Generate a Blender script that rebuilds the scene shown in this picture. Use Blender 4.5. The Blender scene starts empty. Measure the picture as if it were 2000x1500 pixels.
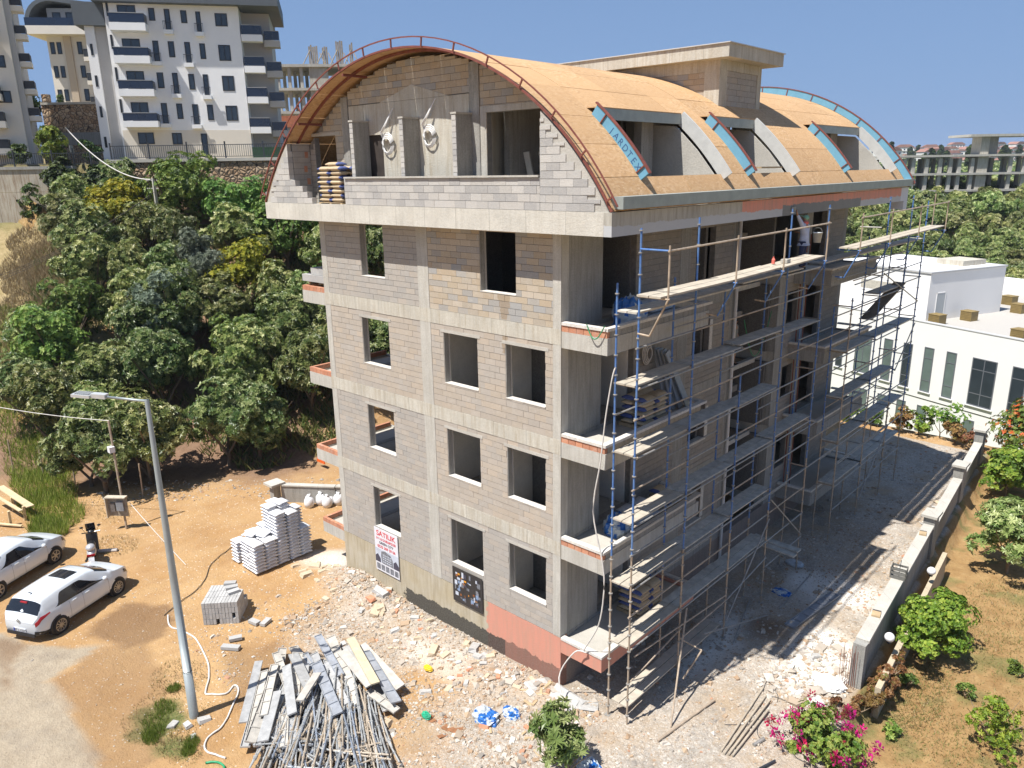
import bpy, bmesh, math, random
from mathutils import Vector, Matrix, noise
R = random.Random(7)
PI = math.pi
scene = bpy.context.scene
COL = scene.collection

# ------------------------------------------------------------------ camera
cam_d = bpy.data.cameras.new('camera')
cam_d.sensor_width = 36.0
cam_d.lens = 1493.4 / 2000 * 36
cam_d.clip_start = 0.1
cam_d.clip_end = 5000
cam = bpy.data.objects.new('camera', cam_d)
COL.objects.link(cam)
CP = Vector((12.0578, -14.9330, 14.1582))
_y, _p, _r = -0.745919, 0.272662, -0.015685
_f = Vector((math.sin(_y) * math.cos(_p), math.cos(_y) * math.cos(_p), -math.sin(_p)))
_rt = Vector((math.cos(_y), -math.sin(_y), 0))
_up = _rt.cross(_f)
_r2 = _rt * math.cos(_r) + _up * math.sin(_r)
_u2 = _up * math.cos(_r) - _rt * math.sin(_r)
cam.matrix_world = Matrix(((_r2.x, _u2.x, -_f.x, CP.x), (_r2.y, _u2.y, -_f.y, CP.y), (_r2.z, _u2.z, -_f.z, CP.z), (0, 0, 0, 1)))
scene.camera = cam

# ------------------------------------------------------------------ sky, sun, exposure
SUNV = Vector((-0.113, -0.49, 1.0)).normalized()
world = bpy.data.worlds.new('World')
scene.world = world
world.use_nodes = True
wn = world.node_tree
wn.nodes.clear()
sky = wn.nodes.new('ShaderNodeTexSky')
sky.sky_type = 'NISHITA'
sky.sun_disc = False
sky.sun_elevation = math.asin(SUNV.z)
sky.sun_rotation = math.atan2(SUNV.x, SUNV.y)
sky.altitude = 60
sky.air_density = 1.0
sky.dust_density = 0.5
sky.ozone_density = 3.5
bg = wn.nodes.new('ShaderNodeBackground')
bg.inputs['Strength'].default_value = 0.06
wo = wn.nodes.new('ShaderNodeOutputWorld')
# pale blue haze of the lower sky
_tc = wn.nodes.new('ShaderNodeTexCoord'); _sx = wn.nodes.new('ShaderNodeSeparateXYZ'); wn.links.new(_tc.outputs['Generated'], _sx.inputs[0])
_mr = wn.nodes.new('ShaderNodeMapRange'); _mr.inputs[1].default_value = 0.0; _mr.inputs[2].default_value = 0.42; _mr.inputs[3].default_value = 0.92; _mr.inputs[4].default_value = 0.45
wn.links.new(_sx.outputs[2], _mr.inputs[0])
_mx = wn.nodes.new('ShaderNodeMix'); _mx.data_type = 'RGBA'; _mx.inputs[7].default_value = (2.45, 4.0, 7.2, 1)
wn.links.new(_mr.outputs[0], _mx.inputs[0]); wn.links.new(sky.outputs[0], _mx.inputs[6]); wn.links.new(_mx.outputs[2], bg.inputs[0])
wn.links.new(bg.outputs[0], wo.inputs[0])
sd = bpy.data.lights.new('sun', 'SUN')
sd.energy = 5.0
sd.angle = math.radians(0.53)
sd.color = (1.0, 0.962, 0.90)
sun = bpy.data.objects.new('sun', sd)
COL.objects.link(sun)
sun.location = (0, 0, 60)
sun.rotation_euler = SUNV.to_track_quat('Z', 'Y').to_euler()
scene.view_settings.view_transform = 'Standard'
scene.view_settings.look = 'None'
scene.view_settings.exposure = 0.66
scene.view_settings.gamma = 1.0
scene.view_settings.use_curve_mapping = False

# ------------------------------------------------------------------ materials
MATS = {}
def _nodes(name):
    m = bpy.data.materials.new(name)
    m.use_nodes = True
    nt = m.node_tree
    b = nt.nodes['Principled BSDF']
    return m, nt, b
def N(nt, t, **kw):
    n = nt.nodes.new(t)
    for k, v in kw.items():
        if k in n.inputs: n.inputs[k].default_value = v
        else: setattr(n, k, v)
    return n
def mixc(nt, fac, a, b, mode='MIX'):
    n = nt.nodes.new('ShaderNodeMix'); n.data_type = 'RGBA'; n.blend_type = mode
    for i, x in ((0, fac), (6, a), (7, b)):
        if isinstance(x, bpy.types.NodeSocket): nt.links.new(x, n.inputs[i])
        elif i == 0: n.inputs[0].default_value = x
        else: n.inputs[i].default_value = (x[0], x[1], x[2], 1)
    return n.outputs[2]
def mth(nt, op, a, b=0.0, c=0.0, clamp=False):
    n = nt.nodes.new('ShaderNodeMath'); n.operation = op; n.use_clamp = clamp
    for i, x in enumerate((a, b, c)):
        if isinstance(x, bpy.types.NodeSocket): nt.links.new(x, n.inputs[i])
        else: n.inputs[i].default_value = x
    return n.outputs[0]
def ramp(nt, fac, stops, interp='LINEAR'):
    n = nt.nodes.new('ShaderNodeValToRGB'); n.color_ramp.interpolation = interp
    e = n.color_ramp.elements
    while len(e) > 1: e.remove(e[-1])
    e[0].position = stops[0][0]; e[0].color = (*stops[0][1], 1)
    for p, c in stops[1:]:
        q = e.new(p); q.color = (*c, 1)
    nt.links.new(fac, n.inputs[0])
    return n.outputs[0]
def pos(nt, sx=1, sy=1, sz=1):
    g = nt.nodes.new('ShaderNodeNewGeometry')
    if (sx, sy, sz) == (1, 1, 1): return g.outputs['Position']
    m = nt.nodes.new('ShaderNodeVectorMath'); m.operation = 'MULTIPLY'
    nt.links.new(g.outputs['Position'], m.inputs[0]); m.inputs[1].default_value = (sx, sy, sz)
    return m.outputs[0]
def objpos(nt, sx=1, sy=1, sz=1):
    g = nt.nodes.new('ShaderNodeTexCoord')
    m = nt.nodes.new('ShaderNodeVectorMath'); m.operation = 'MULTIPLY'
    nt.links.new(g.outputs['Object'], m.inputs[0]); m.inputs[1].default_value = (sx, sy, sz)
    return m.outputs[0]
def nz(nt, vec, scale, detail=4, rough=0.6, lo=0.0, hi=1.0):
    n = nt.nodes.new('ShaderNodeTexNoise'); n.inputs['Scale'].default_value = scale
    n.inputs['Detail'].default_value = detail; n.inputs['Roughness'].default_value = rough
    nt.links.new(vec, n.inputs['Vector'])
    if (lo, hi) == (0.0, 1.0): return n.outputs[0]
    m = nt.nodes.new('ShaderNodeMapRange'); m.inputs[1].default_value = lo; m.inputs[2].default_value = hi
    nt.links.new(n.outputs[0], m.inputs[0]); return m.outputs[0]
def bump(nt, b, h, strength=0.3, dist=0.02):
    n = nt.nodes.new('ShaderNodeBump'); n.inputs['Strength'].default_value = strength; n.inputs['Distance'].default_value = dist
    nt.links.new(h, n.inputs['Height']); nt.links.new(n.outputs[0], b.inputs['Normal'])
def setc(nt, b, c):
    if isinstance(c, bpy.types.NodeSocket): nt.links.new(c, b.inputs['Base Color'])
    else: b.inputs['Base Color'].default_value = (*c, 1)
def mat(name, col, rough=0.7, var=0.25, scale=6.0, bmp=0.0, metal=0.0, col2=None, coord='pos', spec=0.5, rnd=0.0, coat=0.0):
    if name in MATS: return MATS[name]
    m, nt, b = _nodes(name)
    v = pos(nt) if coord == 'pos' else objpos(nt)
    n = nz(nt, v, scale, 5, 0.65, 0.3, 0.7)
    c2 = col2 or tuple(x * (1 - var) for x in col)
    c1 = col if col2 else tuple(min(1, x * (1 + var * 0.5)) for x in col)
    c = mixc(nt, n, c2, c1)
    if rnd:
        oi = nt.nodes.new('ShaderNodeObjectInfo')
        hv = nt.nodes.new('ShaderNodeHueSaturation')
        nt.links.new(mth(nt, 'MULTIPLY_ADD', oi.outputs['Random'], rnd, 1 - rnd / 2), hv.inputs['Value'])
        nt.links.new(c, hv.inputs['Color']); c = hv.outputs[0]
    setc(nt, b, c)
    b.inputs['Roughness'].default_value = rough; b.inputs['Metallic'].default_value = metal
    b.inputs['Specular IOR Level'].default_value = spec
    b.inputs['Coat Weight'].default_value = coat
    if bmp: bump(nt, b, nz(nt, v, scale * 4, 5), bmp)
    MATS[name] = m
    return m
def mat_concrete(name, base, streak=0.5, warm=None, lines=True):
    if name in MATS: return MATS[name]
    m, nt, b = _nodes(name)
    n1 = nz(nt, pos(nt), 1.1, 6, 0.65, 0.3, 0.7)
    n2 = nz(nt, pos(nt, 9, 9, 0.9), 1.0, 4, 0.6, 0.42, 0.72)
    n3 = nz(nt, pos(nt), 26, 3, 0.6, 0.3, 0.7)
    c = mixc(nt, n1, tuple(x * 0.78 for x in base), tuple(x * 1.08 for x in base))
    c = mixc(nt, mth(nt, 'MULTIPLY', n2, streak), c, warm or tuple(x * 0.62 for x in base))
    c = mixc(nt, 0.22, c, mixc(nt, n3, (0.25, 0.25, 0.24), (0.62, 0.6, 0.56)))
    if lines:   # formwork board joints
        g = nt.nodes.new('ShaderNodeSeparateXYZ'); nt.links.new(pos(nt), g.inputs[0])
        s = mth(nt, 'ADD', g.outputs[0], g.outputs[1])
        l = mth(nt, 'LESS_THAN', mth(nt, 'FRACT', mth(nt, 'MULTIPLY', s, 0.8)), 0.018)
        c = mixc(nt, mth(nt, 'MULTIPLY', l, 0.35), c, (0.12, 0.115, 0.1))
    setc(nt, b, c); b.inputs['Roughness'].default_value = 0.92
    b.inputs['Specular IOR Level'].default_value = 0.25
    bump(nt, b, mth(nt, 'ADD', n3, nz(nt, pos(nt), 90, 3)), 0.35, 0.012)
    MATS[name] = m
    return m
def mat_block(name, cols, dirt=0.25):
    """masonry blocks: colour picked per block from the attribute 'tone' plus the object's random"""
    if name in MATS: return MATS[name]
    m, nt, b = _nodes(name)
    at = nt.nodes.new('ShaderNodeAttribute'); at.attribute_name = 'tone'
    oi = nt.nodes.new('ShaderNodeObjectInfo')
    r = mth(nt, 'FRACT', mth(nt, 'ADD', at.outputs['Fac'], oi.outputs['Random']))
    st = [(i / len(cols), c) for i, c in enumerate(cols)]
    c = ramp(nt, r, st, 'CONSTANT')
    r2 = mth(nt, 'FRACT', mth(nt, 'MULTIPLY', r, 37.7))
    c = mixc(nt, mth(nt, 'MULTIPLY', r2, 0.3), c, tuple(0.6 * x for x in cols[0]))
    n1 = nz(nt, pos(nt), 0.8, 5, 0.7, 0.35, 0.7)
    c = mixc(nt, mth(nt, 'MULTIPLY', n1, dirt), c, (0.36, 0.30, 0.24))
    c = mixc(nt, mth(nt, 'MULTIPLY', nz(nt, pos(nt), 5.0, 5, 0.75, 0.52, 0.72), 0.35), c, (0.56, 0.53, 0.48))
    if name in ('block_tan', 'block_pink'):      # rusty water stain under the sill
        g = nt.nodes.new('ShaderNodeSeparateXYZ'); nt.links.new(pos(nt), g.inputs[0])
        dx = mth(nt, 'ABSOLUTE', mth(nt, 'ADD', g.outputs[0], mth(nt, 'MULTIPLY_ADD', nz(nt, pos(nt), 6, 3), 0.25, 1.86)))
        wdt = mth(nt, 'MULTIPLY_ADD', mth(nt, 'SUBTRACT', g.outputs[2], 10.2), 0.22, 0.09) if name == 'block_tan' else 0.09
        zr = (10.25, 10.96) if name == 'block_tan' else (9.3, 9.85)
        mk = mth(nt, 'MULTIPLY', mth(nt, 'LESS_THAN', dx, wdt), mth(nt, 'MULTIPLY', mth(nt, 'GREATER_THAN', g.outputs[2], zr[0]), mth(nt, 'LESS_THAN', g.outputs[2], zr[1])))
        c = mixc(nt, mth(nt, 'MULTIPLY', mk, 0.6), c, (0.26, 0.17, 0.08))
    n2 = nz(nt, pos(nt), 45, 3, 0.7, 0.3, 0.7)
    c = mixc(nt, 0.16, c, mixc(nt, n2, (0.1, 0.1, 0.1), (0.7, 0.66, 0.6)))
    setc(nt, b, c); b.inputs['Roughness'].default_value = 0.95
    b.inputs['Specular IOR Level'].default_value = 0.2
    bump(nt, b, n2, 0.4, 0.01)
    MATS[name] = m
    return m
def mat_leaf(name, cols, rough=0.5, trans=0.25, spec=0.35):
    if name in MATS: return MATS[name]
    m, nt, b = _nodes(name)
    at = nt.nodes.new('ShaderNodeAttribute'); at.attribute_name = 'tone'
    oi = nt.nodes.new('ShaderNodeObjectInfo')
    st = [(i / (len(cols) - 1), c) for i, c in enumerate(cols)]
    c = ramp(nt, at.outputs['Fac'], st)
    hs = nt.nodes.new('ShaderNodeHueSaturation')
    nt.links.new(c, hs.inputs['Color'])
    nt.links.new(mth(nt, 'MULTIPLY_ADD', oi.outputs['Random'], 0.05, 0.475), hs.inputs['Hue'])
    nt.links.new(mth(nt, 'MULTIPLY_ADD', mth(nt, 'FRACT', mth(nt, 'MULTIPLY', oi.outputs['Random'], 7.3)), 0.6, 0.7), hs.inputs['Value'])
    setc(nt, b, hs.outputs[0])
    b.inputs['Roughness'].default_value = rough
    b.inputs['Specular IOR Level'].default_value = spec
    tr = nt.nodes.new('ShaderNodeBsdfTranslucent'); nt.links.new(hs.outputs[0], tr.inputs[0])
    mx = nt.nodes.new('ShaderNodeMixShader'); mx.inputs[0].default_value = trans
    out = nt.nodes['Material Output']
    nt.links.new(b.outputs[0], mx.inputs[1]); nt.links.new(tr.outputs[0], mx.inputs[2]); nt.links.new(mx.outputs[0], out.inputs[0])
    MATS[name] = m
    return m
def mat_glass_dark(name, col=(0.02, 0.03, 0.04), rough=0.06):
    if name in MATS: return MATS[name]
    m, nt, b = _nodes(name)
    setc(nt, b, mixc(nt, nz(nt, pos(nt), 0.9, 2), col, tuple(x * 2.2 for x in col)))
    b.inputs['Roughness'].default_value = rough; b.inputs['Specular IOR Level'].default_value = 0.8
    MATS[name] = m
    return m

# ------------------------------------------------------------------ mesh builder and object helpers
class MB:
    def __init__(s, M=None):
        s.v = []; s.f = []; s.m = []; s.t = []; s.M = M
    def add(s, vs, fs, m=0, t=0.0):
        o = len(s.v)
        if s.M is not None: vs = [s.M @ Vector(v) for v in vs]
        s.v += [tuple(v) for v in vs]
        for f in fs:
            s.f.append(tuple(i + o for i in f)); s.m.append(m); s.t.append(t)
    def box(s, x0, y0, z0, x1, y1, z1, m=0, t=0.0):
        vs = [(x0, y0, z0), (x1, y0, z0), (x1, y1, z0), (x0, y1, z0), (x0, y0, z1), (x1, y0, z1), (x1, y1, z1), (x0, y1, z1)]
        s.add(vs, [(0, 3, 2, 1), (4, 5, 6, 7), (0, 1, 5, 4), (1, 2, 6, 5), (2, 3, 7, 6), (3, 0, 4, 7)], m, t)
    def obox(s, M, sx, sy, sz, m=0, t=0.0):
        vs = [M @ Vector((x * sx / 2, y * sy / 2, z * sz / 2)) for z in (-1, 1) for x, y in ((-1, -1), (1, -1), (1, 1), (-1, 1))]
        s.add(vs, [(0, 3, 2, 1), (4, 5, 6, 7), (0, 1, 5, 4), (1, 2, 6, 5), (2, 3, 7, 6), (3, 0, 4, 7)], m, t)
    def beam(s, a, b, w, h, m=0, t=0.0, up=(0, 0, 1)):
        a, b = Vector(a), Vector(b); d = b - a; L = d.length; d.normalize()
        sd_ = d.cross(Vector(up));
        if sd_.length < 1e-4: sd_ = d.cross(Vector((1, 0, 0)))
        sd_.normalize(); u = sd_.cross(d)
        M = Matrix((( d.x, sd_.x, u.x, (a.x + b.x) / 2), (d.y, sd_.y, u.y, (a.y + b.y) / 2), (d.z, sd_.z, u.z, (a.z + b.z) / 2), (0, 0, 0, 1)))
        s.obox(M, L, w, h, m, t)
    def tube(s, pts, r, n=6, m=0, t=0.0, cap=True):
        pts = [Vector(p) for p in pts]; rings = []
        rr = r if isinstance(r, (list, tuple)) else [r] * len(pts)
        vs = []
        for i, p in enumerate(pts):
            d = (pts[min(i + 1, len(pts) - 1)] - pts[max(i - 1, 0)]).normalized()
            a = d.cross(Vector((0, 0, 1)))
            if a.length < 0.05: a = d.cross(Vector((1, 0, 0)))
            a.normalize(); b = d.cross(a)
            for k in range(n):
                q = 2 * PI * k / n
                vs.append(p + (a * math.cos(q) + b * math.sin(q)) * rr[i])
        fs = []
        for i in range(len(pts) - 1):
            for k in range(n):
                fs.append((i * n + k, i * n + (k + 1) % n, (i + 1) * n + (k + 1) % n, (i + 1) * n + k))
        if cap:
            fs.append(tuple(range(n))); fs.append(tuple((len(pts) - 1) * n + k for k in range(n))[::-1])
        s.add(vs, fs, m, t)
    def lathe(s, prof, c=(0, 0, 0), n=12, m=0, t=0.0):
        vs = []; fs = []
        for r, z in prof:
            for k in range(n):
                q = 2 * PI * k / n; vs.append((c[0] + r * math.cos(q), c[1] + r * math.sin(q), c[2] + z))
        for i in range(len(prof) - 1):
            for k in range(n): fs.append((i * n + k, i * n + (k + 1) % n, (i + 1) * n + (k + 1) % n, (i + 1) * n + k))
        s.add(vs, fs, m, t)
    def prism(s, poly, axis, a, b, m=0, t=0.0):
        """poly of 2-D points extruded along axis ('x','y','z') from a to b"""
        def P(p, q): return {'x': (q, p[0], p[1]), 'y': (p[0], q, p[1]), 'z': (p[0], p[1], q)}[axis]
        n = len(poly); vs = [P(p, a) for p in poly] + [P(p, b) for p in poly]
        fs = [tuple(range(n))[::-1], tuple(range(n, 2 * n))] + [(i, (i + 1) % n, n + (i + 1) % n, n + i) for i in range(n)]
        s.add(vs, fs, m, t)
    def mesh(s, name, mats, smooth=False, tone=False):
        me = bpy.data.meshes.new(name); me.from_pydata(s.v, [], s.f)
        for m in (mats if isinstance(mats, (list, tuple)) else [mats]): me.materials.append(m)
        me.polygons.foreach_set('material_index', s.m)
        if smooth: me.polygons.foreach_set('use_smooth', [True] * len(s.f))
        if tone:
            a = me.attributes.new('tone', 'FLOAT', 'FACE'); a.data.foreach_set('value', s.t)
        me.update(); return me
    def build(s, name, mats, parent=None, smooth=False, tone=False):
        return link(name, s.mesh(name, mats, smooth, tone), parent)
def link(name, me, parent=None, loc=None, rot=None, scl=None, M=None):
    o = bpy.data.objects.new(name, me); COL.objects.link(o)
    if parent is not None: o.parent = parent
    if M is not None: o.matrix_basis = M
    if loc is not None: o.location = loc
    if rot is not None: o.rotation_euler = rot
    if scl is not None: o.scale = scl
    return o
def tag(o, label=None, cat=None, group=None, kind=None):
    if label: o['label'] = label
    if cat: o['category'] = cat
    if group: o['group'] = group
    if kind: o['kind'] = kind
    return o
def thing(name, label, cat, loc=(0, 0, 0), rz=0, group=None):
    o = bpy.data.objects.new(name, None); COL.objects.link(o); o.empty_display_size = 0.3
    o.location = loc; o.rotation_euler = (0, 0, rz)
    return tag(o, label, cat, group)
def copy_tree(o, parent=None):
    c = o.copy(); COL.objects.link(c); c.parent = parent
    for ch in list(o.children): copy_tree(ch, c)
    return c
def sst(a, b, x):
    t = max(0, min(1, (x - a) / (b - a))); return t * t * (3 - 2 * t)
def lerp(a, b, t): return a + (b - a) * t
def fbm(x, y, z=0, o=4):
    return noise.fractal((x, y, z), 1.0, 2.0, o)
FW = Vector((math.sin(_y), math.cos(_y), 0)); RT = Vector((FW.y, -FW.x, 0))
def rd(r, d, z=0.0):
    """a place r metres right of and d metres beyond the viewpoint's plan position"""
    p = CP + RT * r + FW * d; return Vector((p.x, p.y, z))

# ================================================================== GROUND
def wall_x(y): return 6.32 - (y - 6.4) * 0.0745
def hgt(x, y):
    dx, dy = x - CP.x, y - CP.y
    r = dx * RT.x + dy * RT.y; d = dx * FW.x + dy * FW.y
    z = -0.5
    ml = 1 - sst(-11, -4, r)
    if ml > 0:
        hill = max(0.0, d - 37.5) * 0.5
        hill = min(hill, 11.6) if d < 61.0 else lerp(11.6, 15.2, sst(61.0, 61.6, d))
        if d > 95: hill += (d - 95) * 0.03
        hill += 0.35 * fbm(x * 0.15, y * 0.15, 3) * sst(37, 42, d) * (1 - sst(58, 61, d))
        z = lerp(z, -0.5 + hill if d < 61 else hill, ml)
    if r > -9:
        low = -6.4
        if d > 74: low = lerp(-6.4, 6.5, sst(74, 130, d))
        if d > 130: low = 6.5 + (d - 130) * 0.012
        if d > 600: low += 8 * sst(480, 950, d) - 50 * sst(1000, 1600, d)
        z = lerp(z, low, (1 - ml) * sst(30.6, 37.0, y) if y < 60 else (1 - ml))
    if y < 29.2:
        g = sst(0.25, 0.6, x - wall_x(y)) * sst(-1, 3, y + max(0, x - 8) * 3)
        z = lerp(z, -1.15, g)
    # rubble heaped along the foot of the building
    if -13 < x < 2.6 and -4 < y < 1.2:
        z += 0.34 * math.exp(-((x + 9.2) / 1.7) ** 2 - ((y + 0.5) / 1.1) ** 2)
        z += 0.16 * math.exp(-((y + 0.6) / 0.9) ** 2) * sst(-11, -9, x) * (1 - sst(0.3, 1.4, x))
    if d < 40 and y < 33:
        z += 0.05 * fbm(x * 0.9, y * 0.9, 1) + 0.02 * fbm(x * 4, y * 4, 5)
    return z
def axis_lines(lo, hi, a, b, fine):
    out = [a + i * fine for i in range(int(round((b - a) / fine)) + 1)]
    s = fine; v = a
    while v > lo: s *= 1.12; v -= s; out.insert(0, v)
    s = fine; v = b
    while v < hi: s *= 1.12; v += s; out.append(v)
    return out
XL = axis_lines(-2500, 1500, -24, 12, 0.2)
YL = axis_lines(-400, 3000, -13, 32, 0.22)
def seg_d(px, py, ax, ay, bx, by):
    t = max(0, min(1, ((px - ax) * (bx - ax) + (py - ay) * (by - ay)) / ((bx - ax) ** 2 + (by - ay) ** 2 + 1e-9)))
    return math.hypot(px - ax - t * (bx - ax), py - ay - t * (by - ay))
def pdist(x, y, P):
    """signed distance to polygon, negative inside"""
    ins = False; dm = 1e9; n = len(P)
    for i in range(n):
        x0, y0 = P[i]; x1, y1 = P[(i + 1) % n]
        if (y0 > y) != (y1 > y) and x < (x1 - x0) * (y - y0) / (y1 - y0) + x0: ins = not ins
        dm = min(dm, seg_d(x, y, x0, y0, x1, y1))
    return -dm if ins else dm
P_ROAD = [(-20.28, -13.55), (-15.75, -10.18), (-14.25, -9.7), (-13.36, -8.92), (-12.6, -8.1), (-12.16, -8.87), (-11.78, -9.86), (-9.94, -9.91), (-8.7, -10.06), (-6.94, -10.24), (-4.62, -10.34), (-9.78, -14.92)]
P_MUD = [(-12.6, -8.1), (-11.34, -7.14), (-9.08, -7.49), (-7.42, -8.66), (-5.79, -9.22), (-3.98, -9.77), (-4.62, -10.34), (-6.94, -10.24), (-8.7, -10.06), (-9.94, -9.91), (-11.78, -9.86), (-12.16, -8.87)]
P_WET = [(-14.62, -6.48), (-13.31, -5.78), (-12.01, -5.91), (-11.44, -6.6), (-11.67, -7.65), (-12.5, -7.9), (-13.51, -8.4), (-14.08, -7.72)]
P_WET2 = [(-15.25, -10.31), (-14.38, -9.81), (-13.53, -10.41), (-12.31, -10.81), (-12.41, -11.05)]
def build_ground():
    vs = [(x, y, hgt(x, y)) for y in YL for x in XL]
    nx, ny = len(XL), len(YL)
    fs = [(j * nx + i, j * nx + i + 1, (j + 1) * nx + i + 1, (j + 1) * nx + i) for j in range(ny - 1) for i in range(nx - 1)]
    me = bpy.data.meshes.new('ground'); me.from_pydata(vs, [], fs)
    za = me.attributes.new('zone_a', 'FLOAT_COLOR', 'POINT'); zb = me.attributes.new('zone_b', 'FLOAT_COLOR', 'POINT')
    A = []; B = []
    for x, y, z in vs:
        dx, dy = x - CP.x, y - CP.y
        r = dx * RT.x + dy * RT.y; d = dx * FW.x + dy * FW.y
        n = fbm(x * 0.35, y * 0.35, 9, 4); n2 = fbm(x * 1.3, y * 1.3, 4, 3)
        near = d < 60 and y < 33
        lowl = x < -6 and y < -5
        road = (1 - sst(-0.06, 0.08, pdist(x, y, P_ROAD) + 0.16 * n + 0.08 * n2)) if lowl else 0
        rub = max(0.8 - 0.8 * sst(0.6, 2.8, seg_d(x, y, -10, 0.3, 0.5, 0.3) + 0.9 * n), 0)
        rub = max(rub, sst(-4.5, 0.5, x + 1.5 * n + 0.4 * min(0, y + 3)))
        rub = max(rub, 0.75 * (1 - sst(1.5, 3.2, math.hypot(x + 6.5, y + 2.2) + n)))
        if x > wall_x(y) + 0.2 or d > 60: rub = 0
        if y > 29.4 + 0.4 * n: rub = 0
        if r < -9 and y > 4: rub = 0
        garden = sst(0.1, 0.5, x - wall_x(y)) if y < 32 else 0
        gr = 0
        if garden: gr = sst(0.1, 0.5, fbm(x * 0.5, y * 0.5, 22, 4) + 0.12 + 0.5 * n2) * 0.6
        orch = sst(34, 37, d + 1.2 * n) * (1 - sst(-12, -8, r)) if d < 66 else 0
        # green verge on the far left, meadow by the path
        if r < -24 and d < 37: gr = max(gr, sst(-1.0, 0.6, (-r - 27.5) * 0.6 + 1.5 * n) * (1 - sst(-23.0, -21.5, x)))
        gr = max(gr, (1 - sst(0.5, 1.1, math.hypot(x + 7.6, (y + 8.5)) + 0.4 * n2)) * 0.9, (1 - sst(0.3, 0.8, math.hypot(x + 6.2, (y + 8.6)) + 0.4 * n2)) * 0.8)
        if d >= 60: gr = max(gr, 0.6)
        if y > 33 and r > -9: gr = 1.0
        dry = 0
        if r < -0.53 * d and 41 < d < 61: dry = 1.0
        wet = 0.92 * (1 - sst(-0.1, 0.15, pdist(x, y, P_WET) + 0.25 * n + 0.1 * n2)) if lowl else 0
        if lowl: wet = max(wet, 0.5 * (1 - sst(-0.15, 0.2, pdist(x, y, P_MUD) + 0.3 * n + 0.15 * n2)), 0.75 * (1 - sst(-0.1, 0.2, pdist(x, y, P_WET2) + 0.3 * n)))
        pass
        wet = max(wet, 0.6 * (1 - sst(0.6, 1.2, math.hypot((x + 7.3) / 1.7, (y + 5.4) / 1.0) + 0.9 * n + 0.4 * n2)))
        wet = max(wet, 0.95 * (1 - sst(0.4, 1.2, math.hypot((x - 3.1) / 0.9, (y - 6.8) / 0.9) + 0.5 * n)))
        if x > wall_x(y): wet = 0
        wh = 0.35 * (1 - sst(0.4, 1.3, math.hypot((x + 3.2) / 1.5, (y + 1.4) / 0.6) + 0.9 * n))
        wh = max(wh, 1 - sst(0.5, 1.4, math.hypot((x - 5.0) / 0.9, (y - 6.3) / 1.6) + 0.7 * n))
        wh = max(wh, 0.9 * (1 - sst(0.4, 1.4, math.hypot((x - 3.9) / 1.6, (y - 10.8) / 1.3) + 0.7 * n)))
        wh = max(wh, 0.8 * (1 - sst(0.4, 1.4, math.hypot((x - 2.2) / 0.8, (y - 5.6) / 2.2) + 0.7 * n)))
        wh = max(wh, 0.7 * (1 - sst(0.4, 1.4, math.hypot((x + 11.8) / 1.2, (y + 0.2) / 0.8) + 0.7 * n)))
        if x > wall_x(y): wh = 0
        A += [road, rub, gr, 1.0]; B += [orch, wet, wh, 1.0]
        B[-1] = 1.0; A[-1] = 1.0
        if dry: B[-4] = -1 * dry
        if garden: B[-4] = -0.001 - 0.5 * garden if not dry else B[-4]
    za.data.foreach_set('color', A); zb.data.foreach_set('color', B)
    me.polygons.foreach_set('use_smooth', [True] * len(fs))
    m, nt, b = _nodes('ground_soil')
    a1 = nt.nodes.new('ShaderNodeAttribute'); a1.attribute_name = 'zone_a'
    a2 = nt.nodes.new('ShaderNodeAttribute'); a2.attribute_name = 'zone_b'
    s1 = nt.nodes.new('ShaderNodeSeparateColor'); nt.links.new(a1.outputs['Color'], s1.inputs[0])
    s2 = nt.nodes.new('ShaderNodeSeparateColor'); nt.links.new(a2.outputs['Color'], s2.inputs[0])
    p = pos(nt)
    big = nz(nt, p, 0.35, 6, 0.6, 0.3, 0.7); mid = nz(nt, p, 2.3, 6, 0.7, 0.3, 0.7); fine = nz(nt, p, 14, 5, 0.75, 0.3, 0.7); grit = nz(nt, p, 55, 3, 0.7, 0.35, 0.65)
    soil = mixc(nt, big, (0.38, 0.215, 0.085), (0.55, 0.365, 0.18))
    soil = mixc(nt, mth(nt, 'MULTIPLY', mid, 0.5), soil, (0.46, 0.32, 0.19)); soil = mixc(nt, mth(nt, 'MULTIPLY', nz(nt, pos(nt, 1.2, 0.35, 1), 1.6, 5, 0.7, 0.45, 0.75), 0.45), soil, (0.33, 0.18, 0.085))
    soil = mixc(nt, mth(nt, 'MULTIPLY', fine, 0.25), soil, (0.25, 0.13, 0.05))
    vor = nt.nodes.new('ShaderNodeTexVoronoi'); vor.inputs['Scale'].default_value = 16; nt.links.new(p, vor.inputs['Vector'])
    vor2 = nt.nodes.new('ShaderNodeTexVoronoi'); vor2.inputs['Scale'].default_value = 38; nt.links.new(p, vor2.inputs['Vector'])
    sv = nt.nodes.new('ShaderNodeSeparateColor'); nt.links.new(vor.outputs['Color'], sv.inputs[0])
    sv2 = nt.nodes.new('ShaderNodeSeparateColor'); nt.links.new(vor2.outputs['Color'], sv2.inputs[0])
    chips = ramp(nt, sv.outputs[0], [(0, (0.38, 0.31, 0.24)), (0.25, (0.50, 0.43, 0.35)), (0.5, (0.40, 0.29, 0.19)), (0.7, (0.29, 0.24, 0.20)), (0.88, (0.62, 0.57, 0.50))], 'CONSTANT')
    chips2 = ramp(nt, sv2.outputs[0], [(0, (0.40, 0.35, 0.28)), (0.3, (0.56, 0.50, 0.43)), (0.6, (0.36, 0.30, 0.24)), (0.8, (0.66, 0.62, 0.57))], 'CONSTANT')
    rubc = mixc(nt, 0.5, chips, chips2)
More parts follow.
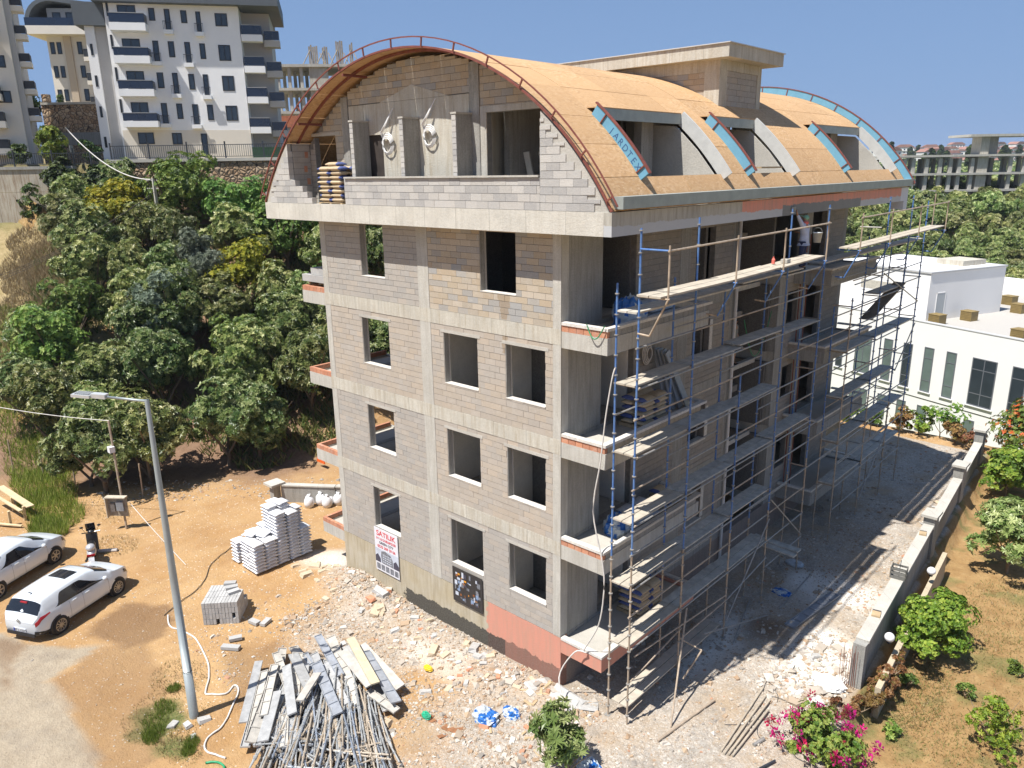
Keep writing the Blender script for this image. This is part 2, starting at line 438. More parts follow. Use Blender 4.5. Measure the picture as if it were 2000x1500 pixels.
    rubc = mixc(nt, mth(nt, 'MULTIPLY', mid, 0.6), rubc, (0.42, 0.39, 0.35)); rubc = mixc(nt, mth(nt, 'MULTIPLY', nz(nt, p, 0.55, 5, 0.65, 0.46, 0.66), 0.75), rubc, (0.42, 0.31, 0.20)); rubc = mixc(nt, mth(nt, 'MULTIPLY', nz(nt, p, 1.3, 5, 0.7, 0.52, 0.72), 0.6), rubc, (0.22, 0.20, 0.175))
    asph = mixc(nt, mid, (0.34, 0.28, 0.205), (0.46, 0.39, 0.29)); asph = mixc(nt, mth(nt, 'MULTIPLY', nz(nt, p, 0.9, 5, 0.7, 0.5, 0.7), 0.5), asph, (0.25, 0.22, 0.18)); asph = mixc(nt, mth(nt, 'MULTIPLY', grit, 0.3), asph, (0.2, 0.18, 0.16))
    grass = mixc(nt, mid, (0.07, 0.10, 0.03), (0.15, 0.17, 0.055)); grass = mixc(nt, mth(nt, 'MULTIPLY', fine, 0.4), grass, (0.25, 0.21, 0.10))
    orchc = mixc(nt, mid, (0.13, 0.075, 0.05), (0.24, 0.15, 0.10)); orchc = mixc(nt, mth(nt, 'MULTIPLY', fine, 0.5), orchc, (0.33, 0.22, 0.14))
    gard = mixc(nt, mid, (0.30, 0.17, 0.07), (0.46, 0.30, 0.14)); gard = mixc(nt, mth(nt, 'MULTIPLY', fine, 0.4), gard, (0.16, 0.12, 0.05))
    c = mixc(nt, mth(nt, 'MULTIPLY', mth(nt, 'LESS_THAN', sv.outputs[1], 0.06), mth(nt, 'LESS_THAN', vor.outputs['Distance'], 0.4)), soil, (0.6, 0.5, 0.4))
    c = mixc(nt, mth(nt, 'GREATER_THAN', mth(nt, 'MULTIPLY', s2.outputs[0], -1), 0.0005), c, gard)
    rm = mth(nt, 'SUBTRACT', mth(nt, 'MULTIPLY', s1.outputs[1], 1.7), mth(nt, 'MULTIPLY', fine, 0.7), clamp=True)
    c = mixc(nt, rm, c, rubc)
    c = mixc(nt, mth(nt, 'MAXIMUM', s2.outputs[0], 0.0), c, orchc)
    c = mixc(nt, mth(nt, 'MULTIPLY', mth(nt, 'LESS_THAN', s2.outputs[0], -0.6), 0.85), c, mixc(nt, mid, (0.22, 0.18, 0.08), (0.40, 0.32, 0.18)))
    c = mixc(nt, mth(nt, 'MULTIPLY', s1.outputs[0], 0.93), c, asph)
    gm = mth(nt, 'SUBTRACT', mth(nt, 'MULTIPLY', s1.outputs[2], 1.5), mth(nt, 'MULTIPLY', fine, 0.6), clamp=True)
    c = mixc(nt, gm, c, grass)
    wm = mth(nt, 'MULTIPLY', s2.outputs[2], mth(nt, 'MULTIPLY_ADD', fine, 0.5, 0.6), clamp=True)
    c = mixc(nt, wm, c, (0.80, 0.77, 0.72))
    c = mixc(nt, mth(nt, 'MULTIPLY', s2.outputs[1], 0.85), c, (0.20, 0.12, 0.065))
    setc(nt, b, c)
    b.inputs['Roughness'].default_value = 0.95; b.inputs['Specular IOR Level'].default_value = 0.15
    h = mth(nt, 'ADD', mth(nt, 'MULTIPLY', sv.outputs[2], mth(nt, 'MULTIPLY_ADD', s1.outputs[1], 0.9, 0.1)), mth(nt, 'ADD', mth(nt, 'MULTIPLY', mid, 0.9), mth(nt, 'MULTIPLY', fine, 0.6)))
    bump(nt, b, h, 0.75, 0.05)
    me.materials.append(m)
    tag(link('ground', me), kind='structure')
build_ground()

# ================================================================== UNFINISHED BUILDING
ZB, BH, ST = 0.807, 0.418, 3.0
W, DEP = 10.46, 19.5
ROOF0, ROOF1 = 12.67, 13.21
mc = mat_concrete('concrete', (0.50, 0.48, 0.43), 0.65, (0.32, 0.285, 0.225))
mcw = mat_concrete('concrete_warm', (0.53, 0.50, 0.425), 0.85, (0.35, 0.29, 0.2))
mcg = mat_concrete('concrete_grey', (0.30, 0.293, 0.27), 0.7, (0.15, 0.14, 0.12))  # grey concrete, darkened further to carry the shade of the east side
mplas = mat_concrete('plaster', (0.46, 0.435, 0.385), 0.3, (0.36, 0.33, 0.28), lines=False)
mmort = mat('mortar', (0.20, 0.19, 0.175), 0.95, 0.3, 8)
mwhite = mat('white_mortar', (0.62, 0.59, 0.54), 0.9, 0.25, 14, 0.3)
B_tan = mat_block('block_tan', [(0.46, 0.375, 0.265), (0.49, 0.41, 0.31), (0.33, 0.335, 0.335), (0.46, 0.36, 0.245), (0.42, 0.365, 0.29), (0.50, 0.43, 0.34), (0.375, 0.36, 0.335)])
B_pink = mat_block('block_pink', [(0.46, 0.395, 0.32), (0.44, 0.385, 0.325), (0.48, 0.40, 0.315), (0.42, 0.38, 0.335), (0.45, 0.395, 0.335)], 0.3)
B_grey = mat_block('block_grey', [(0.39, 0.365, 0.33), (0.41, 0.375, 0.335), (0.375, 0.355, 0.33), (0.43, 0.38, 0.325), (0.395, 0.365, 0.33)], 0.3)
B_light = mat_block('block_light', [(0.50, 0.485, 0.46), (0.46, 0.45, 0.435), (0.53, 0.51, 0.48), (0.37, 0.365, 0.36), (0.49, 0.47, 0.44)], 0.12)
B_orange = mat_block('hollow_brick', [(0.52, 0.19, 0.09), (0.58, 0.23, 0.11), (0.47, 0.17, 0.08)], 0.1)
bld = thing('unfinished_apartment_building', 'unfinished five storey block and concrete apartment building with a curved plywood roof', 'building')
BLKS = []     # every masonry block: (centre, size along its run, run direction, material)
def block_wall(org, u, width, z0, z1, holes=(), m=B_grey, thick=0.2, bl=0.41, bh=0.18, top=None, left=None, right=None, sub=0.0, backing=True, parent=None):
    """wall of separate blocks; org is the lower left corner of the visible face, u its run (unit x or y), holes = (u0,u1,z0,z1)"""
    ox, oy = org; nin = (-u[1], u[0])           # inward normal (away from the viewer side)
    nrow = max(1, int(round((z1 - z0) / bh))); rh = (z1 - z0) / nrow
    for k in range(nrow):
        a = z0 + k * rh; b_ = a + rh
        x = -(k % 2) * bl * 0.5 - R.random() * 0.05
        while x < width:
            xa, xb = max(x, 0), min(x + bl, width); x += bl
            segs = [(xa, xb, a, b_)]
            for (h0, h1, g0, g1) in holes:
                ns = []
                for (p, q, r_, s_) in segs:
                    if q <= h0 or p >= h1 or s_ <= g0 or r_ >= g1: ns.append((p, q, r_, s_)); continue
                    if p < h0: ns.append((p, h0, r_, s_))
                    if q > h1: ns.append((h1, q, r_, s_))
                    pm, qm = max(p, h0), min(q, h1)
                    if r_ < g0: ns.append((pm, qm, r_, g0))
                    if s_ > g1: ns.append((pm, qm, g1, s_))
                segs = ns
            for (p, q, r_, s_) in segs:
                if top is not None:
                    lim = min(top(p), top(q))
                    if lim < r_ + 0.04: 
                        continue
                    s_ = min(s_, lim)
                if left is not None and p < left(0.5 * (r_ + s_)): p = left(0.5 * (r_ + s_))
                if right is not None and q > right(0.5 * (r_ + s_)): q = right(0.5 * (r_ + s_))
                if q - p < 0.03 or s_ - r_ < 0.03: continue
                g = 0.0025; gh = 0.0055; pr = R.uniform(-0.004, 0.004)
                c = (ox + u[0] * (p + q) / 2 + nin[0] * (thick / 2 + pr), oy + u[1] * (p + q) / 2 + nin[1] * (thick / 2 + pr), (r_ + s_) / 2)
                BLKS.append((c, (q - p) - 2 * g, (s_ - r_) - 2 * gh, thick, u, m, R.random()))
    if backing:
        mb = MB()
        xs = sorted(set([0, width] + [h for hh in holes for h in hh[:2]])); zs = sorted(set([z0, z1] + [h for hh in holes for h in hh[2:]]))
        n_ = 24 if (top or left or right) else 1
        for i in range(len(xs) - 1):
            for j in range(len(zs) - 1):
                xm, zm = (xs[i] + xs[i + 1]) / 2, (zs[j] + zs[j + 1]) / 2
                if any(h[0] < xm < h[1] and h[2] < zm < h[3] for h in holes): continue
                if not (0 <= xm <= width and z0 <= zm <= z1): continue
                for q in range(n_):
                    a, b_ = lerp(xs[i], xs[i + 1], q / n_), lerp(xs[i], xs[i + 1], (q + 1) / n_)
                    za, zb2 = zs[j], zs[j + 1]
                    if top: zb2 = min(zb2, min(top(a), top(b_)) - 0.02)
                    if left and (left(za) > a or left(zb2) > a): continue
                    if right and right(zb2) < b_: continue
                    if zb2 - za < 0.02: continue
                    t0, t1 = 0.014, thick - 0.014
                    P0 = (ox + u[0] * a + nin[0] * t0, oy + u[1] * a + nin[1] * t0); P1 = (ox + u[0] * b_ + nin[0] * t1, oy + u[1] * b_ + nin[1] * t1)
                    mb.box(min(P0[0], P1[0]), min(P0[1], P1[1]), za + 0.002, max(P0[0], P1[0]), max(P0[1], P1[1]), zb2 - 0.002)
        if mb.v: mb.build('mortar_core', mmort, parent or bld)

# --- slabs, columns and beams
sl = MB()
for k in range(4):
    z = ZB + ST * k
    for bx_ in ((-W + 0.05, 0.05, -0.05, 9.655), (-W + 0.05, 9.656, -2.6, 13.1), (-W + 0.05, 13.101, -0.05, DEP - 0.05)):
        s1 = MB(); s1.box(bx_[0], bx_[1], z + 0.01, bx_[2], bx_[3], z + BH - 0.012); s1.build('floor_slab', mc, bld)
    s1 = MB(); s1.box(-0.9, 9.83, z - 0.05, -0.7, 12.94, z + 0.12); s1.build('recess_beam', mc, bld)
rs = MB(); rs.box(-12.73, -0.59, ROOF0 + 0.003, 1.91, 20.82, ROOF1 - 0.05); rs.build('roof_slab', mc, bld)
fas = MB(); fas.box(-12.741, -0.6, ROOF0, 1.70, -0.30, ROOF1); fas.build('roof_edge_beam', mat_concrete('concrete_pale', (0.60, 0.57, 0.50), 0.45, (0.42, 0.38, 0.31)), bld)
fas = MB(); fas.box(-12.741, -0.297, ROOF0, -12.5, 20.8, ROOF1); fas.build('roof_edge_beam', mcg, bld)
def fascia_mat():
    m, nt, b = _nodes('fascia_plaster')
    g = nt.nodes.new('ShaderNodeSeparateXYZ'); nt.links.new(pos(nt), g.inputs[0])
    n = nz(nt, pos(nt), 2.2, 5, 0.7); n2 = nz(nt, pos(nt, 8, 8, 1.2), 1.0, 4, 0.6, 0.4, 0.7)
    base = mixc(nt, n2, (0.42, 0.40, 0.35), (0.30, 0.28, 0.24))
    red = mixc(nt, n2, (0.62, 0.27, 0.20), (0.48, 0.26, 0.20))
    plast = mixc(nt, n, (0.40, 0.41, 0.42), (0.48, 0.49, 0.50))
    wetp = mixc(nt, n, (0.17, 0.175, 0.17), (0.24, 0.24, 0.23))
    zz = mth(nt, 'ADD', g.outputs[2], mth(nt, 'MULTIPLY', n, 0.25))
    c = mixc(nt, mth(nt, 'GREATER_THAN', g.outputs[1], 5.7), base, red)
    c = mixc(nt, mth(nt, 'LESS_THAN', zz, 13.02), c, plast)
    c = mixc(nt, mth(nt, 'MULTIPLY', mth(nt, 'LESS_THAN', zz, 13.12), mth(nt, 'MULTIPLY', mth(nt, 'GREATER_THAN', g.outputs[1], 8.4), mth(nt, 'LESS_THAN', g.outputs[1], 15.2))), c, wetp)
    c = mixc(nt, mth(nt, 'GREATER_THAN', g.outputs[1], 19.9), c, (0.56, 0.58, 0.62))
    setc(nt, b, c); b.inputs['Roughness'].default_value = 0.9
    bump(nt, b, nz(nt, pos(nt), 40, 3), 0.2, 0.01)
    return m
fas = MB(); fas.box(1.703, -0.6, ROOF0, 1.923, 20.83, ROOF1); fas.box(1.4, 20.35, ROOF0 - 0.35, 1.923, 20.83, ROOF0 - 0.002); fas.build('roof_edge_beam', fascia_mat(), bld)
for k in range(3):
    z = ZB + ST * (k + 1)
    bm_ = MB(); bm_.box(-W, -0.012, z, 0.0, 0.25, z + BH); bm_.build('ring_beam', mcw, bld)
for k in range(4):
    z0 = 1.225 + ST * k; z1 = 3.807 + ST * k if k < 3 else ROOF0
    for x0, x1 in ((-W, -10.16), (-5.50, -5.02), (-0.27, 0.0)):
        b_ = MB(); b_.box(x0, -0.008 if x0 > -W else -0.006, z0, x1 - 0.003, 0.3, z1); b_.build('column', mc, bld)
# base wall of the ground floor with bitumen and red primer on it
def base_mat():
    m, nt, b = _nodes('base_wall_paint')
    g = nt.nodes.new('ShaderNodeSeparateXYZ'); nt.links.new(pos(nt), g.inputs[0])
    n1 = nz(nt, pos(nt), 1.0, 5, 0.65, 0.3, 0.7); n2 = nz(nt, pos(nt), 3.5, 5, 0.7); n3 = nz(nt, pos(nt, 7, 7, 0.8), 1.0, 4, 0.6, 0.42, 0.7); n4 = nz(nt, pos(nt), 22, 4, 0.7, 0.35, 0.65)
    c = mixc(nt, n1, (0.40, 0.34, 0.23), (0.46, 0.42, 0.34)); c = mixc(nt, mth(nt, 'MULTIPLY', n3, 0.6), c, (0.27, 0.22, 0.14))
    zi = mth(nt, 'ADD', g.outputs[2], mth(nt, 'MULTIPLY', n2, 0.5))
    # bitumen: low band from the middle of the facade to the corner
    bit = mth(nt, 'MULTIPLY', mth(nt, 'LESS_THAN', zi, 0.42), mth(nt, 'GREATER_THAN', mth(nt, 'ADD', g.outputs[0], mth(nt, 'MULTIPLY', n2, 1.2)), -6.4))
    red = mth(nt, 'GREATER_THAN', mth(nt, 'ADD', g.outputs[0], mth(nt, 'MULTIPLY', n2, 0.7)), -2.6)
    redc = mixc(nt, n3, (0.60, 0.235, 0.165), (0.50, 0.24, 0.17)); redc = mixc(nt, mth(nt, 'MULTIPLY', n4, 0.35), redc, (0.45, 0.33, 0.27))
    c = mixc(nt, mth(nt, 'MULTIPLY', red, 0.93), c, redc)
    black = mixc(nt, n4, (0.018, 0.017, 0.016), (0.09, 0.085, 0.075))
    c = mixc(nt, mth(nt, 'MULTIPLY', bit, mth(nt, 'MULTIPLY_ADD', mth(nt, 'LESS_THAN', g.outputs[0], -2.2), 0.3, 0.62)), c, black)
    setc(nt, b, c); b.inputs['Roughness'].default_value = 0.85; b.inputs['Specular IOR Level'].default_value = 0.3
    bump(nt, b, n4, 0.3, 0.01)
    return m
mbase = base_mat()
b_ = MB(); b_.box(-W, 0.0, -1.3, 0.0, 0.28, 1.215); b_.build('base_wall', mbase, bld)
b_ = MB(); b_.box(-0.28, 0.283, -1.3, 0.0, DEP, 0.805)
b_.build('base_wall', mat_concrete('base_dark', (0.22, 0.16, 0.13), 0.6, (0.1, 0.08, 0.07)), bld)
b_ = MB(); b_.box(-W, 0.283, -1.3, -W + 0.25, DEP, 0.805); b_.build('base_wall', mcw, bld)
# floor edge band on the right side face
for k in range(4):
    z = ZB + ST * k
    for ya_, yb_ in ((0.253 if k else 0.29, 9.64), (13.11, DEP)):
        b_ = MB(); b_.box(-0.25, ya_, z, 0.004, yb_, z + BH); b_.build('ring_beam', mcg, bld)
    b_ = MB(); b_.box(-W - 0.004, 0.253, z, -W + 0.25, DEP, z + BH); b_.build('ring_beam', mcg, bld)
    b_ = MB(); b_.box(-W + 0.26, DEP - 0.04, z, -0.26, DEP + 0.004, z + BH); b_.build('ring_beam', mcg, bld)

# --- front (south) facade block panels
WIN = {'L': (-8.45, -7.05), 'M': (-4.48, -3.06), 'R': (-1.97, -0.54)}
for k in range(4):
    z0 = 1.228 + ST * k; z1 = (3.804 + ST * k) if k < 3 else ROOF0 - 0.003
    lz, uz = ((2.05 if k == 0 else 2.03) + ST * k, 3.58 + ST * k) if k < 3 else (10.95, 12.58)
    hl = (WIN['L'][0], WIN['L'][1]) if k < 3 else (-8.27, -7.08)
    block_wall((-10.158, 0.0), (1, 0), 4.655, z0, z1, [(hl[0] + 10.158, hl[1] + 10.158, lz, uz)], (B_grey, B_grey, B_pink, B_grey)[k])
    hm = [WIN['M'], WIN['R']] if k < 3 else [(-2.88, -1.54)]
    block_wall((-5.018, 0.0), (1, 0), 4.745, z0, z1, [(a + 5.018, b + 5.018, lz, uz) for a, b in hm], (B_grey, B_pink, B_pink, B_tan)[k])
    for a, b in [hl] + hm:
        s = MB(); s.box(a + 0.003, -0.010, lz - 0.012, b - 0.003, 0.2, lz + 0.012); s.build('window_sill', mwhite, bld)
        if k < 3:
            s = MB(); s.box(a - 0.12, -0.010, uz, b + 0.12, 0.205, uz + 0.09); s.build('lintel', mplas, bld)
        s = MB(); s.box(a - 0.004, 0.012, lz + 0.014, a + 0.018, 0.2, uz - 0.004); s.build('window_jamb', mcg, bld)
        s = MB(); s.box(a + 0.02, 0.19, lz + 0.014, a + 0.055, 0.222, uz - 0.01); s.build('jamb_mortar', mplas, bld)
# --- interior walls (what the openings let one see)
inn = mat_concrete('inner_plaster', (0.88, 0.84, 0.77), 0.1, (0.7, 0.66, 0.6), lines=False)  # plaster whitened beyond its beige to stand in for light indoors
mdk = mat_concrete('inner_raw_shaded', (0.08, 0.076, 0.07), 0.5)  # raw wall, near black: shade of rooms and recess put into the colour
for k in range(4):
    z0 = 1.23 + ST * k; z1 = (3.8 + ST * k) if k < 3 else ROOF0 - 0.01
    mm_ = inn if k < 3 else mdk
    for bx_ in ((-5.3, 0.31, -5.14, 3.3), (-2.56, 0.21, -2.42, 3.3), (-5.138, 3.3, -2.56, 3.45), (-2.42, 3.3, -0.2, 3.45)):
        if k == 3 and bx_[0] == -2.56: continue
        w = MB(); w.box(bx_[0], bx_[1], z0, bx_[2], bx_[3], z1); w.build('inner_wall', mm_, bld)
    w = MB(); w.box(-10.2, 7.0, z0, -5.3, 7.15, z1); w.box(-5.138, 4.66, z0, -4.99, 9.6, z1); w.build('inner_wall', mcg, bld)
    # far (west) side: piers leaving tall openings to the small balconies
    w = MB()
    w.box(-W, 0.31, z0, -W + 0.2, 0.7, z1); w.box(-W, 3.6, z0, -W + 0.2, 4.6, z1)
    w.box(-W, 7.0, z0, -W + 0.2, 9.0, z1); w.box(-W, 11.0, z0, -W + 0.2, 14.0, z1); w.box(-W, 16.0, z0, -W + 0.2, DEP, z1)
    w.build('side_wall', mcw, bld)
    w = MB(); w.box(-W + 0.2, DEP - 0.2, z0, -6, DEP, z1); w.box(-4.5, DEP - 0.2, z0, -0.25, DEP, z1); w.build('back_wall', mcg, bld)
# --- right (east) facade
rb = mat_block('block_shaded', [(0.27, 0.25, 0.22), (0.29, 0.26, 0.23), (0.25, 0.235, 0.215), (0.30, 0.27, 0.23)], 0.3)  # block colours darkened to paint in the shade of the east face
for k in range(4):
    z0 = 1.23 + ST * k; z1 = (3.803 + ST * k) if k < 3 else ROOF0 - 0.003
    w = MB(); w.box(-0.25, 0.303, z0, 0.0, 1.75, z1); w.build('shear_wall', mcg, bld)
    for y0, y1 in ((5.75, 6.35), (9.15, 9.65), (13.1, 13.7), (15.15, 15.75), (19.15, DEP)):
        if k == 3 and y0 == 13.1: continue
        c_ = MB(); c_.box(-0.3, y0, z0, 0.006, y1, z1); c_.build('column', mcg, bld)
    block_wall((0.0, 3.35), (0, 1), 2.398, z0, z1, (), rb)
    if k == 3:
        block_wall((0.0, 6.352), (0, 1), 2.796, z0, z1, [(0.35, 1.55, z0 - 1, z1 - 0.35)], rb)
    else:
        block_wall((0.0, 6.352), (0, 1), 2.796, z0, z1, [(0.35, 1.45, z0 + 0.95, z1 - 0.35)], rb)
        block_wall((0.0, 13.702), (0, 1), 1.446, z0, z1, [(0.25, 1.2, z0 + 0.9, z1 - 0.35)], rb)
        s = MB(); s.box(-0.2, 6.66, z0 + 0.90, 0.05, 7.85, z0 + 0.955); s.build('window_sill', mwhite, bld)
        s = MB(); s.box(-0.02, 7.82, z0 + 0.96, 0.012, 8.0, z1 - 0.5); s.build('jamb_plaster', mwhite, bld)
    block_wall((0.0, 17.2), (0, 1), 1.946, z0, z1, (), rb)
    # central recess: back and side walls
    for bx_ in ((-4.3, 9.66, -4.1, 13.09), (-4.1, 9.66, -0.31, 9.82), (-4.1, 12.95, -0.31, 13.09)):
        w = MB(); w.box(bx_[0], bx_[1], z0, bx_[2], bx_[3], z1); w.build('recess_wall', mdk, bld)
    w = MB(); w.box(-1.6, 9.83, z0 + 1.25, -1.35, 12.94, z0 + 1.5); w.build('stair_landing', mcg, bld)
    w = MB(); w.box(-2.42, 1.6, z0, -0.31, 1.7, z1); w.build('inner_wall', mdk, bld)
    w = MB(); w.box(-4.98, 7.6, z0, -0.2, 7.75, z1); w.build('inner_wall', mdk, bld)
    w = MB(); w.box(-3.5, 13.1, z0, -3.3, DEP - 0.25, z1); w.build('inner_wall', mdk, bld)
pp = MB(); pp.tube([(0.1, 9.4, -0.3), (0.1, 9.4, 12.6)], 0.055, 8); pp.build('downpipe', mat('white_pipe', (0.62, 0.62, 0.62), 0.5, 0.1), bld)
for i in range(4):
    pp = MB(); yy = 14.75 + (i % 2) * 0.35; pp.tube([(0.12 + 0.12 * (i // 2), yy, 0.9), (0.12 + 0.12 * (i // 2), yy, 11.6)], 0.022, 6); pp.build('rust_pipe', mat('rust', (0.24, 0.075, 0.045), 0.8, 0.4), bld)

# --- balconies
def balcony(x0, x1, y0, y1, k, side, red=False):
    """side +1: hangs off the east wall, -1 off the west wall"""
    z = ZB + ST * k - 0.063
    g = bpy.data.objects.new('balcony', None); COL.objects.link(g); g.parent = bld
    s = MB(); s.box(x0 + 0.004 if side > 0 else x0 + 0.14, y0 + 0.14, z + 0.25, x1 - 0.14 if side > 0 else x1 - 0.004, y1 - 0.14, z + 0.37); s.build('balcony_floor', mplas, g)
    mt = mbase if red else mc
    f = MB(); h = 0.43
    f.box(x0 + (0.006 if side > 0 else 0), y0, z, x1, y0 + 0.14, z + h)
    f.box(x0 + (0.006 if side > 0 else 0), y1 - 0.14, z, x1, y1, z + h)
    if side > 0: f.box(x1 - 0.14, y0 + 0.14, z, x1, y1 - 0.14, z + h)
    else: f.box(x0, y0 + 0.14, z, x0 + 0.14, y1 - 0.14, z + h)
    f.build('fascia', mt if y0 < 1 else mcg, g)
    bh = 0.17
    n = 6
    if not red:
        for i in range(n):
            a = x0 + 0.01 + (x1 - x0 - 0.02) * i / n; e = a + (x1 - x0 - 0.02) / n - 0.012
            q = MB(); q.box(a, y0 + 0.005, z + h + 0.003, e, y0 + 0.115, z + h + bh, 0, R.random()); q.build('brick', B_orange if y0 < 1 else rb, g, tone=True)
        L = y1 - y0 - 0.26; n2 = int(L / 0.24)
        q = MB()
        for i in range(n2):
            a = y0 + 0.13 + L * i / n2; xx = (x1 - 0.125, x1 - 0.015) if side > 0 else (x0 + 0.015, x0 + 0.125)
            q.box(xx[0], a, z + h + 0.003, xx[1], a + L / n2 - 0.012, z + h + bh, 0, R.random())
        tag(q.build('brick_course', mcg if side > 0 else B_orange, g, tone=True), kind='stuff')
    else: bh = 0.0
    if side > 0:
        c_ = MB(); zt = z + h + bh
        c_.box(x0 + 0.02, y0 - 0.02, zt, x1 + 0.02, y0 + 0.15, zt + 0.075); c_.build('coping', mwhite, g)
        c_ = MB(); c_.box(x1 - 0.15, y0 + 0.152, zt, x1 + 0.02, y1 - 0.002, zt + 0.073); c_.build('coping', mwhite, g)
        c_ = MB(); c_.box(x0 + 0.02, y1, zt, x1 + 0.02, y1 + 0.15, zt + 0.071); c_.build('coping', mwhite, g)
    return g
for k in range(4):
    balcony(0.0, 1.442, 0.0, 5.0, k, 1, red=(k == 0))
    balcony(0.0, 1.442, 14.35, 19.48, k, 1)
    balcony(-11.83, -W, 0.0, 3.6, k, -1)

# --- arched roof
AX, AZ, AR = -5.42, 8.85, 8.55
TM = math.asin(7.34 / AR)
def arc(t, rad=AR): return (AX + rad * math.sin(t), AZ + rad * math.cos(t))
def roofz(x, rad=AR):
    q = rad * rad - (x - AX) ** 2
    return AZ + math.sqrt(q) if q > 0 else 0
def osb_mat():
    m, nt, b = _nodes('osb')
    v = nt.nodes.new('ShaderNodeTexVoronoi'); v.inputs['Scale'].default_value = 1.0
    nt.links.new(pos(nt, 24, 11, 24), v.inputs['Vector'])
    s = nt.nodes.new('ShaderNodeSeparateColor'); nt.links.new(v.outputs['Color'], s.inputs[0])
    c = ramp(nt, s.outputs[0], [(0, (0.42, 0.25, 0.12)), (0.5, (0.50, 0.32, 0.165)), (0.85, (0.58, 0.40, 0.24)), (1, (0.34, 0.20, 0.10))])
    c = mixc(nt, nz(nt, pos(nt), 0.7, 5, 0.6, 0.3, 0.7), c, (0.50, 0.315, 0.165))
    oi = nt.nodes.new('ShaderNodeObjectInfo')
    hs = nt.nodes.new('ShaderNodeHueSaturation'); nt.links.new(c, hs.inputs['Color']); nt.links.new(mth(nt, 'MULTIPLY_ADD', oi.outputs['Random'], 0.14, 0.93), hs.inputs['Value'])
    setc(nt, b, hs.outputs[0]); b.inputs['Roughness'].default_value = 0.8; b.inputs['Specular IOR Level'].default_value = 0.25
    bump(nt, b, s.outputs[1], 0.15, 0.004)
    return m
mosb = osb_mat()
TS = math.asin((0.08 - AX) / AR); TE = math.asin((1.43 - AX) / AR)
tcuts = [-TM]
while tcuts[-1] + 0.143 < TS - 0.05: tcuts.append(tcuts[-1] + 0.143)
tcuts += [TS, (TS + TE) / 2, TE, TM]
DORM = [(1.22, 5.25), (6.85, 9.85), (14.5, 19.5)]
ycuts = [-0.52, 1.22, 3.2, 5.25, 6.85, 8.35, 9.85, 12.2, 14.5, 17.0, 19.5, 20.82]
for i in range(len(tcuts) - 1):
    for j in range(len(ycuts) - 1):
        ym = (ycuts[j] + ycuts[j + 1]) / 2; tm = (tcuts[i] + tcuts[i + 1]) / 2
        if TS < tm < TE and any(a < ym < b for a, b in DORM): continue
        mb = MB(); n = 4; y0, y1 = ycuts[j] + 0.006, ycuts[j + 1] - 0.006
        ro = AR + R.uniform(-0.003, 0.006); vs = []
        for q in range(n + 1):
            t = lerp(tcuts[i] + 0.0007, tcuts[i + 1] - 0.0007, q / n)
            for rad in (ro - 0.018, ro):
                x, z = arc(t, rad); vs += [(x, y0, z), (x, y1, z)]
        fs = []
        for q in range(n):
            a = q * 4; e = a + 4
            fs += [(a + 2, a + 3, e + 3, e + 2), (a, e, e + 1, a + 1), (a, a + 2, e + 2, e), (a + 1, e + 1, e + 3, a + 3)]
        fs += [(0, 1, 3, 2), (n * 4, n * 4 + 2, n * 4 + 3, n * 4 + 1)]
        mb.add(vs, fs); mb.build('roof_panel', mosb, bld)
mred = mat('red_steel', (0.20, 0.06, 0.042), 0.6, 0.3, 9)
mblue = mat('blue_foam', (0.13, 0.33, 0.47), 0.7, 0.12, 3)
mgal = mat('grey_steel', (0.33, 0.36, 0.34), 0.5, 0.15, 3, metal=0.2)
def arcbar(y, rad, t0, t1, w, h, n=40, m=0, mb=None):
    mb = mb or MB(); vs = []
    for i in range(n + 1):
        t = lerp(t0, t1, i / n)
        for rr, yy in ((rad, y), (rad, y + w), (rad + h, y + w), (rad + h, y)):
            x, z = arc(t, rr); vs.append((x, yy, z))
    fs = [(i * 4 + a, i * 4 + (a + 1) % 4, (i + 1) * 4 + (a + 1) % 4, (i + 1) * 4 + a) for i in range(n) for a in range(4)] + [(0, 3, 2, 1), (n * 4, n * 4 + 1, n * 4 + 2, n * 4 + 3)]
    mb.add(vs, fs, m); return mb
arcbar(-0.60, AR - 0.045, -TM, TM, 0.05, 0.05).build('arch_rim', mred, bld)
for yy in (-0.14,): arcbar(yy, AR - 0.10, -TM, TM, 0.05, 0.075).build('arch_rafter', mred, bld)
for yy in [2.0 + 1.5 * i for i in range(13)]:
    arcbar(yy, AR - 0.12, -TM, TS - 0.01, 0.06, 0.095, 24).build('arch_rafter', mred, bld)
arcbar(-0.66, AR + 0.20, -TM, TM, 0.032, 0.032).build('arch_rail', mred, bld)
for i in range(15):
    t = lerp(-TM + 0.03, TM - 0.03, i / 14); a = arc(t, AR + 0.0); c_ = arc(t, AR + 0.21)
    b_ = MB(); b_.beam((a[0], -0.63, a[1]), (c_[0], -0.63, c_[1]), 0.035, 0.035); b_.build('arch_rail_post', mred, bld)
arcbar(-0.1, AR - 0.30, -TM, -TM + 0.02, 0.5, 0.3, 2).build('rafter_foot', mred, bld)
for t in (-0.28, -0.62):
    x, z = arc(t, AR - 0.16); b_ = MB(); b_.beam((x, -0.6, z), (x, 0.6, z), 0.07, 0.07); b_.build('purlin', mred, bld)
